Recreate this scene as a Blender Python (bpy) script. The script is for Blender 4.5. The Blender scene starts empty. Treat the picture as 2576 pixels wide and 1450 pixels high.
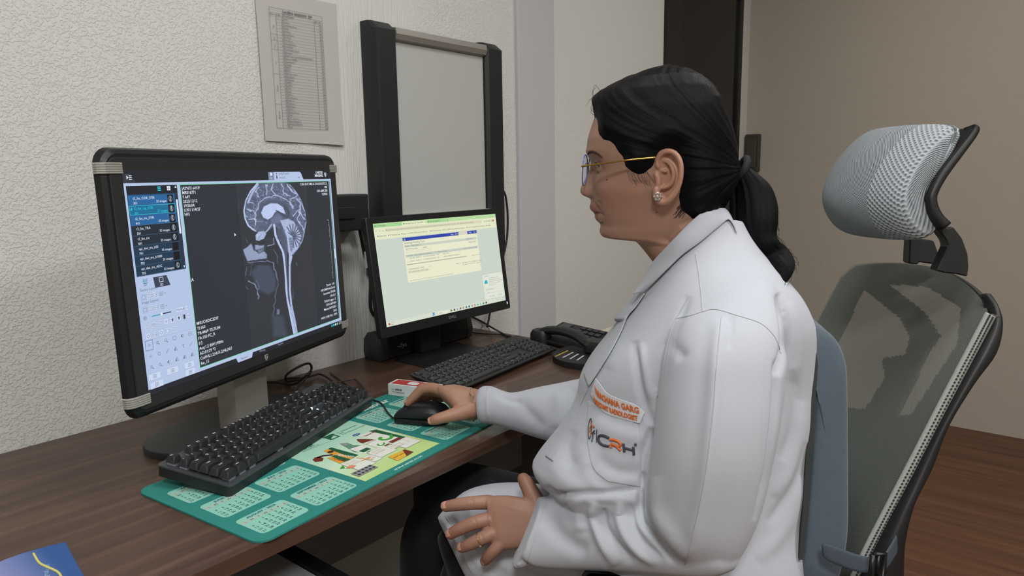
import bpy, bmesh, math, random
import numpy as np
from mathutils import Vector, Matrix
from mathutils.bvhtree import BVHTree
random.seed(7); RNG = np.random.default_rng(7)
SC = bpy.context.scene
C = SC.collection
PI = math.pi

# ------------------------------------------------------------------ camera
F, YAW, PIT, ROLL = 1760.1, .6864, .162, -.0162      # focal length in pixels of a 2576 wide frame
CAM = np.array([0, 0, 1.227])
def _basis():
    d = np.array([math.cos(YAW)*math.cos(PIT), math.sin(YAW)*math.cos(PIT), -math.sin(PIT)])
    r = np.cross(d, [0, 0, 1]); r /= np.linalg.norm(r); u = np.cross(r, d)
    return r*math.cos(ROLL)+u*math.sin(ROLL), -r*math.sin(ROLL)+u*math.cos(ROLL), d
R_, U_, D_ = _basis()
cam = bpy.data.objects.new('camera', bpy.data.cameras.new('camera')); C.objects.link(cam)
cam.data.sensor_width = 36; cam.data.lens = F/2576*36; cam.data.clip_start = .05
cam.matrix_world = Matrix([[R_[0], U_[0], -D_[0], CAM[0]], [R_[1], U_[1], -D_[1], CAM[1]],
                           [R_[2], U_[2], -D_[2], CAM[2]], [0, 0, 0, 1]])
SC.camera = cam

# ------------------------------------------------------------------ world, lights, exposure
SC.view_settings.view_transform = 'Standard'; SC.view_settings.look = 'None'
SC.view_settings.gamma = 1; SC.view_settings.exposure = 0.0
w = bpy.data.worlds.new('world'); SC.world = w; w.use_nodes = True
w.node_tree.nodes['Background'].inputs[0].default_value = (.55, .58, .62, 1)
w.node_tree.nodes['Background'].inputs[1].default_value = .25
def area(name, loc, size, power, color=(1, .992, .985), target=None, sy=None):
    l = bpy.data.lights.new(name, 'AREA'); l.size = size; l.energy = power; l.color = color
    if sy: l.shape = 'RECTANGLE'; l.size_y = sy
    o = bpy.data.objects.new(name, l); o.location = loc; C.objects.link(o)
    if target is not None:
        o.rotation_euler = (Vector(target)-Vector(loc)).to_track_quat('-Z', 'Y').to_euler()
    return o
LIGHTS = [((.75, .35, 2.66), .6, 9.5), ((-.7, -.6, 2.66), .6, 42), ((2.6, .1, 2.66), .6, 6.5), ((.9, -1.3, 2.66), .6, 27)]
for i, (loc, s, p) in enumerate(LIGHTS):
    area('ceiling_light_source', (loc[0], loc[1], loc[2]-.03), s*.9, p)

# ------------------------------------------------------------------ geometry of sight (turn a measured direction into a point on a real plane)
def ray(x, y): return D_+R_*(x-1288)/F-U_*(y-725)/F
def P(x, y, t): return CAM+ray(x, y)*t
def onz(x, y, z): v = ray(x, y); return CAM+v*((z-CAM[2])/v[2])
def ony(x, y, Y): v = ray(x, y); return CAM+v*(Y/v[1])
def projv(A):
    A = np.asarray(A, float)-CAM; z = A@D_
    return 1288+F*(A@R_)/z, 725-F*(A@U_)/z, z

# ------------------------------------------------------------------ colour and materials
def lin(c):
    if isinstance(c, str): c = tuple(int(c[i:i+2], 16)/255 for i in (0, 2, 4))
    return tuple((v/12.92 if v <= .04045 else ((v+.055)/1.055)**2.4) for v in c)
MC = {}
def mat(name, col, rough=.5, metal=0, bump=None, var=0, emit=None, spec=None, alpha=None, sss=0, coat=0, vscale=6, sheen=0):
    if name in MC: return MC[name]
    m = bpy.data.materials.new(name); m.use_nodes = True; nt = m.node_tree; b = nt.nodes['Principled BSDF']
    c = lin(col); b.inputs['Base Color'].default_value = (*c, 1)
    b.inputs['Roughness'].default_value = rough; b.inputs['Metallic'].default_value = metal
    if spec is not None: b.inputs['Specular IOR Level'].default_value = spec
    if sss: b.inputs['Subsurface Weight'].default_value = sss; b.inputs['Subsurface Radius'].default_value = (.01, .004, .002); b.inputs['Subsurface Scale'].default_value = 1
    if coat: b.inputs['Coat Weight'].default_value = coat
    if sheen: b.inputs['Sheen Weight'].default_value = sheen
    if emit:
        b.inputs['Emission Color'].default_value = (*lin(emit[0]), 1); b.inputs['Emission Strength'].default_value = emit[1]
    tc = nt.nodes.new('ShaderNodeTexCoord')
    if var:
        n = nt.nodes.new('ShaderNodeTexNoise'); n.inputs['Scale'].default_value = vscale; n.inputs['Detail'].default_value = 4
        nt.links.new(tc.outputs['Object'], n.inputs['Vector'])
        mx = nt.nodes.new('ShaderNodeMix'); mx.data_type = 'RGBA'
        mx.inputs['A'].default_value = (*[v*(1-var) for v in c], 1); mx.inputs['B'].default_value = (*[min(1, v*(1+var)) for v in c], 1)
        nt.links.new(n.outputs['Fac'], mx.inputs['Factor']); nt.links.new(mx.outputs['Result'], b.inputs['Base Color'])
    if bump:
        sc, st, dist = bump
        n = nt.nodes.new('ShaderNodeTexNoise'); n.inputs['Scale'].default_value = sc; n.inputs['Detail'].default_value = 3
        nt.links.new(tc.outputs['Object'], n.inputs['Vector'])
        bp = nt.nodes.new('ShaderNodeBump'); bp.inputs['Strength'].default_value = st; bp.inputs['Distance'].default_value = dist
        nt.links.new(n.outputs['Fac'], bp.inputs['Height']); nt.links.new(bp.outputs['Normal'], b.inputs['Normal'])
    MC[name] = m; return m
def glow(col, k=1.0):
    """a lit patch of a display"""
    key = 'glow_%s_%.2f' % (col, k)
    if key in MC: return MC[key]
    m = mat(key, '101010', .35, emit=(col, k), spec=.3); return m
def ink(col): return mat('ink_'+col, col, .6, spec=.2)
def fab_nodes(m): return m.node_tree, m.node_tree.nodes['Principled BSDF']

# ------------------------------------------------------------------ object helpers
def link(name, me, m=None, parent=None):
    o = bpy.data.objects.new(name, me); C.objects.link(o)
    if m is not None:
        if len(me.materials): me.materials.clear()
        for x in (m if isinstance(m, (list, tuple)) else [m]): me.materials.append(x)
    if parent is not None: o.parent = parent; o.matrix_parent_inverse = parent.matrix_basis.inverted()
    return o
def tag(o, label=None, cat=None, group=None, kind=None):
    if label: o['label'] = label
    if cat: o['category'] = cat
    if group: o['group'] = group
    if kind: o['kind'] = kind
    return o
def empty(name, loc=(0, 0, 0), label=None, cat=None, rot=(0, 0, 0)):
    o = bpy.data.objects.new(name, None); o.empty_display_size = .05; o.location = loc; o.rotation_euler = rot
    C.objects.link(o); bpy.context.view_layer.update(); return tag(o, label, cat)
def mesh(name, V, Fc, smooth=False):
    me = bpy.data.meshes.new(name); me.from_pydata([tuple(map(float, v)) for v in V], [], [tuple(map(int, f)) for f in Fc]); me.update()
    if smooth: me.shade_smooth()
    return me
def from_bm(name, bm, smooth=False):
    me = bpy.data.meshes.new(name); bm.normal_update(); bm.to_mesh(me); bm.free()
    if smooth: me.shade_smooth()
    return me
class B:
    """collects shapes (in the frame of matrix M) for one mesh"""
    def __init__(s, M=None): s.V = []; s.Fc = []; s.M = M
    def add(s, V, Fc):
        n = len(s.V); s.V += [tuple(v) for v in V]; s.Fc += [tuple(i+n for i in f) for f in Fc]; return s
    def bm(s, b):
        b.verts.index_update(); s.add([v.co[:] for v in b.verts], [[v.index for v in f.verts] for f in b.faces]); b.free(); return s
    def box(s, a, c, bev=0, seg=2, M=None):
        b = bmesh.new(); bmesh.ops.create_cube(b, size=1)
        a, c = np.minimum(a, c), np.maximum(a, c)
        for v in b.verts: v.co = Vector([(a[i]+c[i])/2+v.co[i]*(c[i]-a[i]) for i in range(3)])
        if bev: bmesh.ops.bevel(b, geom=b.edges[:], offset=bev, segments=seg, profile=.6, affect='EDGES', clamp_overlap=True)
        if M is not None: bmesh.ops.transform(b, matrix=M, verts=b.verts)
        return s.bm(b)
    def tube(s, pts, r, n=10, cap=True):
        V, Fc = tube(pts, r, n, cap); return s.add(V, Fc)
    def rings(s, rings, cap=True, close=True):
        V, Fc = loft(rings, cap); return s.add(V, Fc)
    def prism(s, poly, z0, z1, M=None, bev=0):
        """poly: 2D outline; extruded from z0 to z1"""
        b = bmesh.new(); vs = [b.verts.new((p[0], p[1], z0)) for p in poly]; f = b.faces.new(vs)
        if f.normal.z > 0: f.normal_flip()
        b.normal_update()
        ex = bmesh.ops.extrude_face_region(b, geom=[f]); vv = [e for e in ex['geom'] if isinstance(e, bmesh.types.BMVert)]
        for v in vv: v.co.z = z1
        if bev:
            es = [e for e in b.edges if abs(e.verts[0].co.z-z1) < 1e-7 and abs(e.verts[1].co.z-z1) < 1e-7]
            bmesh.ops.bevel(b, geom=es, offset=bev, segments=2, profile=.6, affect='EDGES', clamp_overlap=True)
        bmesh.ops.recalc_face_normals(b, faces=b.faces)
        if M is not None: bmesh.ops.transform(b, matrix=M, verts=b.verts)
        return s.bm(b)
    def build(s, name, m, parent=None, smooth=False, M=None):
        V = s.V
        MM = M if M is not None else s.M
        if MM is not None: V = [MM @ Vector(v) for v in V]
        me = mesh(name, V, s.Fc)
        if smooth is True: me.shade_smooth()
        elif smooth: me.shade_smooth(); me.set_sharp_from_angle(angle=smooth)
        return link(name, me, m, parent)
def tube(pts, r, n=10, cap=True, squash=None):
    pts = [np.array(p, float) for p in pts]; k = len(pts)
    rr = [r]*k if np.isscalar(r) else list(r)
    T = [pts[min(i+1, k-1)]-pts[max(i-1, 0)] for i in range(k)]; T = [t/(np.linalg.norm(t)+1e-12) for t in T]
    up = np.array([0, 0, 1.]) if abs(T[0][2]) < .9 else np.array([1., 0, 0])
    N = np.cross(T[0], up); N /= np.linalg.norm(N); V = []; Fc = []
    for i in range(k):
        N = N-T[i]*(N@T[i]); N /= np.linalg.norm(N); Bn = np.cross(T[i], N)
        for j in range(n):
            a = 2*PI*j/n; V.append(pts[i]+(N*math.cos(a)+Bn*math.sin(a))*rr[i])
    for i in range(k-1):
        for j in range(n):
            a, b = i*n+j, i*n+(j+1) % n; Fc.append((a, b, b+n, a+n))
    if cap: Fc.append(tuple(range(n-1, -1, -1))); Fc.append(tuple((k-1)*n+j for j in range(n)))
    return V, Fc
def spline(pts, n=8, closed=False):
    """Catmull-Rom through the points"""
    p = [np.array(q, float) for q in pts]; out = []; m = len(p)
    rng = range(m if closed else m-1)
    for i in rng:
        g = (lambda k: p[k % m]) if closed else (lambda k: p[min(max(k, 0), m-1)])
        a, b, c, d = g(i-1), g(i), g(i+1), g(i+2)
        for s in range(n):
            t = s/n; out.append(.5*((2*b)+(c-a)*t+(2*a-5*b+4*c-d)*t*t+(3*b-a-3*c+d)*t**3))
    if not closed: out.append(p[-1])
    return out
def loft(rings, cap=True):
    n = len(rings[0]); V = [v for r in rings for v in r]; Fc = []
    for i in range(len(rings)-1):
        for j in range(n):
            a, b = i*n+j, i*n+(j+1) % n; Fc.append((a, b, b+n, a+n))
    if cap: Fc.append(tuple(range(n-1, -1, -1))); Fc.append(tuple((len(rings)-1)*n+j for j in range(n)))
    return V, Fc
def capsule(pts, radii, n=16):
    """tapering limb with rounded ends, as closed mesh data"""
    pts = [np.array(p, float) for p in pts]; radii = list(radii)
    P0, R0 = [], []
    t = pts[1]-pts[0]; t /= np.linalg.norm(t)
    for a in (1., .8, .5, .2): P0.append(pts[0]-t*radii[0]*math.sin(a*PI/2)); R0.append(max(radii[0]*math.cos(a*PI/2), 1e-4))
    P0 += pts; R0 += radii
    t = pts[-1]-pts[-2]; t /= np.linalg.norm(t)
    for a in (.2, .5, .8, 1.): P0.append(pts[-1]+t*radii[-1]*math.sin(a*PI/2)); R0.append(max(radii[-1]*math.cos(a*PI/2), 1e-4))
    return tube(P0, R0, n)
def limb(pts, radii, k=6):
    q = spline([list(p)+[r] for p, r in zip(pts, radii)], k); return capsule([a[:3] for a in q], [a[3] for a in q])
def rrect(w, h, r, n=5, cx=0, cy=0):
    out = []
    for sx, sy, a0 in ((1, 1, 0), (-1, 1, 90), (-1, -1, 180), (1, -1, 270)):
        for i in range(n+1):
            a = math.radians(a0+90*i/n); out.append((cx+sx*(w/2-r)+r*math.cos(a), cy+sy*(h/2-r)+r*math.sin(a)))
    return out
def mods_apply(o, mods):
    for t, kw in mods:
        md = o.modifiers.new(t, t)
        for k, v in kw.items(): setattr(md, k, v)
    dg = bpy.context.evaluated_depsgraph_get(); dg.update()
    me = bpy.data.meshes.new_from_object(o.evaluated_get(dg)); o.modifiers.clear()
    old = o.data; ms = list(old.materials); o.data = me; bpy.data.meshes.remove(old)
    if not me.materials:
        for x in ms: me.materials.append(x)
    return o
def co(me):
    a = np.empty(len(me.vertices)*3); me.vertices.foreach_get('co', a); return a.reshape(-1, 3)
def setco(me, a): me.vertices.foreach_set('co', np.ascontiguousarray(a, float).ravel()); me.update()
def vnorm(me):
    a = np.empty(len(me.vertices)*3); me.vertex_normals.foreach_get('vector', a); return a.reshape(-1, 3)
def frame(c, a, t=0, ro=0):
    """upright plane facing -y when a=0: x right, y up, z towards the viewer"""
    ax = np.array([math.cos(a), math.sin(a), 0]); n = np.array([math.sin(a), -math.cos(a), 0])
    up = np.array([0, 0, 1])*math.cos(t)-n*math.sin(t); ax, up = ax*math.cos(ro)+up*math.sin(ro), -ax*math.sin(ro)+up*math.cos(ro)
    nn = np.cross(ax, up)
    return Matrix([[ax[0], up[0], nn[0], c[0]], [ax[1], up[1], nn[1], c[1]], [ax[2], up[2], nn[2], c[2]], [0, 0, 0, 1]])
def flat(c, a):
    """frame lying on a horizontal surface: x along a, y across, z up"""
    return Matrix.Translation(Vector(c)) @ Matrix.Rotation(a, 4, 'Z')
# ------------------------------------------------------------------ flat print: lettering, screens, labels
_TX = {}
def glyphs(body, bold=0, align='LEFT'):
    key = (body, bold, align)
    if key in _TX: return _TX[key]
    cu = bpy.data.curves.new('t', 'FONT'); cu.body = body; cu.size = 1; cu.align_x = align; cu.resolution_u = 2; cu.offset = bold
    o = bpy.data.objects.new('t', cu); C.objects.link(o); bpy.context.view_layer.update()
    me = o.to_mesh(); V = [(v.co.x, v.co.y) for v in me.vertices]; Fc = [tuple(p.vertices) for p in me.polygons]
    o.to_mesh_clear(); bpy.data.objects.remove(o); bpy.data.curves.remove(cu)
    _TX[key] = (V, Fc); return _TX[key]
class Print:
    """flat artwork on the plane of matrix M; sheets are stacked .15 mm apart"""
    def __init__(s, M, base=.0002, px=None): s.M = M; s.d = {}; s.base = base; s.Mi = M.inverted(); s.warp = None; s.step = .00012
    def loc(s, x, y):
        v = ray(x, y); n = np.array(s.M.col[2][:3]); c = np.array(s.M.col[3][:3]); q = CAM+v*(((c-CAM)@n)/(v@n))
        q = s.Mi @ Vector(q); return q.x, q.y
    def add(s, V, Fc, m, lay=0):
        e = s.d.setdefault(m.name, (m, [], [])); n = len(e[1]); z = s.base+lay*s.step
        e[1].extend((v[0], v[1], z) for v in V); e[2].extend(tuple(i+n for i in f) for f in Fc)
    def rect(s, x0, y0, x1, y1, m, lay=0): s.add([(x0, y0), (x1, y0), (x1, y1), (x0, y1)], [(0, 1, 2, 3)], m, lay)
    def poly(s, pts, m, lay=0):
        a = sum(pts[i][0]*pts[(i+1) % len(pts)][1]-pts[(i+1) % len(pts)][0]*pts[i][1] for i in range(len(pts)))
        if a < 0: pts = pts[::-1]
        s.add(pts, [tuple(range(len(pts)))], m, lay)
    def rr(s, x0, y0, x1, y1, r, m, lay=0): s.poly(rrect(abs(x1-x0), abs(y1-y0), r, 4, (x0+x1)/2, (y0+y1)/2), m, lay)
    def line(s, pts, w_, m, lay=0):
        for ki, (a, b) in enumerate(zip(pts[:-1], pts[1:])):
            a, b = np.array(a, float), np.array(b, float); t = b-a; L = np.linalg.norm(t)
            if L < 1e-9: continue
            t /= L; n = np.array([-t[1], t[0]])*w_/2; a = a-t*w_*.3; b = b+t*w_*.3
            s.add([a-n, b-n, b+n, a+n], [(0, 1, 2, 3)], m, lay+.12*(ki % 4))
    def box(s, x0, y0, x1, y1, w_, m, lay=0): s.line([(x0, y0), (x1, y0), (x1, y1), (x0, y1), (x0, y0)], w_, m, lay)
    def disc(s, x, y, r, m, lay=0, n=14, ry=None): s.poly([(x+r*math.cos(2*PI*i/n), y+(ry or r)*math.sin(2*PI*i/n)) for i in range(n)], m, lay)
    def text(s, body, x, y, h, m, lay=1, align='LEFT', bold=0, rot=0, sx=1):
        V, Fc = glyphs(body, bold, align); c, q = math.cos(rot), math.sin(rot)
        s.add([(x+(v[0]*sx*c-v[1]*q)*h, y+(v[0]*sx*q+v[1]*c)*h) for v in V], Fc, m, lay)
    def build(s, name, parent):
        out = []
        allV, allF, mats, mi = [], [], [], []
        for k, (m, V, Fc) in s.d.items():
            n = len(allV); allV += V; allF += [tuple(i+n for i in f) for f in Fc]; mi += [len(mats)]*len(Fc); mats.append(m)
        W = [s.M @ Vector(v) for v in allV]
        me = mesh(name, W, allF); o = link(name, me, mats, parent); me.polygons.foreach_set('material_index', mi); me.update(); return o
# ================================================================== THE ROOM
def wall_mat(name, col, streak=False, amp=.0009):
    m = mat(name, col, .85, spec=.15); nt, b = fab_nodes(m); N = nt.nodes.new; L = nt.links.new
    tc = N('ShaderNodeTexCoord'); n1 = N('ShaderNodeTexNoise'); n1.inputs['Scale'].default_value = 210; n1.inputs['Detail'].default_value = 4
    n2 = N('ShaderNodeTexNoise'); n2.inputs['Scale'].default_value = 14; n2.inputs['Detail'].default_value = 2
    r = N('ShaderNodeValToRGB'); r.color_ramp.elements[0].position = .47; r.color_ramp.elements[1].position = .60
    ad = N('ShaderNodeMath'); ad.operation = 'MULTIPLY_ADD'; ad.inputs[1].default_value = .35
    bp = N('ShaderNodeBump'); bp.inputs['Strength'].default_value = .8; bp.inputs['Distance'].default_value = amp
    L(tc.outputs['Object'], n1.inputs['Vector']); L(tc.outputs['Object'], n2.inputs['Vector'])
    L(n1.outputs['Fac'], r.inputs['Fac']); L(n2.outputs['Fac'], ad.inputs[0]); L(r.outputs['Color'], ad.inputs[2])
    h = ad.outputs[0]
    if streak:   # plaster combed downwards beside the sheet of paper
        mp = N('ShaderNodeMapping'); mp.inputs['Scale'].default_value = (150, 150, 14); n3 = N('ShaderNodeTexNoise'); n3.inputs['Scale'].default_value = 1; n3.inputs['Detail'].default_value = 5
        L(tc.outputs['Object'], mp.inputs['Vector']); L(mp.outputs['Vector'], n3.inputs['Vector'])
        sp = N('ShaderNodeSeparateXYZ'); L(tc.outputs['Object'], sp.inputs[0])
        a = N('ShaderNodeMapRange'); a.inputs[1].default_value = 1.0; a.inputs[2].default_value = 1.1; c = N('ShaderNodeMapRange'); c.inputs[1].default_value = 1.45; c.inputs[2].default_value = 1.3
        L(sp.outputs['X'], a.inputs[0]); L(sp.outputs['X'], c.inputs[0]); mu = N('ShaderNodeMath'); mu.operation = 'MULTIPLY'; L(a.outputs[0], mu.inputs[0]); L(c.outputs[0], mu.inputs[1])
        r3 = N('ShaderNodeValToRGB'); r3.color_ramp.elements[0].position = .4; r3.color_ramp.elements[1].position = .55; L(n3.outputs['Fac'], r3.inputs['Fac'])
        mx = N('ShaderNodeMix'); L(mu.outputs[0], mx.inputs['Factor']); L(ad.outputs[0], mx.inputs['A']); L(r3.outputs['Color'], mx.inputs['B'])
        # the stipple calms down towards the corner
        h = mx.outputs['Result']
        cm = N('ShaderNodeMapRange'); cm.inputs[1].default_value = 1.5; cm.inputs[2].default_value = 2.4; cm.inputs[3].default_value = 1; cm.inputs[4].default_value = .35
        L(sp.outputs['X'], cm.inputs[0]); m2 = N('ShaderNodeMath'); m2.operation = 'MULTIPLY'; L(cm.outputs[0], m2.inputs[0]); L(h, m2.inputs[1]); h = m2.outputs[0]
    L(h, bp.inputs['Height']); L(bp.outputs['Normal'], b.inputs['Normal'])
    return m
def struct(name, bb, m, parent=None):
    o = bb.build(name, m, parent); 
    if parent is None: o['kind'] = 'structure'
    return o
WL = wall_mat('plaster_left', 'd6d8d4', True); WR = wall_mat('plaster_plain', 'b8b0a4', False, .0006)
X0, X1, Y0, Y1, H = -1.6, 3.8, -2.3, 1.46, 2.7
struct('wall_left', B().box((X0, Y1, 0), (2.83, Y1+.12, H)).box((3.69, Y1, 0), (X1+.12, Y1+.12, H)).box((2.83, Y1, 2.12), (3.69, Y1+.12, H)), WL)
struct('trim_1', B().box((1.815, Y1-.014, 0), (2.012, Y1+.001, H), .004), mat('column_bluish', 'bfc1c4', .8, bump=(60, .5, .001), spec=.15))  # shallow strip coloured slightly bluer than the plaster on either side
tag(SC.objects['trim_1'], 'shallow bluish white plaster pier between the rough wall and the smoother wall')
struct('wall_far', B().box((X1, Y0-.12, 0), (X1+.12, Y1, H)), WR)
struct('wall_near', B().box((X0, Y0-.12, 0), (X1, Y0, H)), WR)
struct('wall_right', B().box((X0-.12, Y0-.12, 0), (X0, Y1+.12, H)), WR)
struct('ceiling', B().box((X0, Y0, H), (X1, Y1, H+.1)), mat('ceiling_white', 'dcdad4', .9))
# floor: wood-look sheet with broad brown grain
fm = mat('floor_wood', '6a3c24', .5, spec=.35); nt, b = fab_nodes(fm); N = nt.nodes.new; L = nt.links.new
tc = N('ShaderNodeTexCoord'); mp = N('ShaderNodeMapping'); mp.inputs['Scale'].default_value = (22, .8, 1); mp.inputs['Rotation'].default_value = (0, 0, .06)
n1 = N('ShaderNodeTexNoise'); n1.inputs['Scale'].default_value = 1.6; n1.inputs['Detail'].default_value = 6; n1.inputs['Roughness'].default_value = .6
cr = N('ShaderNodeValToRGB'); cr.color_ramp.elements[0].position = .3; cr.color_ramp.elements[0].color = (*lin('523526'), 1); cr.color_ramp.elements[1].position = .72; cr.color_ramp.elements[1].color = (*lin('73503a'), 1)
L(tc.outputs['Object'], mp.inputs['Vector']); L(mp.outputs['Vector'], n1.inputs['Vector']); L(n1.outputs['Fac'], cr.inputs['Fac']); L(cr.outputs['Color'], b.inputs['Base Color'])
struct('floor', B().box((X0, Y0, -.1), (X1, Y1, 0)), fm)
# ceiling panels
for i, (loc, s, p) in enumerate(LIGHTS):
    o = empty('ceiling_panel_light', (loc[0], loc[1], H), None, 'ceiling light')
    o['label'] = 'square white ceiling panel light ' + ['above the desk and the seated person', 'behind the camera to the left', 'above the floor by the far wall', 'above the floor to the right of the camera'][i]
    a = s/2
    B().box((loc[0]-a-.02, loc[1]-a-.02, H-.02), (loc[0]+a+.02, loc[1]+a+.02, H-.0005), .004).build('frame', mat('white_metal', 'e6e6e6', .4), o)
    B().box((loc[0]-a, loc[1]-a, H-.024), (loc[0]+a, loc[1]+a, H-.0205)).build('diffuser', mat('lit_diffuser', 'ffffff', .6, emit=('fffaf4', 3)), o)
# door in the left wall by the corner: dark glass leaf in a black frame
blk = mat('black_door', '15181a', .32, spec=.4); bgl = mat('dark_glass', '070a0c', .12, spec=.5); brz = mat('door_steel', '3a3634', .28, metal=.7)
d = empty('door_1', (3.26, 1.5, 0)); d['kind'] = 'structure'; tag(d, 'tall black door with a brushed dark steel edge in the corner behind the head')
B().box((2.83, 1.452, 0), (2.865, 1.54, 2.12), .003).box((3.655, 1.452, 0), (3.69, 1.54, 2.12), .003).box((2.83, 1.452, 2.085), (3.69, 1.54, 2.12), .003).build('door_frame', blk, d)
B().box((2.866, 1.464, .01), (3.01, 1.50, 2.084), .002).build('steel_edge', brz, d)
B().box((3.01, 1.467, .01), (3.654, 1.50, 2.084), .002).build('leaf', bgl, d)
hd = empty('switch_plate_box', (3.78, 1.4, 1.3), 'small dark bronze upright box on the far wall by the door, behind the ponytail', 'wall box')
B().box((3.765, 1.375, 1.215), (3.7995, 1.452, 1.415), .008, 3).build('cover', mat('bronze_box', '4a4742', .4, metal=.4), hd)
B().box((3.760, 1.39, 1.24), (3.766, 1.437, 1.39), .002).build('front_plate', mat('bronze_plate', '5a564e', .35, metal=.5), hd)

# ================================================================== DESK
wm = mat('desk_walnut', '54433a', .36, spec=.4, coat=.1); nt, b = fab_nodes(wm); N = nt.nodes.new; L = nt.links.new
tc = N('ShaderNodeTexCoord'); mp = N('ShaderNodeMapping'); mp.inputs['Scale'].default_value = (1.3, 34, 34)
n1 = N('ShaderNodeTexNoise'); n1.inputs['Scale'].default_value = 1.5; n1.inputs['Detail'].default_value = 7; n1.inputs['Roughness'].default_value = .62; n1.inputs['Distortion'].default_value = .3
cr = N('ShaderNodeValToRGB'); e = cr.color_ramp.elements; e[0].position = .28; e[0].color = (*lin('3b2b23'), 1); e[1].position = .75; e[1].color = (*lin('654c3e'), 1)
e2 = cr.color_ramp.elements.new(.5); e2.color = (*lin('4e392e'), 1)
L(tc.outputs['Object'], mp.inputs['Vector']); L(mp.outputs['Vector'], n1.inputs['Vector']); L(n1.outputs['Fac'], cr.inputs['Fac']); L(cr.outputs['Color'], b.inputs['Base Color'])
DZ = .75
desk = empty('desk', (.6, 1.13, 0), 'long walnut brown desk along the rough plastered wall', 'desk')
B().box((-.7, .805, DZ-.025), (1.588, 1.456, DZ), .0012).build('desktop', wm, desk)
B().box((.64, 1.25, .36), (1.56, 1.268, DZ-.0255), .001).build('modesty_panel', mat('dark_laminate', '7d8287', .5), desk)
stl = mat('black_steel', '17191b', .45, metal=.2)
B().box((-.66, .86, 0), (-.635, 1.42, DZ-.0255), .002).build('leg', mat('dark_laminate', '45484b'), desk)
B().box((1.562, .86, 0), (1.586, 1.42, DZ-.0255), .002).build('leg', mat('dark_laminate', '45484b'), desk)
# pedestal under the desk
pd = empty('drawer_pedestal', (.4, 1.0, 0), 'light grey drawer pedestal with black top edge under the desk at bottom left', 'drawer pedestal')
lg = mat('grey_laminate', 'a9adb0', .5)
B().box((.18, .86, .05), (.600, 1.36, .58), .002).build('body', lg, pd)
B().box((.16, .84, .581), (.592, 1.36, .60), .0015).build('top', lg, pd)
B().box((.5925, .80, .575), (.618, 1.36, .607), .001).build('edge_rail', stl, pd)
for k in range(3):
    f = B().box((.19, .841, .07+k*.17), (.59, .859, .23+k*.17), .002).build('drawer', mat('grey_front', '9a9ea1', .5), pd)
    B().box((.33, .834, .18+k*.17), (.45, .8405, .195+k*.17), .001).build('handle', stl, f)
for x in (.22, .56):
    for y in (.9, 1.32): B().tube([(x, y, .0), (x, y, .05)], .02, 12).build('caster', stl, pd)
# pale table to the right of the phone
tb = empty('side_table', (2.0, .9, 0), 'pale cream table top beyond the telephone', 'table')
B().box((1.70, .72, .722), (2.10, 1.13, .745), .002).build('tabletop', mat('cream_laminate', 'c9c5b0', .5), tb)
for x in (1.74, 2.06):
    for y in (.76, 1.09): B().box((x-.02, y-.02, 0), (x+.02, y+.02, .7215)).build('leg', stl, tb)

# ================================================================== PAPER ON THE WALL
pm = mat('paper', 'bcbab8', .8, bump=(14, .25, .003)); blackink = ink('2b2c31')
pa = empty('paper_notice', (1.01, 1.457, 1.3), 'white printed telephone extension list taped on the rough wall', 'notice')
nx, nz = 14, 20; V = []; Fc = []
for j in range(nz+1):
    for i in range(nx+1):
        u, v = i/nx, j/nz; x = .903+.217*u; z = 1.310+.332*v-.006*u+.004*u*v
        y = 1.4565-.0012*math.sin(9*u+4*v)-.0015*abs(u-.5)**2*4-(.004*u*(1-v)**6)
        V.append((x, y, z))
for j in range(nz):
    for i in range(nx): a = j*(nx+1)+i; Fc.append((a, a+1, a+nx+2, a+nx+1))
me = mesh('sheet', V, Fc, True); sheet = link('sheet', me, pm, pa)
M = frame((0, 1.4525, 0), 0, 0)
pr = Print(M, 0)
X = lambda u: .9335+u*.1405     # table columns
zt, zb = 1.6035, 1.3395; rows = ["CSSD", "Canteen", "Conference Room", "Admin", "Accounts", "Server Room", "Pro Post", "PAC Room", "Nursing Station", "Consulting", "Coordinator Room", "Reception", "Floor Coordinator/Maintenance Room", "Speech Therapy", "Audiometry", "Vertigo", "ENT 2", "ENT 1", "Director Room", "Reception", "Pharmacy", "OPD-1", "OPD-2", "TMT", "Sleep", "USG-1", "Workstation", "USG 2", "Cafeteria", "Reception", "Store", "Printing Room", "TPA", "CT Console", "Reporting Room", "Sample Collection", "Lab"]
ext = [401, 402, 403, 404, 405, 406, 301, 302, 201, 202, 203, 101, 102, 103, 104, 105, 106, 107, 108, 501, 502, 503, 504, 505, 506, 507, 508, 509, 510, 701, 702, 703, 704, 705, 706, 707, 708]
rh = (zt-zb)/(len(rows)+2.6); lw = .0005
pr.box(X(0), zb, X(1), zt, lw, blackink); pr.text('Landline extension  list', X(.24), zt-1.15*rh, .0085, blackink, bold=.012)
y = zt-1.6*rh; pr.line([(X(0), y), (X(1), y)], lw, blackink); pr.line([(X(.115), zb), (X(.115), y)], lw, blackink); pr.line([(X(.235), zb), (X(.235), y)], lw, blackink); pr.line([(X(.84), zb), (X(.84), y)], lw, blackink)
for t, u in (('Floor', .01), ('S No.', .125), ('Room/Location', .245), ('EXT. No', .85)): pr.text(t, X(u), y-.75*rh, .0047, blackink, bold=.01)
y0 = y-rh
for k, (n, ex) in enumerate(zip(rows, ext)):
    y = y0-k*rh; pr.line([(X(.115), y), (X(1), y)], lw*.8, blackink)
    pr.text(str(k+1), X(.225), y-.8*rh, .0047, blackink, align='RIGHT'); pr.text(n, X(.245), y-.8*rh, .0047, blackink); pr.text(str(ex), X(.985), y-.8*rh, .0045, blackink, align='RIGHT')
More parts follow.
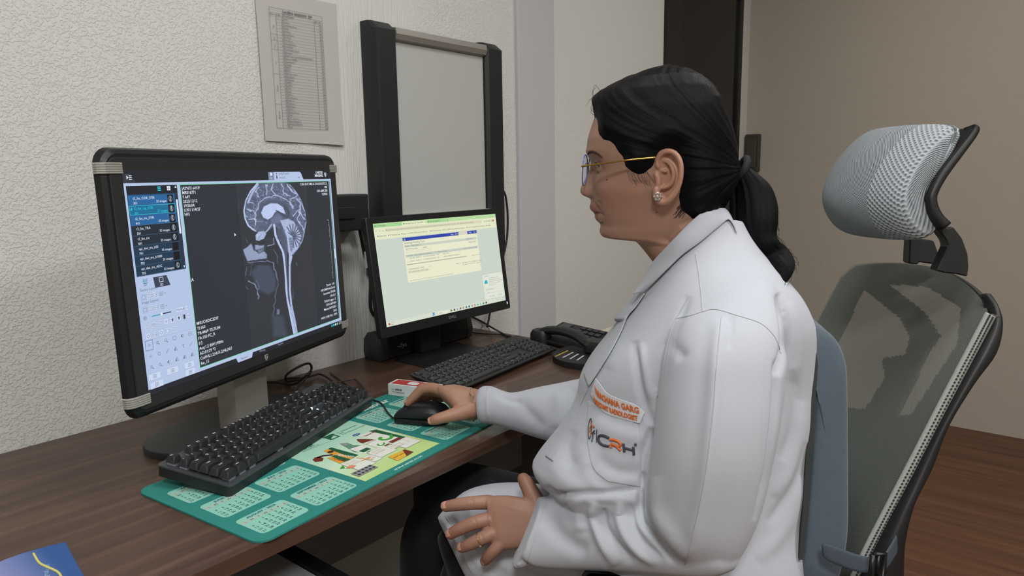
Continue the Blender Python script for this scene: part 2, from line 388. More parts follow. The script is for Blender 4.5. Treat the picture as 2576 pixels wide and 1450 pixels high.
for a, bb, n in ((0, 6, '4th'), (6, 8, '3rd'), (8, 11, '2nd'), (11, 19, '1st'), (19, 29, 'Ground'), (29, 37, 'Basement')):
    pr.line([(X(0), y0-bb*rh), (X(.115), y0-bb*rh)], lw, blackink); pr.text(n, X(.07), y0-(a+bb)/2*rh-.006, .0045, blackink, rot=PI/2)
pr.build('printed_table', pa)

# ================================================================== X-RAY VIEWER
fv = empty('xray_film_viewer', (1.43, 1.43, 1.35), 'tall grey x-ray film viewer with black side frames on the wall', 'light box')
bk = mat('viewer_black', '1b1e21', .5); sil = mat('viewer_silver', '8a8780', .42, metal=.25, var=.05, vscale=60); pan = mat('viewer_panel', 'b9bcba', .3, spec=.5)
B().box((1.197, 1.425, .99), (1.685, 1.4585, 1.6), .003).build('back_case', bk, fv)
zT, zB = 1.612, .97
def side(x0, x1):
    b = B(); ring = []
    prof = [(0, 1.458), (.02, 1.412), (.12, 1.402), (.9, 1.402), (1, 1.410), (1, 1.458)]
    for z, k in ((zB, .6), (zB+.015, 1), (zT-.02, 1), (zT, .55)):
        ring.append([(x0+(x1-x0)*u, 1.458+(yy-1.458)*k, z) for u, yy in prof])
    b.rings(ring); return b
side(1.193, 1.266).build('side_frame', bk, fv, smooth=.6); side(1.612, 1.688).build('side_frame', bk, fv, smooth=.6)
B().rings([[(1.262, yy, z) for yy, z in q] for q in ([(1.425, 1.566), (1.405, 1.572), (1.400, 1.585), (1.403, 1.6), (1.44, 1.606)],)]+[[(1.612, yy, z) for yy, z in q] for q in ([(1.425, 1.566), (1.405, 1.572), (1.400, 1.585), (1.403, 1.6), (1.44, 1.606)],)]).build('film_clip_rail', sil, fv)
B().box((1.262, 1.418, 1.118), (1.612, 1.424, 1.568), .001).build('white_panel', pan, fv)
B().box((1.262, 1.398, 1.112), (1.612, 1.424, 1.124), .002).build('film_ledge', mat('ledge_grey', 'a9a89e', .5), fv)
B().box((1.262, 1.400, .975), (1.612, 1.4245, 1.112), .003).build('lower_case', bk, fv)
B().tube([(1.688, 1.43, 1.16), (1.700, 1.43, 1.16)], .006, 12).build('power_knob', bk, fv)
cb = mat('black_cable', '17181a', .45)
def cable(name, pts, r, label, m=cb, k=8):
    return tag(B().tube(spline(pts, k), r, 8).build(name, m, smooth=True), label, 'cable')
pq = lambda x, y, Y=1.445: ony(x, y, Y)
cable('viewer_power_cord', [pq(1266, 480, 1.43), pq(1272, 495), pq(1277, 540), pq(1275, 600), pq(1262, 660), pq(1245, 720), pq(1232, 790, 1.44), onz(1226, 822, .76)], .0035, 'black cord looping down from the viewer right edge to the desk')
cable('slanting_cord', [ony(1150, 780, 1.452), ony(1205, 806, 1.452), ony(1240, 826, 1.44), onz(1265, 840, .7535), onz(1285, 851, .7535)], .003, 'thin black cord slanting from behind the small monitor to the desk corner')
# black box on the wall between the two monitors, with cables
wb = empty('wall_junction_box', (1.07, 1.42, 1.1), 'black box on the wall between the two monitors with cables hanging', 'wall box')
a1 = ony(862, 490, 1.40); a2 = ony(929, 577, 1.40)
B().box((.93, 1.392, a2[2]), (a2[0]-.004, 1.4575, a1[2]), .004).build('body', bk, wb)
B().box((.98, 1.388, a2[2]+.03), (a2[0]-.05, 1.3925, a1[2]-.03), .002).build('cover', mat('viewer_black2', '202326', .4), wb)
for k, (xa, xb, r) in enumerate(((905, 938, .0045), (914, 950, .004))):
    cable('hanging_cable', [ony(xa-1, 574, 1.42), ony(xa+4, 600, 1.42), ony(xa+12, 640, 1.435), ony(xb-6, 700, 1.453), ony(xb, 790, 1.4535), (1.285+k*.03, 1.4535, .84), (1.285+k*.03, 1.4535, .757)], r, ['thicker black cable hanging from the wall box behind the small monitor', 'thinner black cable hanging from the wall box, nearer the small monitor'][k])
tag(B().box(ony(921, 655, 1.425)-np.array([.004, .002, .02]), ony(921, 655, 1.425)+np.array([.009, .002, .022])).build('cable_tag', mat('paper2', 'b8b8b4', .7)), 'small pale paper tag on a hanging cable left of the small monitor', 'tag')
# ================================================================== LARGE MEDICAL MONITOR
def crop(pr, ox, oy, s): return lambda x, y: pr.loc(ox+x/s, oy+y/s)
m1 = empty('medical_monitor', (.67, 1.2, DZ), 'large thick-bodied medical monitor showing a sagittal brain scan, near the keyboard with tall keys', 'monitor')
cas = mat('monitor_black', '17191c', .38, spec=.45); cas2 = mat('monitor_bezel', '272a2c', .3, spec=.5)
M1 = frame((.67, 1.14, 1.076), .355, .024) @ Matrix.Translation((0, 0, -.0130))
b = B(M1); sec = []
for z, gx, r in ((-.036, -.050, .02), (-.026, -.034, .028), (-.009, -.008, .028), (-.003, 0, .026), (.006, -.003, .026), (.010, -.009, .022)):
    sec.append([(x, y, z) for x, y in rrect(.582+2*gx, .394+2*gx, r, 6)])
b.rings(sec); b.build('housing', cas, m1, smooth=.5)
B(M1).rings([[(x, y, .0102) for x, y in rrect(.556, .366, .012)], [(x, y, .0125) for x, y in rrect(.554, .364, .012)]]).build('front_glass', cas2, m1, smooth=.5)
for sx in (-1, 1):
    for sy in (-1, 1):
        bb = B(M1); x1 = .2965 if True else 0
        for k in range(5):
            yy = sy*.1675+(k-2)*.0031
            pts = [(sx*.2920, yy, -.001), (sx*.2915, yy, .005), (sx*.289, yy, .0085), (sx*.284, yy, .0115), (sx*.272, yy, .0130), (sx*.258, yy, .0130)]
            bb.tube(pts, .0017, 6)
        bb.build('corner_clip', mat('brushed_clip', 'b0b0aa', .35, metal=.4), m1)
sc1 = B(M1).rings([[(x, y, .0126) for x, y in ((-.2595, -.1645), (.2595, -.1645), (.2595, .1645), (-.2595, .1645))], [(x, y, .0130) for x, y in ((-.2595, -.1645), (.2595, -.1645), (.2595, .1645), (-.2595, .1645))]]).build('screen', glow('24272e'), m1)
MS = M1 @ Matrix.Translation((0, 0, .0130))
pr = Print(MS, .0001); A = crop(pr, 220, 360, 2.0132); Q = crop(pr, 300, 400, 4.026); T = crop(pr, 320, 680, 3.816); Z = crop(pr, 560, 420, 2.9)
LB, WH, DK, GN = glow('b4c4e4'), glow('dfe6f4'), glow('2f333b'), glow('79d8a8'); CY = glow('37c6e0'); GR = glow('8d99ac')
pr.rect(-.259, -.1555, .2575, .1465, LB, 0)
xs = Q(615, 300)[0]; pr.rect(xs, -.1500, .2495, .1425, DK, 1); pr.box(xs, -.1500, .2495, .1425, .0011, GN, 2)
lx0, lx1 = -.2555, xs-.006; ly0 = A(250, 680)[1]; ly1 = .1425
pr.rect(lx0, ly0, lx1, ly1, glow('22405a'), 1); pr.rect(lx0, ly1-.012, lx1, ly1, glow('23262d'), 2)
rowh = (ly1-.014-ly0)/8
LIST = [('t2_fse_COR_STIR', '201', 35), ('t2_fse_sag_STIR', '301', 27), ('t2_fse_tra_STIR', '401', 35), ('t2_fse_TRA', '501', 35), ('t1_fse_tra', '601', 35), ('epi_dwi_tra_b50', '701', 35), ('epi_dwi_tra_b1000', '702', 35), ('epi_dwi_tra_ADC', '703', 35)]
for k, (n, q, c) in enumerate(LIST):
    y = ly1-.0135-k*rowh; col = glow('2a659c') if k in (0, 2) else glow('1d6c93') if k == 1 else glow('223a50' if k > 4 else '252f3c')
    pr.rect(lx0+.001, y-rowh+.0006, lx1-.007, y, col, 2); tc_ = CY if k == 1 else WH
    if k == 1: pr.box(lx0+.0012, y-rowh+.0012, lx1-.0075, y-.0006, .0006, CY, 3); pr.poly([(lx0+.002, y-.0065), (lx0+.006, y-.0065), (lx0+.006, y-.002)], CY, 3)
    pr.line([(lx0+.001, y-rowh+.0004), (lx1-.007, y-rowh+.0004)], .0003, glow('5a7590'), 3)
    pr.text(n, lx0+.009, y-.42*rowh, .0052, tc_, 4, bold=.004); pr.text(q, lx0+.009, y-.88*rowh, .0050, tc_, 4, bold=.004); pr.text('%d images' % c, lx1-.0235, y-.80*rowh, .0050, tc_, 4, align='RIGHT', bold=.004)
    pr.rect(lx1-.0215, y-.94*rowh, lx1-.0100, y-.08*rowh, glow('16181c'), 3)
    if k < 5 or k == 7:
        pr.disc(lx1-.0158, y-.5*rowh, .0036, GR, 4, 12, .0046); pr.disc(lx1-.0158, y-.5*rowh, .0027, glow('3b404a'), 5, 12, .0035); pr.line([(lx1-.0158, y-.3*rowh), (lx1-.0165, y-.55*rowh), (lx1-.0150, y-.7*rowh)], .0008, WH, 6)
pr.rect(lx1-.0062, ly0+.006, lx1-.0006, ly1-.002, glow('2a3543'), 2); pr.rr(lx1-.0052, ly1-.075, lx1-.0016, ly1-.022, .0015, WH, 3)
pr.poly([(lx1-.005, ly0+.0055), (lx1-.0015, ly0+.0055), (lx1-.0033, ly0+.002)], WH, 3); pr.poly([(lx1-.005, ly1-.0045), (lx1-.0015, ly1-.0045), (lx1-.0033, ly1-.001)], WH, 3)
for k in range(3): pr.rect(lx1-.038, ly1-.0035-k*.0025, lx1-.032, ly1-.0018-k*.0025, CY, 3); 
for i in (0, 1):
    for j in (0, 1): pr.rect(lx1-.020+i*.0035, ly1-.0045-j*.0035, lx1-.017+i*.0035, ly1-.0015-j*.0035, WH, 3)
# menu tab, patient tab, wording on the dark bar
pr.poly([(-.2585, .1475), (-.2585, .1595), (-.2435, .1595), (-.2375, .1475)], glow('343944'), 0)
pr.poly([(-.2525, .1515), (-.2525, .1575), (-.2490, .1545)], WH, 1)
for k in range(3): pr.rect(-.2485, .1512+k*.0025, -.2435, .1524+k*.0025, WH, 1)
x0 = Z(337, 98)[0]; x1 = Z(590, 98)[0]
pr.poly([(x0, .1465), (x0, .1610), (x1-.011, .1615), (x1-.007, .1595), (x1, .1465)], LB, 0); pr.rect(x0, .1465, x0+.0155, .1610, glow('7d8ba8'), 1)
pr.rr(x0+.005, .1545, x0+.011, .1600, .001, WH, 2); pr.text('Fx', x0+.005, .1485, .005, WH, 2)
pr.disc(x0+.0235, .1585, .0013, glow('20242c'), 2); pr.poly([(x0+.0215, .150), (x0+.0255, .150), (x0+.0235, .1575)], glow('20242c'), 2); pr.line([(x0+.0235, .148), (x0+.0235, .152)], .001, glow('20242c'), 2)
pr.text('JAYNTI 64Y/F', x0+.030, .1560, .0055, glow('4a5468'), 2); pr.text('MR016771', x0+.030, .1490, .0045, glow('4a5468'), 2); pr.text('MR', x1-.018, .1490, .0045, glow('4a5468'), 2)
pr.text('UNITED', .2305, .1575, .0068, WH, 1, align='RIGHT', bold=.03); pr.text('IMAGING', .2305, .1515, .0068, WH, 1, align='RIGHT', bold=.03)
def shield(x, y, s, c, l=1):
    pr.poly([(x-s*.6, y+s*.7), (x-s*.12, y+s*.7), (x-s*.12, y-s*.55), (x-s*.45, y-s*.4), (x-s*.6, y-.1*s)], c, l); pr.poly([(x+s*.12, y+s*.7), (x+s*.6, y+s*.7), (x+s*.6, y+s*.42), (x+s*.12, y+s*.42)], c, l)
    pr.poly([(x+s*.12, y+s*.25), (x+s*.6, y+s*.25), (x+s*.6, y-.1*s), (x+s*.4, y-s*.45), (x, y-s*.9), (x-s*.3, y-s*.68), (x+s*.12, y-s*.4)], c, l)
shield(.2395, .1555, .0055, WH)
# overlay words on the dark image area
def lines(L_, x, y, dy, h, al='LEFT', c=WH):
    for k, t in enumerate(L_):
        if t: pr.text(t, x, y-k*dy, h, c, 6, align=al, bold=.012)
lines(['JAYNTI 64Y/F', 'MR016771', 'F 64Y', '2023/12/12', '19:56:04', 'S:301 I:14/27', 'HFS'], xs+.0025, .1345, .0066*1.02, .0066)
lines(['CRH ENT MRI & DIAGNOSTICS', 'MR', 'UIH uMR 580', 'V29001'], .2415, .1350, .0072, .0066, 'RIGHT')
pr.text('H', Z(313, 140)[0], .1345, .0066, WH, 7, bold=.01); pr.text('A', xs+.0015, A(530, 695)[1]-.002, .0078, WH, 6, bold=.01)
yb = -.1455
lines(['M\\IUC4\\DC2D\\F', 'TI:160', 'TR:4469 TE:75.84', 'FA:150 FC_R', 'F:2', 'Acq:1.5 BW:190Hz', 'AD:01:29 *2', 'Coil:HL1,2;HU1,2;NL;NU', 'fse_15'], xs+.0025, yb+8*.0082, .0082, .0070)
lines(['Zoom: 1.01', 'NP:OM/FrA/s7x/v0', 'Isocenter:TP:FEI', 'SP:UL7', 'THK:4.8 gap:1.2', 'FOV:260*260', 'Matrix:334*320:2', 'SAG', 'WW: 2188 WL: 1293'], .2415, yb+.0055+8*.0082, .0082, .0066, 'RIGHT')
# ruler and slider right of the image
xr = .2440; pr.line([(xr-.006, .062), (xr-.006, -.060)], .0004, WH, 5)
for k in range(12): y = .062-k*.0111; pr.line([(xr-.0085 if k else xr-.012, y), (xr-.006, y)], .0004, WH, 5)
pr.rect(.2505, -.1495, .2525, .142, glow('5d6f92'), 3); pr.rr(.2505, -.02, .2535, .0, .001, WH, 4)
pr.poly([(-.0725, -.1552), (-.0685, -.1640), (-.0330, -.1640), (-.0290, -.1552)], LB, 1)
pr.text('Review', -.0610, -.1612, .0056, glow('4a5468'), 2); pr.text('Filming', -.012, -.1600, .0056, GR, 1); pr.text('Report', .040, -.1600, .0056, GR, 1)
for k in range(4): pr.rr(.218+k*.0068, -.1625, .2225+k*.0068, -.1580, .0008, [CY, CY, WH, GN][k], 1)
for k in range(3): pr.rect(.2185, -.1618+k*.0014, .2222, -.1613+k*.0014, DK, 2)
pr.text('08:36:55', .2465, -.1590, .0034, WH, 1); pr.text('2023/12/13', .2455, -.1625, .0034, WH, 1)
# tool panel
IC = glow('5d6a84'); BT = glow('c9d6ee'); PX = glow('9fb0d2')
T2 = lambda x, y: T(x, y)
def btn(x, y, w_, h_, on=False):
    cx_, cy_ = T(x, y); pr.rr(cx_-w_/2, cy_-h_/2, cx_+w_/2, cy_+h_/2, .0012, PX, 2); pr.rr(cx_-w_/2+.0005, cy_-h_/2+.0005, cx_+w_/2-.0005, cy_+h_/2-.0005, .001, LB if on else BT, 3); return cx_, cy_
def ic(cx_, cy_, r, kind):
    q = r; c = IC; l = 5; wd = .00045
    if kind == 'sq': pr.box(cx_-q, cy_-q*.9, cx_+q, cy_+q*.9, wd, c, l)
    if kind == 'v2': ic(cx_, cy_, r, 'sq'); pr.line([(cx_, cy_-q*.9), (cx_, cy_+q*.9)], wd, c, l)
    if kind == 'h2': ic(cx_, cy_, r, 'sq'); pr.line([(cx_-q, cy_), (cx_+q, cy_)], wd, c, l)
    if kind == 'x4': ic(cx_, cy_, r, 'v2'); pr.line([(cx_-q, cy_), (cx_+q, cy_)], wd, c, l)
    if kind == 'arrow': pr.line([(cx_-q*.5, cy_+q), (cx_-q*.5, cy_-q*.7), (cx_, cy_-q*.2), (cx_+q*.7, cy_-q*.2), (cx_-q*.5, cy_+q)], wd, c, l)
    if kind == 'zoom': pr.box(cx_-q*.7, cy_-q*.3, cx_+q*.3, cy_+q*.7, wd*1.3, c, l); pr.line([(cx_+q*.3, cy_-q*.3), (cx_+q, cy_-q)], wd*2, c, l)
    if kind == 'mag':
        pts = [(cx_-q*.2+q*.65*math.cos(a), cy_+q*.2+q*.65*math.sin(a)) for a in np.linspace(0, 2*PI, 12)]; pr.line(pts, wd*1.2, c, l); pr.line([(cx_+q*.3, cy_-q*.3), (cx_+q, cy_-q)], wd*2, c, l)
    if kind == 'ring': pr.line([(cx_+q*.8*math.cos(a), cy_+q*.8*math.sin(a)) for a in np.linspace(0, 2*PI, 12)], wd*1.2, c, l)
    if kind == 'slash': pr.line([(cx_-q, cy_-q), (cx_+q, cy_+q)], wd*1.5, c, l)
    if kind == 'cross': pr.line([(cx_-q, cy_), (cx_+q, cy_)], wd, c, l); pr.line([(cx_, cy_-q), (cx_, cy_+q)], wd, c, l)
    if kind == 'T': pr.text('T', cx_-q*.8, cy_-q*.9, q*2.6, c, l)
    if kind == 'tri': pr.poly([(cx_-q, cy_-q), (cx_-q*.1, cy_-q), (cx_-q*.1, cy_+q)], c, l); pr.line([(cx_+q*.15, cy_+q), (cx_+q*.15, cy_-q), (cx_+q, cy_-q), (cx_+q*.15, cy_+q)], wd, c, l)
    if kind == 'half': pr.disc(cx_, cy_, q*.8, c, l); pr.rect(cx_, cy_-q*.8, cx_+q*.8, cy_+q*.8, LB, l+1); pr.line([(cx_+q*.8*math.cos(a), cy_+q*.8*math.sin(a)) for a in np.linspace(-PI/2, PI/2, 8)], wd, c, l+2)
    if kind == 'man': pr.disc(cx_, cy_+q*.8, q*.25, glow('2a2f3a'), l); pr.poly([(cx_-q*.35, cy_-q), (cx_+q*.35, cy_-q), (cx_+q*.35, cy_+q*.5), (cx_-q*.35, cy_+q*.5)], glow('2a2f3a'), l); pr.line([(cx_-q*.8, cy_+q*.2), (cx_+q*.8, cy_+q*.2)], wd*2, glow('2a2f3a'), l)
    if kind == 'caret': pr.line([(cx_-q*.6, cy_+q*.3), (cx_, cy_-q*.3), (cx_+q*.6, cy_+q*.3)], wd*1.3, c, l)
    if kind == 'lines':
        for k in (-1, -.3, .4, 1): pr.line([(cx_-q, cy_+k*q), (cx_+q, cy_+k*q)], wd, c, l)
c0 = T(170, 105)
for k in range(3): pr.line([(c0[0]-.004, c0[1]-.002+k*.0024), (c0[0], c0[1]-.004+k*.0024), (c0[0]+.004, c0[1]-.002+k*.0024)], .0009, glow('2f7fae'), 4)
p_ = T(175, 150); pr.text('2D', p_[0]-.004, p_[1], .0055, IC, 4)
a_, b_ = T(245, 70), T(412, 120); pr.poly([(a_[0], a_[1]), (a_[0]+.002, a_[1]-.016), (b_[0], a_[1]-.016), (b_[0]-.006, a_[1])], glow('3c4254'), 3); pr.box(a_[0]+.011, a_[1]-.0085, a_[0]+.018, a_[1]-.002, .0008, WH, 4); pr.text('3D', a_[0]+.011, a_[1]-.0145, .0052, WH, 4)
p_ = T(122, 210); pr.text('Series Layout', p_[0], p_[1], .0058, IC, 4)
p_ = T(137, 330); pr.text('Image Layout', p_[0], p_[1], .0058, IC, 4)
for yy0, off in ((262, 0), (383, 14)):
    for k, kd in enumerate(('sq', 'v2', 'h2')):
        q_ = btn(155+off+k*53, yy0-k*12, .0092, .0098, k == 0); ic(q_[0], q_[1], .0030, kd)
    q_ = T(322+off, yy0-34); ic(q_[0], q_[1], .0030, 'x4'); q_ = T(360+off, yy0-43); ic(q_[0], q_[1], .0022, 'caret')
q_ = btn(500, 378, .0150, .0085); pr.text('Medium', q_[0]-.006, q_[1]-.0015, .0050, IC, 4); q_ = btn(567, 362, .0065, .0085); ic(q_[0], q_[1], .002, 'caret')
s0, s1, s2 = T(232, 445), T(328, 423), T(418, 400); ym = s0[1]
pr.rect(s0[0], ym-.0008, s1[0], ym+.0008, glow('3aa3b8'), 4); pr.rect(s1[0], ym-.0008, s2[0], ym+.0008, glow('2a3040'), 4); pr.disc(s1[0], ym, .0022, WH, 5)
q_ = T(168, 462); ic(q_[0], q_[1], .0035, 'ring'); pr.poly([(q_[0]-.001, q_[1]-.0015), (q_[0]+.0016, q_[1]), (q_[0]-.001, q_[1]+.0015)], IC, 5)
for k, kd in enumerate(('lines', 'x4', 'v2', 'cross', 'man', 'man')): q_ = btn(188+k*61, 543-k*17, .0088, .0098); ic(q_[0], q_[1], .0028, kd)
q_ = btn(545, 447, .0062, .0095); pr.rect(q_[0]-.002, q_[1]-.0035, q_[0]+.002, q_[1]+.0035, glow('3a4254'), 5); q_ = btn(582, 436, .0050, .0095); ic(q_[0], q_[1], .0018, 'caret')
for k, kd in enumerate(('ring', 'h2', 'ring', 'sq', 'v2')): q_ = btn(200+k*62, 636-k*17.5, .0088, .0098); ic(q_[0], q_[1], .0028, kd)
a_, b_ = T(168, 700), T(655, 828); t0_, t1_ = T(625, 570), T(195, 965)
pr.box(a_[0], t1_[1], b_[0], a_[1]+.002, .0005, PX, 3)
pr.box(a_[0], a_[1]-.0125, a_[0]+.0135, a_[1]+.002, .0008, glow('4a7aa6'), 4)
K = [['arrow', 'zoom', 'mag', 'sq', 'half', 'h2'], ['cross', 'ring', 'slash', 'tri', 'T', 'slash'], ['zoom', 'mag', 'half', 'tri', 'tri', 'tri']]
for r in range(3):
    for c_ in range(6):
        q_ = (a_[0]+.0068+c_*(b_[0]-a_[0]-.0136)/5, a_[1]-.0052-r*.0166); ic(q_[0], q_[1], .0030, K[r][c_])
for (x, y, w_) in ((262, 1018, .023), (435, 962, .023), (595, 908, .021), (605, 975, .022), (283, 1095, .025)): q_ = btn(x, y, w_, .0105); ic(q_[0], q_[1], .0028, 'x4')
pr.build('screen_display', sc1)
# the scan itself: a fine grid of coloured points
def seg(px, py, pts, w_):
    d = np.full(px.shape, 1e9)
    for (ax, ay), (bx, by) in zip(pts[:-1], pts[1:]):
        vx, vy = bx-ax, by-ay; t = np.clip(((px-ax)*vx+(py-ay)*vy)/(vx*vx+vy*vy+1e-9), 0, 1); d = np.minimum(d, np.hypot(px-ax-t*vx, py-ay-t*vy))
    return np.clip(1.0-(d-w_/2)/2.5+.0, 0, 1)
def inpoly(px, py, P_, soft=3):
    ins = np.zeros(px.shape, bool); n = len(P_)
    for i in range(n):
        x1, y1 = P_[i]; x2, y2 = P_[(i+1) % n]; c = ((y1 > py) != (y2 > py)) & (px < (x2-x1)*(py-y1)/((y2-y1) or 1e-9)+x1); ins ^= c
    d = np.full(px.shape, 1e9)
    for (ax, ay), (bx, by) in zip(P_, P_[1:]+P_[:1]):
        vx, vy = bx-ax, by-ay; t = np.clip(((px-ax)*vx+(py-ay)*vy)/(vx*vx+vy*vy+1e-9), 0, 1); d = np.minimum(d, np.hypot(px-ax-t*vx, py-ay-t*vy))
    return np.clip(.5+np.where(ins, d, -d)/soft, 0, 1)
gx0, gy1 = Z(95, 122)[0], .1420; gx1, gy0 = Z(640, 500)[0], -.1492; nX, nY = 330, 470
gu, gv = np.meshgrid(np.linspace(gx0, gx1, nX), np.linspace(gy1, gy0, nY)); Mn = np.array(MS)
Wp = np.stack([Mn[i, 0]*gu+Mn[i, 1]*gv+Mn[i, 3] for i in range(3)], -1); ax_, ay_, _ = projv(Wp); px_, py_ = (ax_-560)*2.9, (ay_-420)*2.9
def noise(px, py, s, seed):
    r = np.random.default_rng(seed); g = r.random((90, 90)); x = (px/s) % 88; y = (py/s) % 88; i, j = x.astype(int), y.astype(int); fx, fy = x-i, y-j; fx = fx*fx*(3-2*fx); fy = fy*fy*(3-2*fy)
    return (g[j, i]*(1-fx)*(1-fy)+g[j, i+1]*fx*(1-fy)+g[j+1, i]*(1-fx)*fy+g[j+1, i+1]*fx*fy)
I = np.full(px_.shape, .0)
def mixin(mask, val): 
    global I
    I = I*(1-mask)+val*mask
brain = [(255, 110), (200, 175), (165, 245), (150, 320), (158, 380), (180, 430), (215, 462), (260, 480), (330, 470), (375, 430), (430, 470), (440, 560), (480, 640), (500, 660), (540, 612), (580, 550), (600, 470), (612, 400), (600, 320), (575, 250), (540, 185), (490, 128), (440, 105)]
jx, jy = (noise(px_, py_, 22, 3)-.5)*16, (noise(px_, py_, 22, 4)-.5)*16; qx, qy = px_+jx, py_+jy
mixin(inpoly(px_, py_, brain, 6), .30); I *= 1-.25*inpoly(px_, py_, brain)*(noise(px_, py_, 17, 9) > .55)
n1_ = noise(px_, py_, 26, 11)+.4*noise(px_, py_, 12, 12); sul = np.clip(1-np.abs(n1_-.7)/.055, 0, 1)
gy_ = inpoly(px_, py_, brain)*(1-inpoly(px_, py_, [(250, 330), (290, 240), (400, 225), (490, 290), (520, 420), (470, 640), (380, 560), (250, 470)], 12)); mixin(sul*gy_*.75, .8)
for pts, w_, v in (([(255, 118), (200, 180), (165, 250), (153, 320), (163, 380), (188, 432), (240, 472)], 9, .98), ([(255, 130), (215, 190), (185, 260)], 12, .8), ([(490, 130), (545, 195), (578, 260), (602, 335), (610, 400), (598, 470), (575, 550), (540, 608)], 5, .75),
    ([(240, 400), (235, 340), (262, 270), (300, 235), (350, 215), (400, 212), (455, 232), (500, 262), (510, 310)], 5, .75), ([(315, 125), (320, 180), (316, 205)], 5, .85), ([(260, 150), (238, 185), (262, 215)], 5, .8), ([(370, 128), (358, 175), (385, 205)], 5, .8), ([(430, 125), (445, 190), (485, 218)], 5, .8), ([(470, 130), (503, 180), (535, 190)], 6, .85),
    ([(500, 300), (495, 240), (545, 200)], 5, .8), ([(538, 230), (570, 270), (560, 330), (592, 385)], 6, .85), ([(508, 360), (560, 300)], 5, .8), ([(600, 465), (545, 380), (560, 340)], 5, .85), ([(188, 260), (232, 270)], 5, .7), ([(178, 310), (222, 320), (232, 352)], 6, .8), ([(188, 382), (232, 378), (243, 425)], 6, .85), ([(250, 400), (300, 395), (330, 410)], 4, .5)):
    mixin(seg(qx if w_ < 9 else px_, qy if w_ < 9 else py_, pts, w_)*inpoly(px_, py_, brain, 6), v)
mixin(inpoly(px_, py_, [(262, 350), (280, 280), (335, 245), (410, 245), (465, 275), (490, 335), (478, 372), (300, 400)], 6), .2)
mixin(inpoly(px_, py_, [(280, 335), (300, 290), (350, 266), (400, 268), (440, 295), (458, 345), (430, 335), (400, 318), (378, 335), (362, 365), (330, 386), (295, 370)], 5), .98)
mixin(seg(px_, py_, [(388, 318), (410, 330), (440, 350), (470, 372)], 4), .1); mixin(seg(px_, py_, [(455, 290), (480, 330), (478, 362)], 14), .12)
mixin(inpoly(px_, py_, [(350, 385), (400, 335), (440, 370), (420, 410), (360, 420)], 10), .38)
mixin(inpoly(px_, py_, [(420, 390), (480, 380), (520, 400), (575, 510), (545, 600), (500, 650), (478, 620), (470, 520)], 6), .8)
for a in np.linspace(-2.6, 1.5, 13): mixin(seg(px_, py_, [(512, 505), (512+70*math.cos(a), 505+85*math.sin(a))], 5)*inpoly(px_, py_, brain), .25)
mixin(inpoly(px_, py_, [(475, 520), (500, 515), (515, 560), (505, 620), (480, 620)], 6)*.8, .35)
for a in range(5): mixin(seg(px_, py_, [(478, 540+a*18), (508, 532+a*20)], 2), .6)
for pts, w_, v in (([(375, 425), (385, 500), (410, 560), (440, 620), (452, 700), (460, 800), (465, 900), (476, 985), (497, 1090), (522, 1215)], 13, .95), ([(430, 400), (470, 480), (480, 560), (490, 640), (488, 760), (490, 900), (500, 1005), (525, 1120), (540, 1210)], 11, .85), ([(355, 420), (330, 460), (310, 480)], 8, .75), ([(498, 1030), (520, 1120), (535, 1205)], 18, .78), ([(500, 655), (490, 700)], 14, .9)): mixin(seg(px_, py_, pts, w_), v)
mixin(inpoly(px_, py_, [(395, 455), (425, 452), (450, 500), (455, 560), (470, 640), (472, 760), (478, 900), (484, 990), (476, 960), (462, 760), (452, 640), (425, 560), (398, 520)], 4), .2)
mixin(inpoly(px_, py_, [(238, 500), (260, 475), (300, 468), (318, 490), (300, 525), (262, 540), (242, 535)], 5)*(.7+.3*noise(px_, py_, 9, 5)), .92)
mixin(inpoly(px_, py_, [(148, 605), (180, 585), (205, 560), (235, 600), (262, 632), (300, 612), (322, 640), (322, 668), (180, 690), (160, 640)], 7), .62)
mixin(inpoly(px_, py_, [(235, 570), (300, 570), (310, 600), (270, 632), (238, 610)], 5), .6)
for rr_ in (0, 12, 24): mixin(seg(px_, py_, [(215, 560+rr_*.3), (228, 600+rr_*.4), (262, 630-rr_), (300, 615-rr_), (310, 590-rr_)], 3), .08)
mixin(inpoly(px_, py_, [(305, 512), (368, 518), (376, 560), (320, 576)], 4), .03); mixin(seg(px_, py_, [(370, 520), (376, 565), (325, 578)], 3), .6)
for pts, w_, v in (([(180, 685), (250, 678), (325, 668)], 4, .05), ([(180, 700), (260, 695), (330, 683), (365, 705), (385, 765), (400, 830)], 4, .55), ([(240, 550), (262, 575), (290, 580)], 5, .1), ([(170, 520), (175, 560)], 3, .3), ([(375, 600), (398, 660), (400, 700)], 3, .3), ([(395, 770), (400, 870), (388, 940), (378, 1010), (372, 1090)], 5, .32), ([(190, 830), (225, 850), (245, 880), (262, 970)], 5, .6), ([(240, 835), (262, 850), (258, 890)], 4, .6), ([(155, 790), (165, 860), (185, 890)], 3, .3), ([(175, 740), (165, 800)], 3, .25), ([(215, 710), (200, 790)], 3, .2), ([(120, 250), (112, 330), (112, 470)], 3, .09), ([(510, 880), (515, 960)], 3, .2), ([(540, 700), (542, 720)], 3, .25)): mixin(seg(qx, qy, pts, w_)*.85, v)
mixin(inpoly(px_, py_, [(205, 770), (260, 715), (340, 720), (385, 800), (385, 900), (330, 930), (265, 900)], 22)*.6, .20)
mixin(inpoly(px_, py_, [(395, 1040), (415, 1040), (415, 1075), (395, 1080)], 8), .4); mixin(inpoly(px_, py_, [(360, 1080), (440, 1090), (470, 1240), (370, 1240)], 30)*.5, .2)
I *= .9+.2*noise(px_, py_, 5, 21)
lo, hi = np.array(lin('2f333b')), np.array(lin('bccbf0')); md = np.array(lin('5e6a84'))
I3 = np.clip(I, 0, 1)[..., None]; col = np.where(I3 < .35, lo+(md-lo)*I3/.35, md+(hi-md)*(I3-.35)/.65)
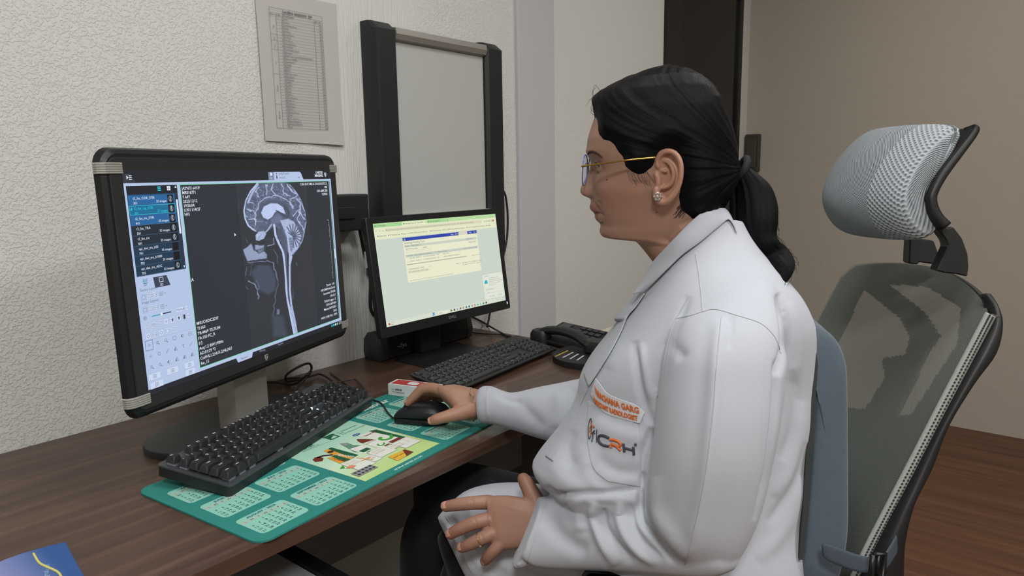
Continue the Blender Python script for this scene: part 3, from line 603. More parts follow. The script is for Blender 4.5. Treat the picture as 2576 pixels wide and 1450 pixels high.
Vg = np.stack([gu.ravel(), gv.ravel(), np.full(gu.size, .0001+.00012*1.6)], 1); idx = np.arange(nX*nY).reshape(nY, nX)
Fg = np.stack([idx[:-1, :-1], idx[1:, :-1], idx[1:, 1:], idx[:-1, 1:]], -1).reshape(-1, 4)
me = bpy.data.meshes.new('scan'); Wg = Vg @ Mn[:3, :3].T+Mn[:3, 3]
def fastmesh(me, V, Fq):
    me.vertices.add(len(V)); me.vertices.foreach_set('co', V.ravel()); me.loops.add(Fq.size); me.loops.foreach_set('vertex_index', Fq.ravel().astype(np.int32))
    me.polygons.add(len(Fq)); me.polygons.foreach_set('loop_start', np.arange(0, Fq.size, 4, dtype=np.int32)); me.update(calc_edges=True)
fastmesh(me, Wg, Fg); at = me.color_attributes.new('tone', 'FLOAT_COLOR', 'POINT'); at.data.foreach_set('color', np.concatenate([col.reshape(-1, 3), np.ones((gu.size, 1))], 1).ravel())
mm = bpy.data.materials.new('scan_glow'); mm.use_nodes = True; nt = mm.node_tree; bs = nt.nodes['Principled BSDF']; va = nt.nodes.new('ShaderNodeVertexColor'); va.layer_name = 'tone'
bs.inputs['Base Color'].default_value = (.01, .01, .01, 1); bs.inputs['Roughness'].default_value = .35; nt.links.new(va.outputs[0], bs.inputs['Emission Color']); bs.inputs['Emission Strength'].default_value = 1
tag(link('brain_scan_image', me, mm, sc1), 'grey sagittal head scan with bright spinal cord')
pc = Print(MS, .0001); c_ = pc.loc(588, 586); s_ = .0065
pc.poly([(c_[0], c_[1]), (c_[0], c_[1]-s_), (c_[0]+s_*.27, c_[1]-s_*.75), (c_[0]+s_*.7, c_[1]-s_*.7)], WH, 8); pc.build('mouse_pointer', sc1)
lgp = Print(M1, .0126); pr = lgp; shield(.006, -.1735, .0075, mat('logo_grey', '9a9a94', .4), 0); lgp.build('maker_logo', m1)
# stand
ns = mat('stand_grey', '94948c', .4, metal=.3)
Mb = flat((.662, 1.235, DZ), .355)
B(Mb).prism(rrect(.34, .17, .080, 8, 0, .02), .0, .014, bev=.003).build('base_plate', mat('stand_base', '232527', .35), m1, smooth=.5)
prof = [(-.062, .0145), (-.052, .017), (-.044, .024), (-.040, .036), (-.040, .30), (0, .30), (0, .0145)]
B(Mb).rings([[(x, y, z) for y, z in prof] for x in (-.045, .045)]).build('stand_neck', ns, m1, smooth=.4)

# ================================================================== SMALL MONITOR
m2 = empty('office_monitor', (1.28, 1.33, DZ), 'small slim black monitor showing a pale web page, under the film viewer', 'monitor')
M2 = frame((1.279, 1.268, .9953), -.008, .136) @ Matrix.Translation((0, 0, -.0034)); kb = mat('matte_black', '1a1c1f', .42, spec=.4)
sec = [[(x, y, z) for x, y in rrect(.472+2*g, .286+2*g, .005, 3, 0, -.005)] for z, g in ((-.05, -.09), (-.045, -.085), (-.022, -.012), (-.014, 0), (.001, 0), (.0025, -.0015))]
B(M2).rings(sec).build('housing', kb, m2, smooth=.5)
B(M2).rings([[(x, y, .0026) for x, y in ((-.219, -.1235), (.219, -.1235), (.219, .1235), (-.219, .1235))], [(x, y, .0030) for x, y in ((-.219, -.1235), (.219, -.1235), (.219, .1235), (-.219, .1235))]]).build('screen_surround', mat('black_gap', '08090a', .4), m2)
sc2 = B(M2).rings([[(x, y, .0030) for x, y in ((-.2175, -.1225), (.2175, -.1225), (.2175, .1225), (-.2175, .1225))], [(x, y, .0034) for x, y in ((-.2175, -.1225), (.2175, -.1225), (.2175, .1225), (-.2175, .1225))]]).build('screen', glow('c9d3c8'), m2)
pr = Print(M2 @ Matrix.Translation((0, 0, .0034)), .0001); W2 = crop(pr, 860, 500, 3.626)
cream, green, page, gy, blue = glow('e2e6c4'), glow('b7dba0'), glow('e7e8cc'), glow('7c8078'), glow('2f46a6')
pr.rect(-.2175, .1125, .2175, .1225, green, 0); pr.rect(-.2175, .0845, .2175, .1125, cream, 0)
pr.rr(-.2165, .1128, -.131, .1205, .002, glow('a5d494'), 1); pr.rr(-.128, .1118, -.048, .1210, .002, cream, 1)
pr.rr(-.045, .1128, .032, .1205, .002, glow('a5d494'), 1)
for x, t in ((-.2125, '(1) WhatsApp'), (-.123, 'Pending Tests List - Insta HMS'), (-.041, 'MI | GI. Network')): pr.disc(x, .1165, .0020, glow('4a9a5a'), 2); pr.text(t, x+.005, .1150, .0048, glow('3c4438'), 2)
for x in (-.136, -.052, .027, .037): pr.text('x' if x < .03 else '+', x, .1150, .005, glow('3c4438'), 2)
pr.text('-   o   x', .190, .1150, .0055, glow('3c4438'), 2)
for x, t in ((-.213, '<'), (-.202, '>'), (-.192, 'o')): pr.text(t, x, .1025, .006, glow('3c4438'), 2)
pr.rr(-.184, .1010, .158, .1090, .0035, glow('d9d6ba'), 1); pr.disc(-.180, .105, .0012, glow('3c4438'), 2); pr.text('gkhcmshnkms.com/instahms/Radiology/editworkPages.do?_method=getRadSchedule&resultsPending...&filterType=RAD_ND_TYPE_0&scheduleName=Radiology', -.176, .1035, .0046, gy, 2)
pr.disc(.205, .1045, .003, glow('c84a4a'), 2)
for k in range(4): pr.disc(.170+k*.009, .1045, .0016, [gy, gy, glow('3c4438'), gy][k], 2)
for x, t in ((-.205, 'Gandhi (NC)'), (-.172, 'SC Network new'), (-.130, 'Login - Insta HMS'), (-.090, 'MI Gmail'), (-.066, 'LoB Send'), (-.036, 'Dia Tests Home/Inv...'), (.010, 'ICLS - RAD/Consult'), (.055, 'Mediroot/support'), (.098, 'TV IN C | Password'), (.140, 'Free Ophthalmo...'), (.178, 'Lat Mail')): pr.disc(x-.003, .0925, .0014, [gy, blue, glow('c84a4a')][int(abs(x*1e3)) % 3], 2); pr.text(t, x, .0908, .0045, glow('4a5048'), 2)
# page
y0p, y1p = W2(600, 770)[1], .0845; xp0, xp1 = W2(550, 350)[0], W2(1228, 300)[0]
pr.rect(xp0, y0p, xp1, .0790, page, 1)
ya = .0825; sK = (ya-y0p)*.79/.1075; pr.rect(xp0, ya-sK*.0100, xp1-.0700, ya, blue, 2); pr.rect(xp1-.037, ya-sK*.0100, xp1, ya, blue, 2); pr.rect(xp1-.070, ya-sK*.0100, xp1-.037, ya, glow('d8d2c0'), 2)
for k in range(3): pr.rect(xp0+.003, ya-sK*.0035-k*.002, xp0+.009, ya-sK*.0028-k*.002, cream, 3)
pr.text('Home', xp1-.100, ya-sK*.0070, .0044, cream, 3); pr.text('Settings', xp1-.084, ya-sK*.0070, .0050, cream, 3); pr.text('? Help', xp1-.033, ya-sK*.0070, .0050, cream, 3); pr.text('User', xp1-.013, ya-sK*.0070, .0050, cream, 3)
pr.text('Radiology Pending Tests', xp0+.003, ya-sK*.0190, .0070, glow('6d7266'), 3)
def bar(y, h_, c='c9d0bf'): pr.rect(xp0+.003, y-h_, xp1-.003, y, glow(c), 2)
bar(ya-sK*.0225, .0065); pr.text('Search   |  More Options v', xp0+.005, ya-sK*.0275, .0048, glow('4a5048'), 3); pr.text('My Searches v', xp1-.045, ya-sK*.0275, .0045, blue, 3)
pr.text('Bill No/Patient Name             Lab No', xp0+.006, ya-sK*.0370, .0046, glow('4a5048'), 3); pr.box(xp0+.006, ya-sK*.0450, xp0+.050, ya-sK*.0395, .0003, gy, 3); pr.box(xp0+.054, ya-sK*.0450, xp0+.090, ya-sK*.0395, .0003, gy, 3)
pr.rr(xp1-.038, ya-sK*.0400, xp1-.005, ya-sK*.0335, .001, glow('dcdcc8'), 2); pr.text('Search   Clear', xp1-.035, ya-sK*.0382, .0045, gy, 3)
bar(ya-sK*.0520, .0065, 'c4ccc0'); pr.text('#   MR No.    Visit Id  Collection Time  Patient Name', xp0+.010, ya-sK*.0570, .0037, glow('4a5048'), 3); pr.text('Order #   Test Name', xp0+.112, ya-sK*.0570, .0037, glow('4a5048'), 3); pr.text('Remarks   Reporting Doctor  Report', xp1-.056, ya-sK*.0570, .0034, glow('4a5048'), 3)
for k, (t1_, t2_, t3_) in enumerate((('1   MR017446   OP03FTD  01', 'Mrs. SAVITA CHAUDHARY    39647', 'MRI LT HIP  R'), ('2   MR016771   OP02587  01', 'Mr. JIGNESH BHAI PARMAR    42/27', 'MRI BRAIN WITH/W/O CONTRAST CR'))):
    pr.text(t1_, xp0+.010, ya-sK*.0650-k*.0072, .0036, glow('4a5048'), 3); pr.text(t2_, xp0+.060, ya-sK*.0650-k*.0072, .0036, glow('4a5048'), 3); pr.text(t3_, xp0+.130, ya-sK*.0650-k*.0072, .0036, glow('4a5048'), 3)
pr.rect(xp0+.003, ya-sK*.0830, xp1-.050, ya-sK*.0805, glow('a9aca0'), 2)
pr.text('Collapse All / Expand All', xp1-.032, ya-sK*.0830, .0034, gy, 3); pr.text('Conducting Doctor  [ Select             v ]', xp0+.006, ya-sK*.0975, .0046, glow('4a5048'), 3)
for x, w_, t in ((xp0+.006, .036, 'Set Conducting Doctor'), (xp0+.046, .024, 'Open Template')): pr.box(x, ya-sK*.1075, x+w_, ya-sK*.1020, .0004, gy, 3); pr.text(t, x+.001, ya-sK*.1062, .0040, glow('3c4438'), 4)
for k, t in enumerate(('Order No', 'Completed', 'Lastest Partial', 'Report Finalized')): pr.disc(xp1-.090+k*.022, ya-sK*.1015, .0012, gy, 3); pr.text(t, xp1-.093+k*.024, ya-sK*.1028, .0040, gy, 3)
pr.text('Document Handover/Received   Readmitted', xp1-.070, ya-sK*.1090, .0040, gy, 3)
pr.text('Instahms Platform, Version 12.4.10.12102. Copyright (C) 2023 Insta Health Solutions Pvt Ltd. All Rights Reserved.', xp0+.006, y0p+.003, .0033, gy, 3)
# notice box
xn0, yn1 = .1320, -.0400; yn0, xn1 = -.1100, .2150
pr.rr(xn0, yn0, xn1, yn1, .002, glow('b9bdb0'), 1); pr.rr(xn0+.0006, yn0+.0006, xn1-.0006, yn1-.0006, .002, glow('dfe3d6'), 2)
pr.text('Hello Dear', xn0+.009, yn1-.007, .0042, gy, 3); pr.poly([(xn0+.006, yn1-.026), (xn0+.019, yn1-.026), (xn0+.0185, yn1-.0195), (xn0+.013, yn1-.0150), (xn0+.0065, yn1-.020)], glow('20b2c8'), 3)
for k, t in enumerate(('Turn On Windows Backup', "Install the back-ups in settings", 'Recommended to set up and make sure', 'you do not lose important files.', 'Send me tomorrow')): pr.text(t, xn0+.025, yn1-.0140-k*.0048, .0036, gy, 3)
pr.text('Remind me again in:', xn0+.008, yn1-.0440, .0044, gy, 3); pr.line([(xn0+.006, yn1-.0535), (xn1-.006, yn1-.0535)], .0003, gy, 3); pr.text('1 day', xn0+.010, yn1-.0520, .0044, gy, 3); pr.text('Get started', xn0+.020, yn1-.0640, .0044, gy, 3); pr.text('No thanks', xn0+.055, yn1-.0640, .0044, gy, 3)
# task bar
pr.rect(-.2175, -.1225, .2175, -.1115, glow('d4dccc'), 0)
for i in (0, 1):
    for j in (0, 1): pr.rect(-.0675+i*.0038, -.1195+j*.0038, -.0642+i*.0038, -.1162+j*.0038, glow('2a8ad0'), 2)
pr.rr(-.055, -.1205, -.010, -.1140, .003, glow('e2e6d4'), 1); pr.text('Search', -.046, -.1188, .0050, gy, 2); pr.disc(-.0505, -.1172, .0016, gy, 2); pr.disc(-.0505, -.1172, .001, glow('e2e6d4'), 3)
for k, c in enumerate(('7a6a3a', '3c4448', '8a90a0', '5a6068', 'c84a3a', '1f8a8a', '2a5a7a', '8a8a8a', 'd05050', '3ac0a0', 'b0b4a8', '207a90', '20402a')): pr.disc(-.0005+k*.0113, -.1172, .0030, glow(c), 2); (pr.disc(-.0005+k*.0113, -.1172, .0014, glow('d4dccc'), 3) if k in (2, 7, 8, 4) else None)
pr.text('ENG  IN', .178, -.1160, .0038, gy, 2); pr.text('20:36', .203, -.1150, .0038, gy, 2); pr.text('13-12-2023', .199, -.1198, .0038, gy, 2); pr.disc(-.209, -.1165, .0028, glow('d04040'), 2); pr.text('17\u00b0C', -.203, -.1160, .0042, gy, 2); pr.text('Fog', -.203, -.1200, .0040, gy, 2)
pr.build('screen_display', sc2)
lp = Print(M2, .0027); mk = mat('maker_mark', '85888a', .4)
lp.text('D', .0-.012, -.1375, .0105, mk, 0, bold=.005, sx=1.15)
ex, ey = .0005, -.1338; lp.line([(ex-.0035, ey-.0005), (ex+.0022, ey+.0030), (ex+.0030, ey+.0018), (ex-.0026, ey-.0016)], .0007, mk, 0); lp.line([(ex-.0026, ey-.0018), (ex+.0028, ey+.0004)], .0007, mk, 0); lp.line([(ex-.0020, ey-.0034), (ex+.0034, ey-.0010)], .0007, mk, 0)
lp.text('LL', .0045, -.1375, .0105, mk, 0, bold=.005, sx=1.1); led2 = Print(M2, .0027); led2.rr(.2215, -.1345, .2245, -.1275, .0014, mat('power_led', 'ffffff', .4, emit=('dfe6ff', 1.2)), 0); led2.build('power_light', m2)
lp.build('maker_logo', m2)
mk2 = flat((1.275, 1.335, DZ), -.02)
B(mk2).prism(rrect(.222, .150, .012, 4, .008, -.050), 0, .006, bev=.002).prism(rrect(.214, .142, .010, 4, .008, -.050), .006, .010, bev=.002).build('base_plate', kb, m2, smooth=.5)
B(mk2).box((-.035, -.008, .0101), (.035, .02, .20), .004).build('stand_neck', kb, m2)
# speaker bar behind it
sb = empty('speaker_bar', (1.3, 1.40, DZ), 'black rounded speaker bar lying behind the small monitor stand', 'speaker')
hexa = [(-.036, .006), (-.042, .03), (-.034, .062), (-.012, .076), (.016, .074), (.032, .056), (.036, .02), (.028, .001), (-.028, .001)]
yb_ = 1.408
B().rings([[(x, yb_+p[0]*k+0, DZ+.036+(p[1]-.036)*k) for p in hexa] for x, k in ((1.135, .8), (1.14, 1), (1.163, 1))]).build('end_cap', mat('cap_grey', '2c2e30', .4), sb, smooth=.7)
B().rings([[(x, yb_+p[0]*.97, DZ+.036+(p[1]-.036)*.97) for p in hexa] for x in (1.1635, 1.463)]).build('grille_body', mat('grille', '131517', .8, bump=(900, .6, .001)), sb, smooth=.7)
B().rings([[(x, yb_+p[0]*k, DZ+.036+(p[1]-.036)*k) for p in hexa] for x, k in ((1.4635, 1), (1.483, 1), (1.488, .8))]).build('end_cap', mat('cap_grey', '2c2e30'), sb, smooth=.7)
lp = Print(frame((1.2, yb_-.0425, DZ+.03), 0, -.05), .0003); lp.text('~//yo', -.012, 0, .016, mat('cap_logo', 'b8b8b8', .4), 0, bold=.01); lp.build('maker_logo', sb)

# ================================================================== KEYBOARDS
def layout():
    K = []; r = [(5.25, ['ESC', None, 'F1', 'F2', 'F3', 'F4', .5, 'F5', 'F6', 'F7', 'F8', .5, 'F9', 'F10', 'F11', 'F12', .25, 'PRT', 'SCR', 'PAU'])]
    x = 0
    for t in r[0][1]:
        if t is None: x += 1
        elif isinstance(t, float): x += t
        else: K.append((x, 5.25, 1, 1, t)); x += 1
    rows_ = [(4, [('~', 1)]+[(c, 1) for c in '1234567890-=']+[('BACK', 2)]), (3, [('TAB', 1.5)]+[(c, 1) for c in 'QWERTYUIOP[]']+[('\\', 1.5)]),
             (2, [('CAPS', 1.75)]+[(c, 1) for c in "ASDFGHJKL;'"]+[('ENTER', 2.25)]), (1, [('SHIFT', 2.25)]+[(c, 1) for c in 'ZXCVBNM,./']+[('SHIFT', 2.75)]),
             (0, [('CTRL', 1.25), ('WIN', 1.25), ('ALT', 1.25), ('', 6.25), ('ALT', 1.25), ('FN', 1.25), ('MENU', 1.25), ('CTRL', 1.25)])]
    for y, ks in rows_:
        x = 0
        for t, w_ in ks: K.append((x, y, w_, 1, t)); x += w_
    for x, y, t in ((15.25, 4, 'INS'), (16.25, 4, 'HOM'), (17.25, 4, 'PUP'), (15.25, 3, 'DEL'), (16.25, 3, 'END'), (17.25, 3, 'PDN'), (16.25, 1, '^'), (15.25, 0, '<'), (16.25, 0, 'v'), (17.25, 0, '>')): K.append((x, y, 1, 1, t))
    for x, y, t in ((18.5, 4, 'NUM'), (19.5, 4, '/'), (20.5, 4, '*'), (21.5, 4, '-'), (18.5, 3, '7'), (19.5, 3, '8'), (20.5, 3, '9'), (18.5, 2, '4'), (19.5, 2, '5'), (20.5, 2, '6'), (18.5, 1, '1'), (19.5, 1, '2'), (20.5, 1, '3'), (20.5, 0, '.')): K.append((x, y, 1, 1, t))
    K += [(21.5, 2, 1, 2, '+'), (21.5, 0, 1, 2, 'ENT'), (18.5, 0, 2, 1, '0')]
    return K
U = .01905
def key_mesh(w_, h_, top, hgt, gap, bev):
    W, Hh = w_*U-gap, h_*U-gap; r = .0016; t = top
    rg = [[(x, y, z) for x, y in rrect(W-2*k*t, Hh-2*k*t, r+k*.001, 2)] for z, k in ((0, 0), (hgt*.86, .85), (hgt*.97, 1.0), (hgt, 1.25))]
    V, Fc = loft(rg); me = mesh('key', V, Fc, True); me.set_sharp_from_angle(angle=.7); return me
def keyboard(name, label, M, L_, D_k, top, hgt, gap, z0, capm, legm, legsize, x_off, y_off, group_mesh, skip=()):
    kbd = empty(name, M.translation, label, 'keyboard'); cache = {}
    lp = Print(M, z0+hgt+.0001)
    for (x, y, w_, h_, t) in layout():
        key = (w_, h_)
        if key not in cache: cache[key] = key_mesh(w_, h_, top, hgt, gap, 0); cache[key].materials.append(capm)
        o = bpy.data.objects.new('key', cache[key]); C.objects.link(o)
        o.parent = kbd; o.matrix_parent_inverse = kbd.matrix_basis.inverted()
        cx_, cy_ = x_off+(x+w_/2)*U, y_off+(y+h_/2)*U
        o.matrix_basis = M @ Matrix.Translation((cx_, cy_, z0))
        s_ = legsize*(1 if len(t) < 3 else .62)
        if t: lp.text(t, cx_-.5*U*min(w_, 1)+top+.0015*(1 if legsize < .006 else .6), cy_+.0010, s_, legm, 0, bold=.01)
    lp.build('key_legends', kbd); return kbd
Mk1 = flat((.4928, .954, .7723), .3774) @ Matrix.Rotation(math.atan2(.0186, .135), 4, 'X')
k1 = keyboard('mechanical_keyboard', 'black mechanical keyboard with tall keys on a grey metal plate, across the green mat', Mk1, .44, .135, .0028, .0105, .0012, .0045,
              mat('keycap', '1f2225', .5), ink('e4e8ee'), .0054, .0057, .009, None)
B(Mk1).prism(rrect(.44, .138, .006, 4, .22, .069), -.003, 0, bev=.0008).build('metal_plate', mat('plate_grey', '55595d', .38, metal=.6), k1, smooth=.5)
b = B(Mk1); b.prism(rrect(.438, .136, .006, 4, .22, .069), -.019, -.0031); b.build('case', mat('keyboard_case', '1e2022', .5), k1, smooth=.5)
hs = B(Mk1)
for (x, y, w_, h_, t) in layout():
    cx_, cy_ = .0057+(x+w_/2)*U, .009+(y+h_/2)*U; hs.box((cx_-.0068, cy_-.0078, 0), (cx_+.0068, cy_+.0065, .0044))
hs.build('switch_bodies', mat('switch_clear', '8d92a0', .25, spec=.6), k1)
led = B(Mk1)
for (x, y) in ((.3045+.0, .009+2.15*U), (.333, .009+2.1*U), (.3045, .009+2.85*U)): led.box((x+.004, y, .0002), (x+.008, y+.004, .005), .001)
led.build('indicator_lights', mat('led_white', 'ffffff', .4, emit=('cfdcff', 1.2)), k1)
for x in (.05, .39): B(Mk1).box((x-.015, .118, -.036), (x+.015, .124, -.0192), .001).build('foot', mat('keyboard_case', '1e2022'), k1)
cable('keyboard_cable', [Mk1 @ Vector((.33, .140, -.012)), onz(780, 938, .765), onz(768, 950, .76), onz(725, 960, .757), onz(720, 945, .80), ony(748, 925, 1.26), ony(777, 915, 1.29), ony(783, 930, 1.30), ony(765, 950, 1.30), onz(735, 968, .757), onz(690, 962, .757), onz(640, 965, .757), onz(625, 970, .757)], .0026, 'brown-black braided cable looping behind the mechanical keyboard', mat('brown_cable', '2e2623', .6))
cable('usb_cable', [onz(716, 953, .757), onz(770, 950, .757), onz(805, 942, .757), onz(835, 958, .760)], .0024, 'short dark cable end lying behind the middle of the mechanical keyboard', mat('brown_cable', '2e2623'))
cable('thin_cable', [onz(848, 962, .757), onz(875, 957, .757), onz(893, 955, .757), onz(903, 964, .757), onz(915, 978, .757)], .0022, 'dark cable bending down behind the right end of the mechanical keyboard', mat('brown_cable', '2e2623'))
Mk2 = flat((1.0437, 1.0203, .764), .0976) @ Matrix.Rotation(math.atan2(.0199, .13), 4, 'X')
k2 = keyboard('flat_keyboard', 'flat black office keyboard with low keys, between the hand and the telephone', Mk2, .443, .13, .0010, .0030, .0026, .0012,
              mat('flat_key', '202224', .45), ink('9da1a4'), .0052, .0065, .0085, None)
b = B(Mk2); b.rings([[(x, y, z) for x, y in rrect(.443+g, .134+g, .005, 3, .2215, .066)] for z, g in ((-.0130, -.022), (-.0100, -.014), (-.0015, 0), (.0005, -.001), (.0010, -.003))]); b.build('case', mat('keyboard2_case', '1b1d1f', .45), k2, smooth=.5)
for x in (.05, .39): B(Mk2).box((x-.015, .110, -.031), (x+.015, .116, -.0131), .001).build('foot', mat('keyboard2_case', '1b1d1f'), k2)
cable('flat_keyboard_cable', [Mk2 @ Vector((.40, .130, -.006)), (1.5, 1.20, .755), (1.53, 1.24, .753), (1.56, 1.30, .753), (1.53, 1.38, .753), (1.52, 1.45, .753)], .0017, 'thin black cable behind the flat keyboard')

# ================================================================== CALENDAR MAT
Mm = flat((.4456, .7979, DZ), .1014); teal = mat('mat_teal', '2f8078', .75, spec=.2, bump=(700, .2, .0005)); ltq = mat('mat_light', '86c2b2', .75, spec=.2)
mt = empty('calendar_desk_mat', (.4456, .7979, DZ), 'green printed calendar desk mat under the keyboard and the mouse hand', 'desk mat')
B(Mm).prism(rrect(.60, .3027, .022, 6, .30, .15135), .0003, .0030).build('rubber_sheet', [teal], mt, smooth=.5)
pr = Print(Mm, .0032); navy = ink('1c4a63'); drk = ink('1e3c3c'); red = ink('c0705e'); pale = mat('mat_band', '9cb8aa', .75)
import calendar
calendar.setfirstweekday(6)
def month(u0, v0, u1, v1, y, mth):
    pr.rr(u0, v0, u1, v1, .008, ltq, 0); nm = calendar.month_name[mth].upper()+' - '+str(y)
    pr.text(nm, (u0+u1)/2, v1-.0085, .0072, navy, 2, align='CENTER', bold=.02); pr.rect(u0+.001, v1-.0195, u1-.001, v1-.0115, pale, 1)
    cols = [u0+.0075+k*(u1-u0-.015)/6 for k in range(7)]
    for k, d_ in enumerate('SMTWTFS'): pr.text(d_, cols[k], v1-.0182, .0064, red if k == 0 else drk, 2, align='CENTER')
    for r, wk in enumerate(calendar.monthcalendar(y, mth)):
        rr_ = r if r < 5 else 0
        for k, dd in enumerate(wk):
            if dd: pr.text(str(dd), cols[k], v1-.0270-rr_*.0082-(0 if r < 5 else -.0), .0068, ink('4a6a62') if k == 0 else drk, 2, align='CENTER', bold=.006)
colsU = [(.019, .1005), (.1125, .195), (.411, .4885), (.505, .584)]; rowsV = [(.019, .0835), (.1025, .168), (.1865, .2525)]
for (c_, r_, y, mth) in ((0, 2, 2023, 4), (1, 2, 2023, 5), (0, 1, 2023, 6), (1, 1, 2023, 7), (0, 0, 2023, 8), (1, 0, 2023, 9), (2, 2, 2023, 10), (3, 2, 2023, 11), (2, 1, 2023, 12), (3, 1, 2024, 1), (2, 0, 2024, 2), (3, 0, 2024, 3)):
    month(colsU[c_][0], rowsV[r_][0], colsU[c_][1], rowsV[r_][1], y, mth)
pr.text('Calendar', .430, .2625, .026, ink('d8efe4'), 1, bold=.02); pr.text('www.sanat.co.in', .300, .0075, .0105, ink('bfe4d8'), 1, align='CENTER', bold=.01)
gm = mat('mat_picture', 'a9d0bd', .75, spec=.2); nt, bs = fab_nodes(gm); tc = nt.nodes.new('ShaderNodeTexCoord'); sp = nt.nodes.new('ShaderNodeSeparateXYZ'); mp = nt.nodes.new('ShaderNodeMapping')
mp.inputs['Location'].default_value = (-.4456, -.7979, 0); mp.inputs['Rotation'].default_value = (0, 0, -.1014); mp.vector_type = 'POINT'
nt.links.new(tc.outputs['Object'], sp.inputs[0]); rg = nt.nodes.new('ShaderNodeMath'); rg.operation = 'MULTIPLY_ADD'; rg.inputs[1].default_value = -.42
mr = nt.nodes.new('ShaderNodeMapRange'); mr.inputs[1].default_value = .56; mr.inputs[2].default_value = .72; cr = nt.nodes.new('ShaderNodeValToRGB'); cr.color_ramp.elements[0].color = (*lin('b3cf86'), 1); cr.color_ramp.elements[1].color = (*lin('9fcdb9'), 1); e = cr.color_ramp.elements.new(.5); e.color = (*lin('c3dcc0'), 1)
nt.links.new(sp.outputs['X'], rg.inputs[0]); nt.links.new(sp.outputs['Y'], rg.inputs[2]); nt.links.new(rg.outputs[0], mr.inputs[0]); nt.links.new(mr.outputs[0], cr.inputs['Fac']); nt.links.new(cr.outputs['Color'], bs.inputs['Base Color'])
pr.rect(.2105, .020, .394, .261, gm, 0)
Gk, Gd, Wt, Or, Br, Yl, Gy, Sl = ink('3f9a3a'), ink('1f5a3c'), ink('d8dcd2'), ink('d89a3c'), ink('6e3022'), ink('d6a93e'), ink('8d8f90'), ink('5e8a78')
pr.poly([(.2205, .1475), (.224, .158), (.233, .163), (.240, .159), (.2385, .147), (.229, .139)], Br, 2)
pr.line([(.236, .158), (.246, .156), (.256, .146)], .006, ink('3a2a24'), 2)
pr.poly([(.2599, .1725), (.279, .1724), (.280, .106), (.2505, .103)], Or, 2); pr.poly([(.271, .1724), (.279, .1724), (.280, .106), (.266, .105)], Gd, 3); pr.disc(.264, .158, .006, ink('3a2a24'), 4, ry=.005)
pr.text('MINOFF', .2575, .140, .010, Wt, 4, rot=-1.35, bold=.02); pr.poly([(.2417, .1417), (.2578, .1401), (.2591, .1033), (.2371, .1059)], Or, 5); pr.poly([(.250, .141), (.2578, .1401), (.2591, .1033), (.2480, .1048)], Gd, 6); pr.text('XTREME', .2430, .130, .0072, Br, 7, rot=-1.45, bold=.02)
pr.poly([(.2988, .1722), (.3096, .1652), (.3071, .1474), (.316, .130), (.3138, .1095), (.2989, .0976), (.2847, .1212), (.293, .150)], Sl, 2); pr.poly([(.2995, .174), (.308, .166), (.306, .155), (.297, .158)], Gy, 3); pr.poly([(.2895, .139), (.315, .133), (.3155, .104), (.2880, .103)], Wt, 3); pr.rect(.292, .106, .311, .118, Gd, 4)
pr.poly([(.3312, .163), (.3404, .1478), (.3461, .135), (.3461, .0937), (.3207, .0928), (.3221, .1445), (.325, .155)], Br, 2); pr.poly([(.322, .138), (.346, .133), (.346, .098), (.321, .097)], Wt, 3); pr.text('Sanat Bay', .3235, .129, .006, Br, 4); 
def swirl(cx_, cy_, r, c, l): pr.line([(cx_+r*k/10*math.cos(k*.62), cy_+r*k/10*math.sin(k*.62)) for k in range(3, 11)], r*.38, c, l)
pr.poly([(.345, .172), (.371, .169), (.385, .167), (.385, .091), (.345, .089)], Wt, 2); pr.poly([(.371, .172), (.385, .167), (.385, .091), (.378, .090)], Gd, 3); swirl(.361, .125, .017, Gk, 4); swirl(.334, .108, .009, Gk, 5); pr.text('Sanat Bay', .348, .158, .008, Br, 4, bold=.02); pr.rect(.350, .090, .377, .103, Br, 4); pr.text('70', .372, .158, .006, ink('c04a4a'), 4)
for kb_, (x0, y0, x1, y1) in enumerate(((.2345, .0560, .2712, .1000), (.2720, .0600, .2915, .0900), (.2920, .0640, .3315, .0985), (.3440, .0550, .3850, .0915), (.3300, .0700, .3700, .0880))):
    pr.rr(x0, y0, x1, y1, .001, Wt, 6+.6*kb_); pr.box(x0, y0, x1, y1, .0004, Gy, 6.25+.6*kb_)
    for k in range(3): pr.line([(x0+.004, y1-.006-k*.005), (x0+.004+(x1-x0)*.6, y1-.006-k*.005)], .0011, [Gy, Or, ink('5a6a9a')][k], 6.3+.6*kb_)
pr.line([(.268, .098), (.277, .070)], .0022, Or, 10); pr.line([(.263, .082), (.281, .080)], .0022, Or, 10.5)
pr.poly([(.2950, .0295), (.2995, .0560), (.3388, .0528), (.3382, .0325)], Yl, 8); pr.poly([(.318, .030), (.334, .054), (.3388, .0528), (.3382, .0325)], Br, 9); pr.text('Liver tonic', .300, .042, .006, Br, 10)
pr.poly([(.2160, .0400), (.2177, .0602), (.2600, .0590), (.2601, .0400)], Gy, 8)
for i in range(5):
    for j in range(2): pr.disc(.2225+i*.0082, .0455+j*.0092, .0030, ink('3a3c40'), 9)
pr.poly([(.222, .090), (.235, .096), (.228, .084)], Gk, 8); pr.poly([(.228, .082), (.240, .086), (.246, .076), (.236, .072)], ink('d88a6a'), 8)
pr.rr(.302, .2165, .3275, .2225, .001, Gd, 2); pr.rect(.3035, .1990, .3255, .2160, Gd, 2); pr.poly([(.306, .202), (.322, .202), (.3215, .213), (.312, .208)], gm, 3)
for k, t in enumerate(('Dr. Willmar Schwabe', 'India', 'From Nature. For Health.')): pr.text(t, .3330, .2150-k*.0070, .0056, Gd, 2)
pr.disc(.3465, .1795, .0085, ink('2b4a8c'), 2, ry=.0052); pr.text('GMP', .3405, .1775, .006, Wt, 3)
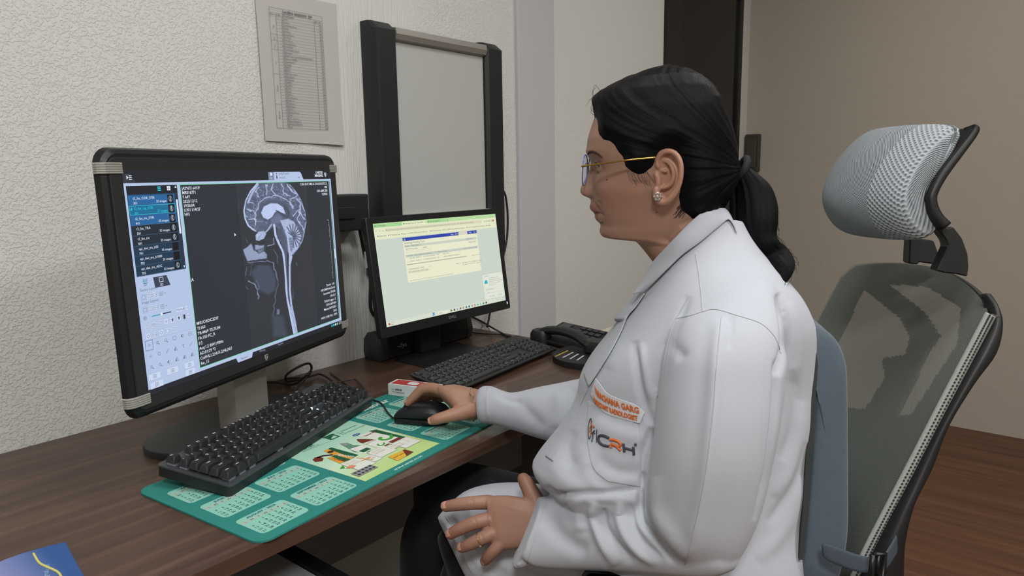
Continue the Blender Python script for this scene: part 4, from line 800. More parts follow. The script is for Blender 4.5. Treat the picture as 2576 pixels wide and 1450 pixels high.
pr.disc(.2260, .2090, .0085, Gd, 2); pr.disc(.2260, .2090, .0065, gm, 3); swirl(.226, .209, .005, Gk, 4)
pr.text('sanat', .2400, .2060, .0150, Gd, 2, bold=.01); pr.text('PRODUCTS LTD.', .2400, .2000, .0050, Gd, 2); pr.line([(.238, .1975), (.300, .1975)], .0004, Gd, 2)
pr.build('calendar_print', mt)

# ================================================================== MOUSE
ms = empty('computer_mouse', (.905, .975, DZ), 'black wired computer mouse held under the right hand on the green mat', 'mouse')
mang = math.atan2(.9425-1.035, .925-.883)       # front to back direction on the mat
_dm = onz(1062, 1050, DZ)-onz(1047, 1043, DZ); Mo = Matrix.Translation((.9+_dm[0], .985+_dm[1], DZ+.0036)) @ Matrix.Rotation(math.radians(115), 4, 'Z') @ Matrix.Diagonal((.88, 1, 1, 1))
def mouse_ring(x, w_, h_, z0=0, e=2.6, n=28):
    out = []
    for j in range(n):
        a = 2*PI*j/n; c, s = math.cos(a), math.sin(a); yy = w_*math.copysign(abs(c)**(2/e), c); zz = math.copysign(abs(s)**(2/e), s); out.append((x, yy, z0+(h_-z0)*(.38+.62*zz) if zz > 0 else z0+(h_-z0)*.38*(1+zz)))
    return out
X_ = [(-.060, .010, .016), (-.056, .020, .027), (-.044, .027, .035), (-.022, .031, .039), (.002, .031, .038), (.028, .030, .032), (.048, .029, .025), (.056, .026, .020), (.059, .020, .014)]
low = [mouse_ring(x, w_*.98, min(h_, .024)*.72) for x, w_, h_ in X_]
B(Mo).rings(low).build('lower_shell', mat('mouse_gloss', '101214', .25), ms, smooth=True)
V, Fc = loft([mouse_ring(x, w_, h_, .010 if abs(x) < .058 else .008) for x, w_, h_ in X_]); B(Mo).add(V, Fc).build('top_shell', mat('mouse_matte', '1a1c1f', .42, spec=.4), ms, smooth=True)
B(Mo).tube([(.034+.010*math.cos(a), 0, .021+.010*math.sin(a)) for a in np.linspace(0, 2*PI, 15)], .0035, 8).build('scroll_wheel', mat('keyboard_case', '1e2022'), ms, smooth=True)
mc = Mo @ Vector((.058, 0, .008))
tag(B().tube(spline([mc, onz(990, 1052, .757), onz(975, 1038, .757), onz(965, 1022, .757), onz(955, 1013, .757), onz(942, 1008, .7555), onz(925, 1000, .758), (.955, 1.27, .753), (1.0, 1.40, .753)], 8), .0018, 8).build('cord', cb, ms, smooth=True))

# ================================================================== SMALL BOX
bx = empty('medicine_box', (.98, 1.1, DZ), 'small white and red cardboard box at the mat corner, behind the hand', 'box')
p0 = onz(977, 1000, DZ+.003); ang = math.atan2(1.03-1.09, .955-.91)
c0 = np.array([.9375, 1.108]); Mx = Matrix.Translation((.966, 1.146, DZ+.0036)) @ Matrix.Rotation(math.radians(-74), 4, 'Z')
B(Mx).box((0, 0, 0), (.115, .038, .0255), .0006).build('carton', mat('carton_white', 'd4d8d8', .5), bx)
pr = Print(Mx @ Matrix.Translation((0, 0, .0255)), .0002); rd = mat('carton_red', 'b02a2c', .45)
pr.rect(.006, .004, .110, .034, rd, 0); pr.rr(.040, .010, .066, .028, .006, mat('carton_white', 'd4d8d8'), 1); pr.line([(.010, .022), (.034, .022)], .0015, ink('d07070'), 1); pr.build('top_print', bx)
pr = Print(Mx @ frame((0, 0, 0), 0, 0), .0002)
for k in range(16): pr.rect(.018+k*.0011, .012, .0185+k*.0011+(.0003 if k % 3 else 0), .0165, blackink, 0)
pr.text('PC12084(2019)', .011, .0065, .0048, blackink, 0, bold=.01); pr.text('EXP', .009, .0125, .004, blackink, 0); pr.build('side_print', bx)

# ================================================================== TELEPHONE
ph = empty('desk_telephone', (1.5, 1.0, DZ), 'black corded desk telephone with round label plate at the right end of the desk', 'telephone')
pb = mat('phone_black', '1c1e20', .45, spec=.45); pdk = mat('phone_dark', '101113', .4)
B(flat((1.485, .955, DZ), 0)).prism([(.105*math.cos(a), .098*math.sin(a)) for a in np.linspace(0, 2*PI, 40, endpoint=False)], .0006, .016, bev=.003).build('round_base', pb, ph, smooth=.5)
Mt = Matrix.Translation((1.585, 1.075, DZ+.030)) @ Matrix.Rotation(math.radians(-12), 4, 'Z') @ Matrix.Rotation(math.radians(-15), 4, 'Y')
B(Mt).box((-.062, -.105, -.012), (.055, .105, 0), .005, 3).build('body', pb, ph)
B(flat((1.60, 1.08, DZ), math.radians(-12))).box((-.03, -.09, .0006), (-.012, .09, .018), .002).build('foot', pb, ph)
for r in range(4):
    for c_ in range(3): B(Mt).box((-.008+c_*.020, -.080+r*.024, 0), (.006+c_*.020, -.062+r*.024, .004), .001).build('push_button', mat('phone_key', '2d3032', .4), ph)
B(Mt).box((-.006, .050, 0), (.046, .088, .003), .001).build('display', mat('phone_lcd', '3a4244', .3), ph)
B(Mt).box((.000, .018, .0005), (.012, .044, .0035), .0005).build('label_strip', mat('paper3', 'b8bcc4', .6), ph)
pr = Print(flat((1.485, .955, DZ+.016), 0), .0002)
for k, c in enumerate(('b8a84a', 'c4c6c8', 'c4c6c8', 'c4c6c8')):
    a_ = onz(1398+k*18, 897+k*3.2, DZ+.016); b_ = onz(1428+k*13.5, 883+k*4, DZ+.016)
    pr.line([(a_[0]-1.485, a_[1]-.955), (b_[0]-1.485, b_[1]-.955)], .0045, ink(c), 0)
pr.build('label_lines', ph)
# handset lying across
q = spline([(1.553, 1.178, .776), (1.556, 1.15, .788), (1.548, 1.09, .796), (1.530, 1.03, .794), (1.508, .985, .786), (1.498, .95, .782)], 6)
B().rings([[tuple(np.array(p)+np.array([.022*math.cos(a)*k, 0, .012*math.sin(a)*k])) for a in np.linspace(0, 2*PI, 14, endpoint=False)] for p, k in zip(q, [.5]+[1]*(len(q)-2)+[.6])]).build('handset_grip', pb, ph, smooth=.8)
B(flat((1.548, 1.165, DZ), .1)).rings([[(x*k, y*k, z) for x, y in rrect(.050, .056, .018)] for z, k in ((.001, .86), (.004, 1), (.030, 1), (.040, .8))]).build('earpiece', pb, ph, smooth=.6)
B(flat((1.502, .945, DZ+.016), .1)).rings([[(x*k, y*k, z) for x, y in rrect(.060, .075, .024)] for z, k in ((.0005, .80), (.004, 1), (.022, 1), (.032, .78))]).build('mouthpiece', pb, ph, smooth=.6)
cable('telephone_cord', [(1.525, 1.15, .756), (1.505, 1.10, .7535), (1.495, 1.075, .7535), (1.490, 1.058, .758)], .002, 'thin black cord in front of the telephone handset')

# ================================================================== BOOKLET at lower left
bk_ = empty('blue_booklet', (.2, .95, DZ), 'glossy blue booklet with a yellow curve at the desk corner nearest the camera', 'booklet')
ang = math.atan2(1.007-.898, .288-.272); Mbk = Matrix.Translation((.288, 1.007, DZ)) @ Matrix.Rotation(ang-PI/2+.0, 4, 'Z')
B(Mbk).box((-.17, -.24, .0003), (0, 0, .0035), .0004).build('pages', mat('pages', 'd0d2d2', .7), bk_)
nx, ny = 16, 16; V = []; Fc = []
def bz(x, y): return .0038+.0035*math.exp(-((x+.03)**2+(y+.0)**2)/.0012)+.002*math.exp(-((x+.06)/.02)**2)*math.exp(y/.05)
for j in range(ny+1):
    for i in range(nx+1): x, y = -.17+.17*i/nx, -.24*j/ny; V.append((x, y, bz(x, y)))
for j in range(ny):
    for i in range(nx): a = j*(nx+1)+i; Fc.append((a, a+nx+1, a+nx+2, a+1))
cm_ = mat('cover_blue', '1f5596', .25, spec=.5); nt, bs = fab_nodes(cm_); tc = nt.nodes.new('ShaderNodeTexCoord'); sp = nt.nodes.new('ShaderNodeSeparateXYZ'); nt.links.new(tc.outputs['Object'], sp.inputs[0])
mr = nt.nodes.new('ShaderNodeMapRange'); mr.inputs[1].default_value = .19; mr.inputs[2].default_value = .262; cr = nt.nodes.new('ShaderNodeValToRGB'); cr.color_ramp.elements[0].color = (*lin('8f96c8'), 1); cr.color_ramp.elements[1].color = (*lin('1a4f92'), 1); nt.links.new(sp.outputs['X'], mr.inputs[0]); nt.links.new(mr.outputs[0], cr.inputs['Fac']); nt.links.new(cr.outputs['Color'], bs.inputs['Base Color'])
o = B(Mbk).add(V, Fc).build('cover', cm_, bk_, smooth=True)
sw = spline([Mbk.inverted() @ Vector(onz(x, y, DZ+.004)) for x, y in ((85, 1400), (100, 1420), (128, 1432), (147, 1442), (155, 1456), (160, 1475))], 8); W = []
for p in sw: W.append((p[0], p[1], bz(p[0], p[1])+.0004))
B(Mbk).tube(W, .0016, 6).build('yellow_curve', mat('curve_yellow', 'cfcb78', .4), bk_, smooth=True)
p_ = Mbk.inverted() @ Vector(onz(106, 1446, DZ+.004)); pr = Print(Mbk, .0048); pr.text('www.gmail.com', p_[0], p_[1]-.03, .008, ink('9ec0e0'), 0, rot=1.35); pr.build('cover_lettering', bk_)
B(Mbk @ Matrix.Translation((-.03, .010, -.0002)) @ Matrix.Rotation(.5, 4, 'Z')).box((-.15, -.2, .0001), (-.035, .012, .0005)).build('under_sheet', mat('sheet_grey', '6c7478', .5), bk_)
# ================================================================== THE SEATED PERSON
# sections are set by two opposite edge points (direction and distance t along the view axis) and a half depth
def ring(A_, B_, hd, n=40, e=2.3, skew=0):
    a, b_ = P(*A_), P(*B_); c = (a+b_)/2; u = (a-b_)/2; w_ = D_-u*(D_@u)/(u@u); w_ /= np.linalg.norm(w_); out = []
    for j in range(n):
        t = 2*PI*j/n; cs, sn = math.cos(t), math.sin(t)
        out.append(c+u*math.copysign(abs(cs)**(2/e), cs)+w_*hd*math.copysign(abs(sn)**(2/e), sn)+u*skew*sn)
    return out
def sloft(secs, k=5, n=40):
    """smooth loft through sections [(A, B, hd, e)]"""
    q = []
    for s in secs: A_, B_, hd = s[:3]; e = s[3] if len(s) > 3 else 2.3; q.append([*A_, *B_, hd, e])
    q = spline(q, k); return loft([ring(r[:3], r[3:6], r[6], n, r[7]) for r in q])
def fuse(name, parts, voxel, smooth_it=3, fac=.5, m=None):
    b_ = B()
    for V, Fc in parts: b_.add(V, Fc)
    bm_ = bmesh.new(); me = mesh(name, b_.V, b_.Fc); bm_.from_mesh(me); bmesh.ops.recalc_face_normals(bm_, faces=bm_.faces); bm_.to_mesh(me); bm_.free()
    o = link(name, me, m)
    mods_apply(o, [('REMESH', dict(mode='VOXEL', voxel_size=voxel, use_smooth_shade=True)), ('SMOOTH', dict(factor=fac, iterations=smooth_it))])
    o.data.shade_smooth(); return o
def strokes(me, S, tmax=9):
    """folds and creases: displace along the normal beside each line; S: [(points, width px, amplitude m)]"""
    V = co(me); Nn = vnorm(me); x, y, t = projv(V); facing = np.clip(-(Nn @ D_)*2.5, 0, 1); dsp = np.zeros(len(V))
    for pts, w_, amp in S:
        pts = [np.array(p, float) for p in spline(pts, 5)]; A_ = np.array(pts)
        lo_, hi_ = A_.min(0)-3*w_, A_.max(0)+3*w_; idx = np.where((x > lo_[0]) & (x < hi_[0]) & (y > lo_[1]) & (y < hi_[1]) & (facing > 0))[0]
        if not len(idx): continue
        px, py = x[idx], y[idx]; d = np.full(len(idx), 1e9); par = np.zeros(len(idx)); m_ = len(pts)-1
        for i, (a, b_) in enumerate(zip(pts[:-1], pts[1:])):
            v = b_-a; s_ = np.clip(((px-a[0])*v[0]+(py-a[1])*v[1])/(v@v+1e-9), 0, 1); dd = np.hypot(px-a[0]-s_*v[0], py-a[1]-s_*v[1]); k = dd < d; d[k] = dd[k]; par[k] = (i+s_[k])/m_
        taper = np.clip(np.minimum(par, 1-par)*5, .0, 1)**.7
        dsp[idx] += amp*np.exp(-(d/w_)**2)*taper*facing[idx]
    setco(me, V+Nn*dsp[:, None])

# ---------------- head frame: X forward, Y to her left (towards the lens), Z up
HY = math.radians(-13); fw = -R_.copy(); fw[2] = 0; fw /= np.linalg.norm(fw); dh = D_.copy(); dh[2] = 0; dh /= np.linalg.norm(dh)
HX = fw*math.cos(HY)-dh*math.sin(HY); HYv = np.cross([0, 0, 1], HX); HO = P(1660, 400, 1.0); HZ = np.array([0, 0, 1.])
def hw(x, y, z): return HO+HX*x+HYv*y+HZ*z
def hl(px, py, Y=0.0):
    v = ray(px, py); s = ((HO+HYv*Y-CAM) @ HYv)/(v @ HYv); q = CAM+v*s-HO; return float(q@HX), float(q@HZ)
def zx(L_, Y=0): a = np.array([hl(x, y, Y) for x, y in L_]); return a[np.argsort(a[:, 1])]
prof_full = zx([(1672, 191), (1640, 197), (1600, 210), (1560, 228), (1527, 250), (1508, 272), (1498, 296), (1490, 320), (1484, 338), (1480.5, 352), (1479, 366), (1478.5, 380), (1480, 390), (1483, 399), (1486, 410), (1484.5, 418), (1481, 430), (1477, 440), (1471, 453), (1465, 464), (1461.5, 472), (1460, 480), (1461, 486), (1465, 491), (1474, 495), (1483, 498), (1487, 501), (1487, 507), (1485.5, 514), (1483.5, 520), (1484, 525), (1489, 531), (1496, 536), (1496, 540), (1496.5, 547), (1499, 553), (1506, 558.5), (1511, 564), (1511, 570), (1509, 577), (1509, 585), (1512, 591), (1518, 596), (1530, 599), (1550, 600.5), (1575, 602), (1592, 604.5), (1601, 608), (1611, 619), (1625, 636), (1643, 659), (1662, 690), (1680, 730)])
base_f = zx([(1672, 191), (1640, 197), (1600, 210), (1560, 228), (1527, 250), (1508, 272), (1498, 296), (1490, 320), (1484, 338), (1480.5, 352), (1479, 366), (1479, 380), (1482, 392), (1487, 404), (1491, 418), (1493, 432), (1493, 460), (1490, 490), (1489, 501), (1490, 515), (1495, 530), (1501, 545), (1507, 556), (1511, 564), (1511, 570), (1509, 577), (1509, 585), (1512, 591), (1518, 596), (1530, 599), (1550, 600.5), (1575, 602), (1592, 604.5), (1601, 608), (1611, 619), (1625, 636), (1643, 659), (1662, 690), (1680, 730)])
back_p = zx([(1690, 191), (1728, 198), (1757, 212), (1785, 238), (1802, 265), (1818, 310), (1830, 360), (1836, 410), (1832, 455), (1818, 490), (1800, 520), (1790, 550), (1792, 580), (1805, 620), (1830, 670), (1850, 730)])
mid_p = zx([(1682, 191), (1690, 300), (1695, 420), (1690, 500), (1672, 550), (1650, 580), (1640, 595), (1665, 603), (1700, 612), (1720, 640), (1750, 700), (1765, 730)])
def zt_(y): return hl(1600, y)[1]
wid = np.array(sorted([(zt_(y), w_) for y, w_ in ((191, .010), (196, .030), (205, .044), (222, .057), (250, .067), (290, .0735), (340, .0760), (400, .0745), (440, .0715), (480, .0675), (520, .0620), (550, .0570), (575, .0520), (590, .0480), (600, .0460), (610, .0465), (640, .050), (680, .056), (730, .066))]))
pexp = np.array(sorted([(zt_(y), w_) for y, w_ in ((191, 2), (260, 2.4), (350, 2.7), (420, 2.6), (470, 2.35), (520, 2.0), (560, 1.85), (590, 1.8), (605, 1.9), (640, 2), (730, 2))]))
I1 = lambda T_, z: np.interp(z, T_[:, 1], T_[:, 0]); I2 = lambda T_, z: np.interp(z, T_[:, 0], T_[:, 1])
EX, EZ = hl(1506, 420, .031)           # eye
MX, MZ = hl(1500, 536, .0)
NZ0, NZ1 = zt_(404), zt_(501)
def head_grid(zs, n=132, feat=True):
    out = []
    for z in zs:
        xb0, xk, xm, w_, pe = I1(base_f, z), I1(back_p, z), I1(mid_p, z), I2(wid, z), I2(pexp, z); xf = I1(prof_full, z); row = []
        for j in range(n):
            t = 2*PI*j/n; c, s = math.cos(t), math.sin(t)
            if c >= 0:
                t2 = math.copysign(abs(t if t < PI else t-2*PI)**1.25/(PI/2)**.25, 1); c, s = math.cos(t2), math.copysign(math.sin(t2), s)
                x = xm+(xb0-xm)*abs(c)**(2/pe); y = w_*math.copysign(abs(s)**(2/max(pe, 2.0)), s)
            else: x = xm-(xm-xk)*abs(c)**(2/2.1); y = w_*math.copysign(abs(s)**(2/2.1), s)
            if feat and c > 0:
                ay = abs(y)
                if NZ1-.002 < z < NZ0+.004:      # nose
                    u = (NZ0-z)/(NZ0-NZ1); wn = np.interp(u, [0, .15, .4, .62, .8, .93, 1.0, 1.05], [.0085, .0085, .0098, .0122, .0165, .0170, .0130, .011]); x += (xf-xb0)*math.exp(-(ay/wn)**2.3)
                    x += .0035*math.exp(-((ay-.0135)/.0045)**2)*math.exp(-((u-.88)/.10)**2)
                elif z < NZ1: x += (xf-xb0)*max(0, 1-(ay/.0255)**2.2)
                else: x += (xf-xb0)*math.exp(-(ay/.02)**2)
                de = ((ay-.031)/.0165)**2+((z-EZ)/.0105)**2; x -= .0078*math.exp(-de*.9)
                x += .0030*math.exp(-((ay-.030)/.020)**2-((z-EZ-.0205)/.0065)**2)     # brow ridge
                x += .0035*math.exp(-((ay-.045)/.018)**2-((z-EZ+.032)/.016)**2); y += math.copysign(.0020*math.exp(-((ay-.055)/.02)**2-((z-EZ+.03)/.02)**2), y)
                x -= .0022*math.exp(-((ay-.0225)/.006)**2-((z-MZ)/.016)**2)                # corner of the mouth
                x -= .0016*math.exp(-((ay-(.020+(NZ1-z)*.35))/.0035)**2)*(1 if MZ-.004 < z < NZ1+.006 else 0)
            row.append(hw(x, y, z))
        out.append(row)
    return out
zmax, zmin = zt_(191.5), zt_(728)
zs = np.concatenate([np.linspace(zmax, zmax-.02, 14)[:-1], np.linspace(zmax-.02, NZ0+.01, 34)[:-1], np.linspace(NZ0+.01, zt_(615), 120)[:-1], np.linspace(zt_(615), zmin, 20)])
parts = [loft(head_grid(zs))]
# ears
ear_out = [(1655, 420), (1653, 406), (1660, 392), (1671, 384), (1685, 381.5), (1698, 387), (1708, 400), (1713, 418), (1713, 440), (1709, 462), (1700, 482), (1690, 496), (1678, 507), (1667, 510.5), (1657, 505), (1651, 494), (1650, 478)]
def ear(side):
    R0 = []
    def ep(px, py, off=0, Y=.079):
        x, z = hl(px, py, .079); yy = .0705+max(0, (hl(1650, 440, .079)[0]-x))*.42+off; return hw(x, side*yy, z)
    E = spline([ep(x, y, .002) for x, y in ear_out], 4)
    res = [capsule(E, list(np.interp(np.linspace(0, 1, len(E)), [0, .1, .3, .6, .78, .9, 1], [.0030, .0036, .0038, .0036, .0048, .0058, .0050])), 10)]
    cx_, cy_ = 1683, 445
    inner = [(cx_+(x-cx_)*.93, cy_+(y-cy_)*.94) for x, y in ear_out]
    r1 = [ep(x, y, -.0045) for x, y in inner]; r2 = [ep(x, y, -.0115) for x, y in inner]; V = r1+r2; n = len(r1); Fc = [tuple(range(n)), tuple(range(2*n-1, n-1, -1))]+[(i, i+n, (i+1) % n+n, (i+1) % n) for i in range(n)]; res.append((V, Fc))
    AH = spline([ep(x, y, -.0008) for x, y in ((1671, 405), (1683, 411), (1692, 425), (1695, 443), (1690, 460), (1680, 470), (1668, 474))], 4); res.append(capsule(AH, list(np.interp(np.linspace(0, 1, len(AH)), [0, .4, 1], [.0020, .0034, .0030])), 8))
    CR = spline([ep(x, y, -.001) for x, y in ((1655, 428), (1664, 430), (1676, 432))], 4); res.append(capsule(CR, [.0022]*len(CR), 8))
    TG = spline([ep(x, y, .0005) for x, y in ((1651, 440), (1655, 452), (1656, 464))], 4); res.append(capsule(TG, [.0042]*len(TG), 8))
    return res
parts += ear(1)+ear(-1)
# eyelids over the eyeballs
def eyeball_c(side): return hw(hl(1498.5, 421, .033)[0]-.0118, side*.0322, EZ)
for sd in (1, -1):
    c = eyeball_c(sd)
    for sg, el in ((1, .46), (-1, .42)):
        pts = []
        for a in np.linspace(-1.15, 1.22, 13):
            el_ = sg*el*max(0, math.cos(a*1.28))**.8*(1.0 if sg > 0 else .85); r = .0113
            pts.append(c+HX*r*math.cos(a)*math.cos(el_)+HYv*sd*r*math.sin(a)+HZ*r*math.sin(el_))
        parts.append(capsule(pts, [.0008]+[.0013]*11+[.0008], 8))
        
        pts2 = [p+HZ*sg*.0026-HX*.0012 for p in pts]; parts.append(capsule(pts2, [.0017]*13, 8))
    oc = c+(HX*math.cos(1.38)+HYv*sd*math.sin(1.38))*.0105; parts.append(capsule([oc, oc-HX*.006+HYv*sd*.001], [.0018, .0018], 8))
# neck, trunk, arms, legs (one body)
parts.append(limb([P(1712, 560, 1.0), P(1745, 640, 1.01), P(1775, 720, 1.03), P(1790, 800, 1.04)], [.045, .050, .062, .075]))
parts.append(sloft([((1640, 760, 1.04), (1930, 760, 1.04), .12), ((1580, 900, 1.05), (1950, 900, 1.05), .13), ((1520, 1080, 1.07), (1960, 1080, 1.07), .12), ((1500, 1250, 1.09), (1960, 1250, 1.09), .14), ((1560, 1420, 1.1), (1960, 1420, 1.1), .15), ((1640, 1500, 1.1), (1930, 1500, 1.1), .12)], 3, 24))
LWR = P(1352, 1318, 1.085); LEL = P(1740, 1368, .97); RWR = P(1215, 1019, 1.315)
parts.append(limb([P(1825, 790, .95), P(1800, 950, .915), P(1775, 1200, .93), LEL, P(1560, 1345, 1.03), LWR], [.055, .050, .045, .040, .036, .0275]))
parts.append(limb([P(1680, 800, 1.2), P(1640, 950, 1.22), P(1560, 1060, 1.25), P(1400, 1050, 1.28), RWR], [.055, .048, .042, .035, .0265]))
# left hand spread on the thigh
def tw(L_): return [P(*p) for p in L_]
T0 = 1.085
KN = {'index': ([(1228, 1264, 1.100), (1190, 1266, 1.098), (1152, 1270, 1.101), (1122, 1275, 1.107)], [.0114, .0108, .0100, .0088]),
      'middle': ([(1232, 1307, 1.088), (1196, 1315, 1.084), (1160, 1330, 1.088), (1134, 1344, 1.095)], [.0114, .0108, .0101, .0089]),
      'ring': ([(1240, 1342, 1.078), (1212, 1355, 1.075), (1184, 1369, 1.079), (1163, 1378, 1.086)], [.0110, .0104, .0098, .0086]),
      'little': ([(1262, 1366, 1.073), (1242, 1386, 1.072), (1228, 1402, 1.077), (1221, 1411, 1.083)], [.0104, .0098, .0091, .0080])}
for k, (L_, r) in KN.items(): parts.append(limb(tw(L_), r, 4)); parts.append(limb([P(1330, 1305+dict(index=-25, middle=-5, ring=15, little=35)[k], 1.083), P(*L_[0])], [.0105, r[0]*.98], 4))
parts.append(limb(tw([(1345, 1300, 1.083), (1348, 1268, 1.088), (1335, 1238, 1.095), (1321, 1212, 1.100), (1317, 1206, 1.102)]), [.0170, .0158, .0132, .0114, .0100], 4))
parts.append(sloft([((1385, 1262, 1.08), (1362, 1372, 1.075), .019, 2.6), ((1340, 1258, 1.085), (1318, 1376, 1.075), .017, 2.8), ((1290, 1248, 1.092), (1280, 1383, 1.073), .0165, 3), ((1250, 1247, 1.097), (1256, 1382, 1.073), .0145, 3), ((1222, 1250, 1.10), (1240, 1376, 1.076), .0105, 3)], 4, 28))
# right hand arched over the mouse
RH = 1.315
parts.append(sloft([((1212, 984, 1.33), (1206, 1052, 1.305), .021, 2.5), ((1185, 980, 1.33), (1180, 1056, 1.30), .026, 2.6), ((1150, 974, 1.335), (1150, 1048, 1.305), .032, 2.6), ((1122, 976, 1.34), (1128, 1020, 1.325), .036, 2.6), ((1108, 980, 1.345), (1114, 1008, 1.335), .034, 2.6)], 4, 28))
parts.append(limb(tw([(1122, 988, 1.325), (1092, 977, 1.335), (1064, 979, 1.345), (1044, 996, 1.350), (1026, 1014, 1.352)]), [.0108, .0100, .0100, .0088, .0072], 5))
parts.append(limb(tw([(1122, 992, 1.355), (1090, 985, 1.372), (1062, 990, 1.382), (1046, 1005, 1.385), (1030, 1020, 1.383)]), [.0108, .0100, .0098, .0086, .0072], 5))
parts.append(limb(tw([(1130, 995, 1.372), (1102, 990, 1.395), (1078, 998, 1.402), (1062, 1012, 1.400), (1050, 1026, 1.395)]), [.0105, .0096, .0092, .0082, .0070], 5))
parts.append(limb(tw([(1140, 1002, 1.385), (1118, 1000, 1.405), (1098, 1008, 1.412), (1088, 1022, 1.408)]), [.0100, .0088, .0082, .0066], 5))
parts.append(limb(tw([(1185, 1030, 1.298), (1150, 1042, 1.285), (1118, 1050, 1.277), (1096, 1056, 1.275), (1086, 1059, 1.277)]), [.0170, .0140, .0110, .0098, .0080], 5))
# hips, thighs, shins inside the trousers
for tt, L_ in ((1, [(1800, 1500, 1.12), (1500, 1440, 1.18), (1260, 1420, 1.23), (1200, 1440, 1.24)]), (2, [(1700, 1400, 1.2), (1400, 1300, 1.3), (1110, 1250, 1.385)])): parts.append(limb(tw(L_), [.07, .06, .05, .045][:len(L_)]))
skin = mat('skin', '9a7461', .48, spec=.35, sss=.03, bump=(420, .12, .0006))
person = fuse('person', parts, .0016, 3, .5, skin)
for sd in (0, 1): pass
tag(person, 'seated woman in white coat, black ponytail and gold glasses, hand on mouse', 'person')
me = person.data; V = co(me); X_h = (V-HO)@HX; Y_h = (V-HO)@HYv; Z_h = (V-HO)@HZ; px, py, pt = projv(V)
sk = np.tile(np.array(lin('9c7a69')), (len(V), 1)); hd_ = (Z_h > zt_(720)) & (np.abs(Y_h) < .11) & (np.abs(X_h) < .25)
def blend(mask, c, k=1.0):
    global sk
    m_ = (mask*k)[:, None]; sk = sk*(1-m_)+np.array(lin(c))*m_
g = lambda a, s_: np.exp(-(a/s_)**2)
blend(hd_*g(Z_h-(EZ-.045), .03)*g(np.abs(Y_h)-.055, .03)*(X_h > .02), 'ab7c69', .5)
blend(hd_*np.clip((zt_(560)-Z_h)/.05, 0, 1)*np.clip((Z_h-zt_(730))/.02, 0, 1), '97705b', .5)
blend(hd_*g(Z_h-EZ, .010)*g(np.abs(Y_h)-.03, .018)*(X_h > .06), '7d574a', .55)
lipm = hd_*np.clip(1-np.abs(np.abs(Y_h))/.0235, 0, 1)**.4*(X_h > MX-.004)
blend(lipm*np.clip((zt_(513)-Z_h)/.002, 0, 1)*np.clip((Z_h-zt_(557))/.002, 0, 1), '8a4f4a', .85)
blend(hd_*g(Z_h-(MZ+.0006), .0014)*(np.abs(Y_h) < .024)*(X_h > MX-.006), '5a2f2c', .8)
blend(hd_*(np.abs(Y_h) > .069)*(X_h < hl(1648, 440, .079)[0])*(X_h > hl(1716, 440, .079)[0])*(Z_h > zt_(520)), 'b0806a', .5)
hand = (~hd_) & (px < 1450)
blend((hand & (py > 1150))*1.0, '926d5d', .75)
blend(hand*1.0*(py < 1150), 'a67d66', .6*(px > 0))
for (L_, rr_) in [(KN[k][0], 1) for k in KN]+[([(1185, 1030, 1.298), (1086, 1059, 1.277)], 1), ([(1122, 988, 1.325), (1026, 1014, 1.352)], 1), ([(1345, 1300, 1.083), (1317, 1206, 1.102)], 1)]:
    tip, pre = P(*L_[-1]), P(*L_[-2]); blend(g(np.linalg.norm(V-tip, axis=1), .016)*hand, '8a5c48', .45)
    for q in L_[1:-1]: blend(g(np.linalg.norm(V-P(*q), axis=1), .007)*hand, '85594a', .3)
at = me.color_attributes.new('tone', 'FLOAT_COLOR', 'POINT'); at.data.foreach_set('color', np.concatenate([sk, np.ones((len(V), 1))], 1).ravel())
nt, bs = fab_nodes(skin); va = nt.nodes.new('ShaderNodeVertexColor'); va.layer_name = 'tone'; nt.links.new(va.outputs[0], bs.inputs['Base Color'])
# knuckle creases and the dent between the lips
strokes(me, [([(1186, 1252), (1190, 1264), (1188, 1278)], 3, -.0006), ([(1180, 1252), (1184, 1264), (1182, 1278)], 3, -.0004), ([(1190, 1300), (1197, 1314), (1198, 1330)], 3, -.0006), ([(1207, 1342), (1214, 1354), (1216, 1368)], 3, -.0006), ([(1260, 1270), (1320, 1290)], 5, .0002), ([(1222, 1264), (1232, 1265)], 8, .0010), ([(1226, 1307), (1236, 1307)], 8, .0012),
    ([(1504, 505), (1511, 515), (1513, 530)], 3, -.0008), ([(1499, 488), (1503, 494), (1501, 500)], 3, -.0010), ([(1497, 535.5), (1508, 537), (1516, 540)], 2.2, -.0012)])
bvh_body = BVHTree.FromObject(person, bpy.context.evaluated_depsgraph_get())
def hit(bvh, x, y, off=0.0):
    v = Vector(ray(x, y)).normalized(); loc, nrm, _, _ = bvh.ray_cast(Vector(CAM), v)
    if loc is None: return None
    if nrm.dot(v) > 0: nrm = -nrm
    return np.array(loc+nrm*off)
def on(bvh, L_, off=0, k=5):
    out = []
    for q in spline(L_, k):
        h_ = hit(bvh, q[0], q[1], off)
        if h_ is not None: out.append(h_)
    return out
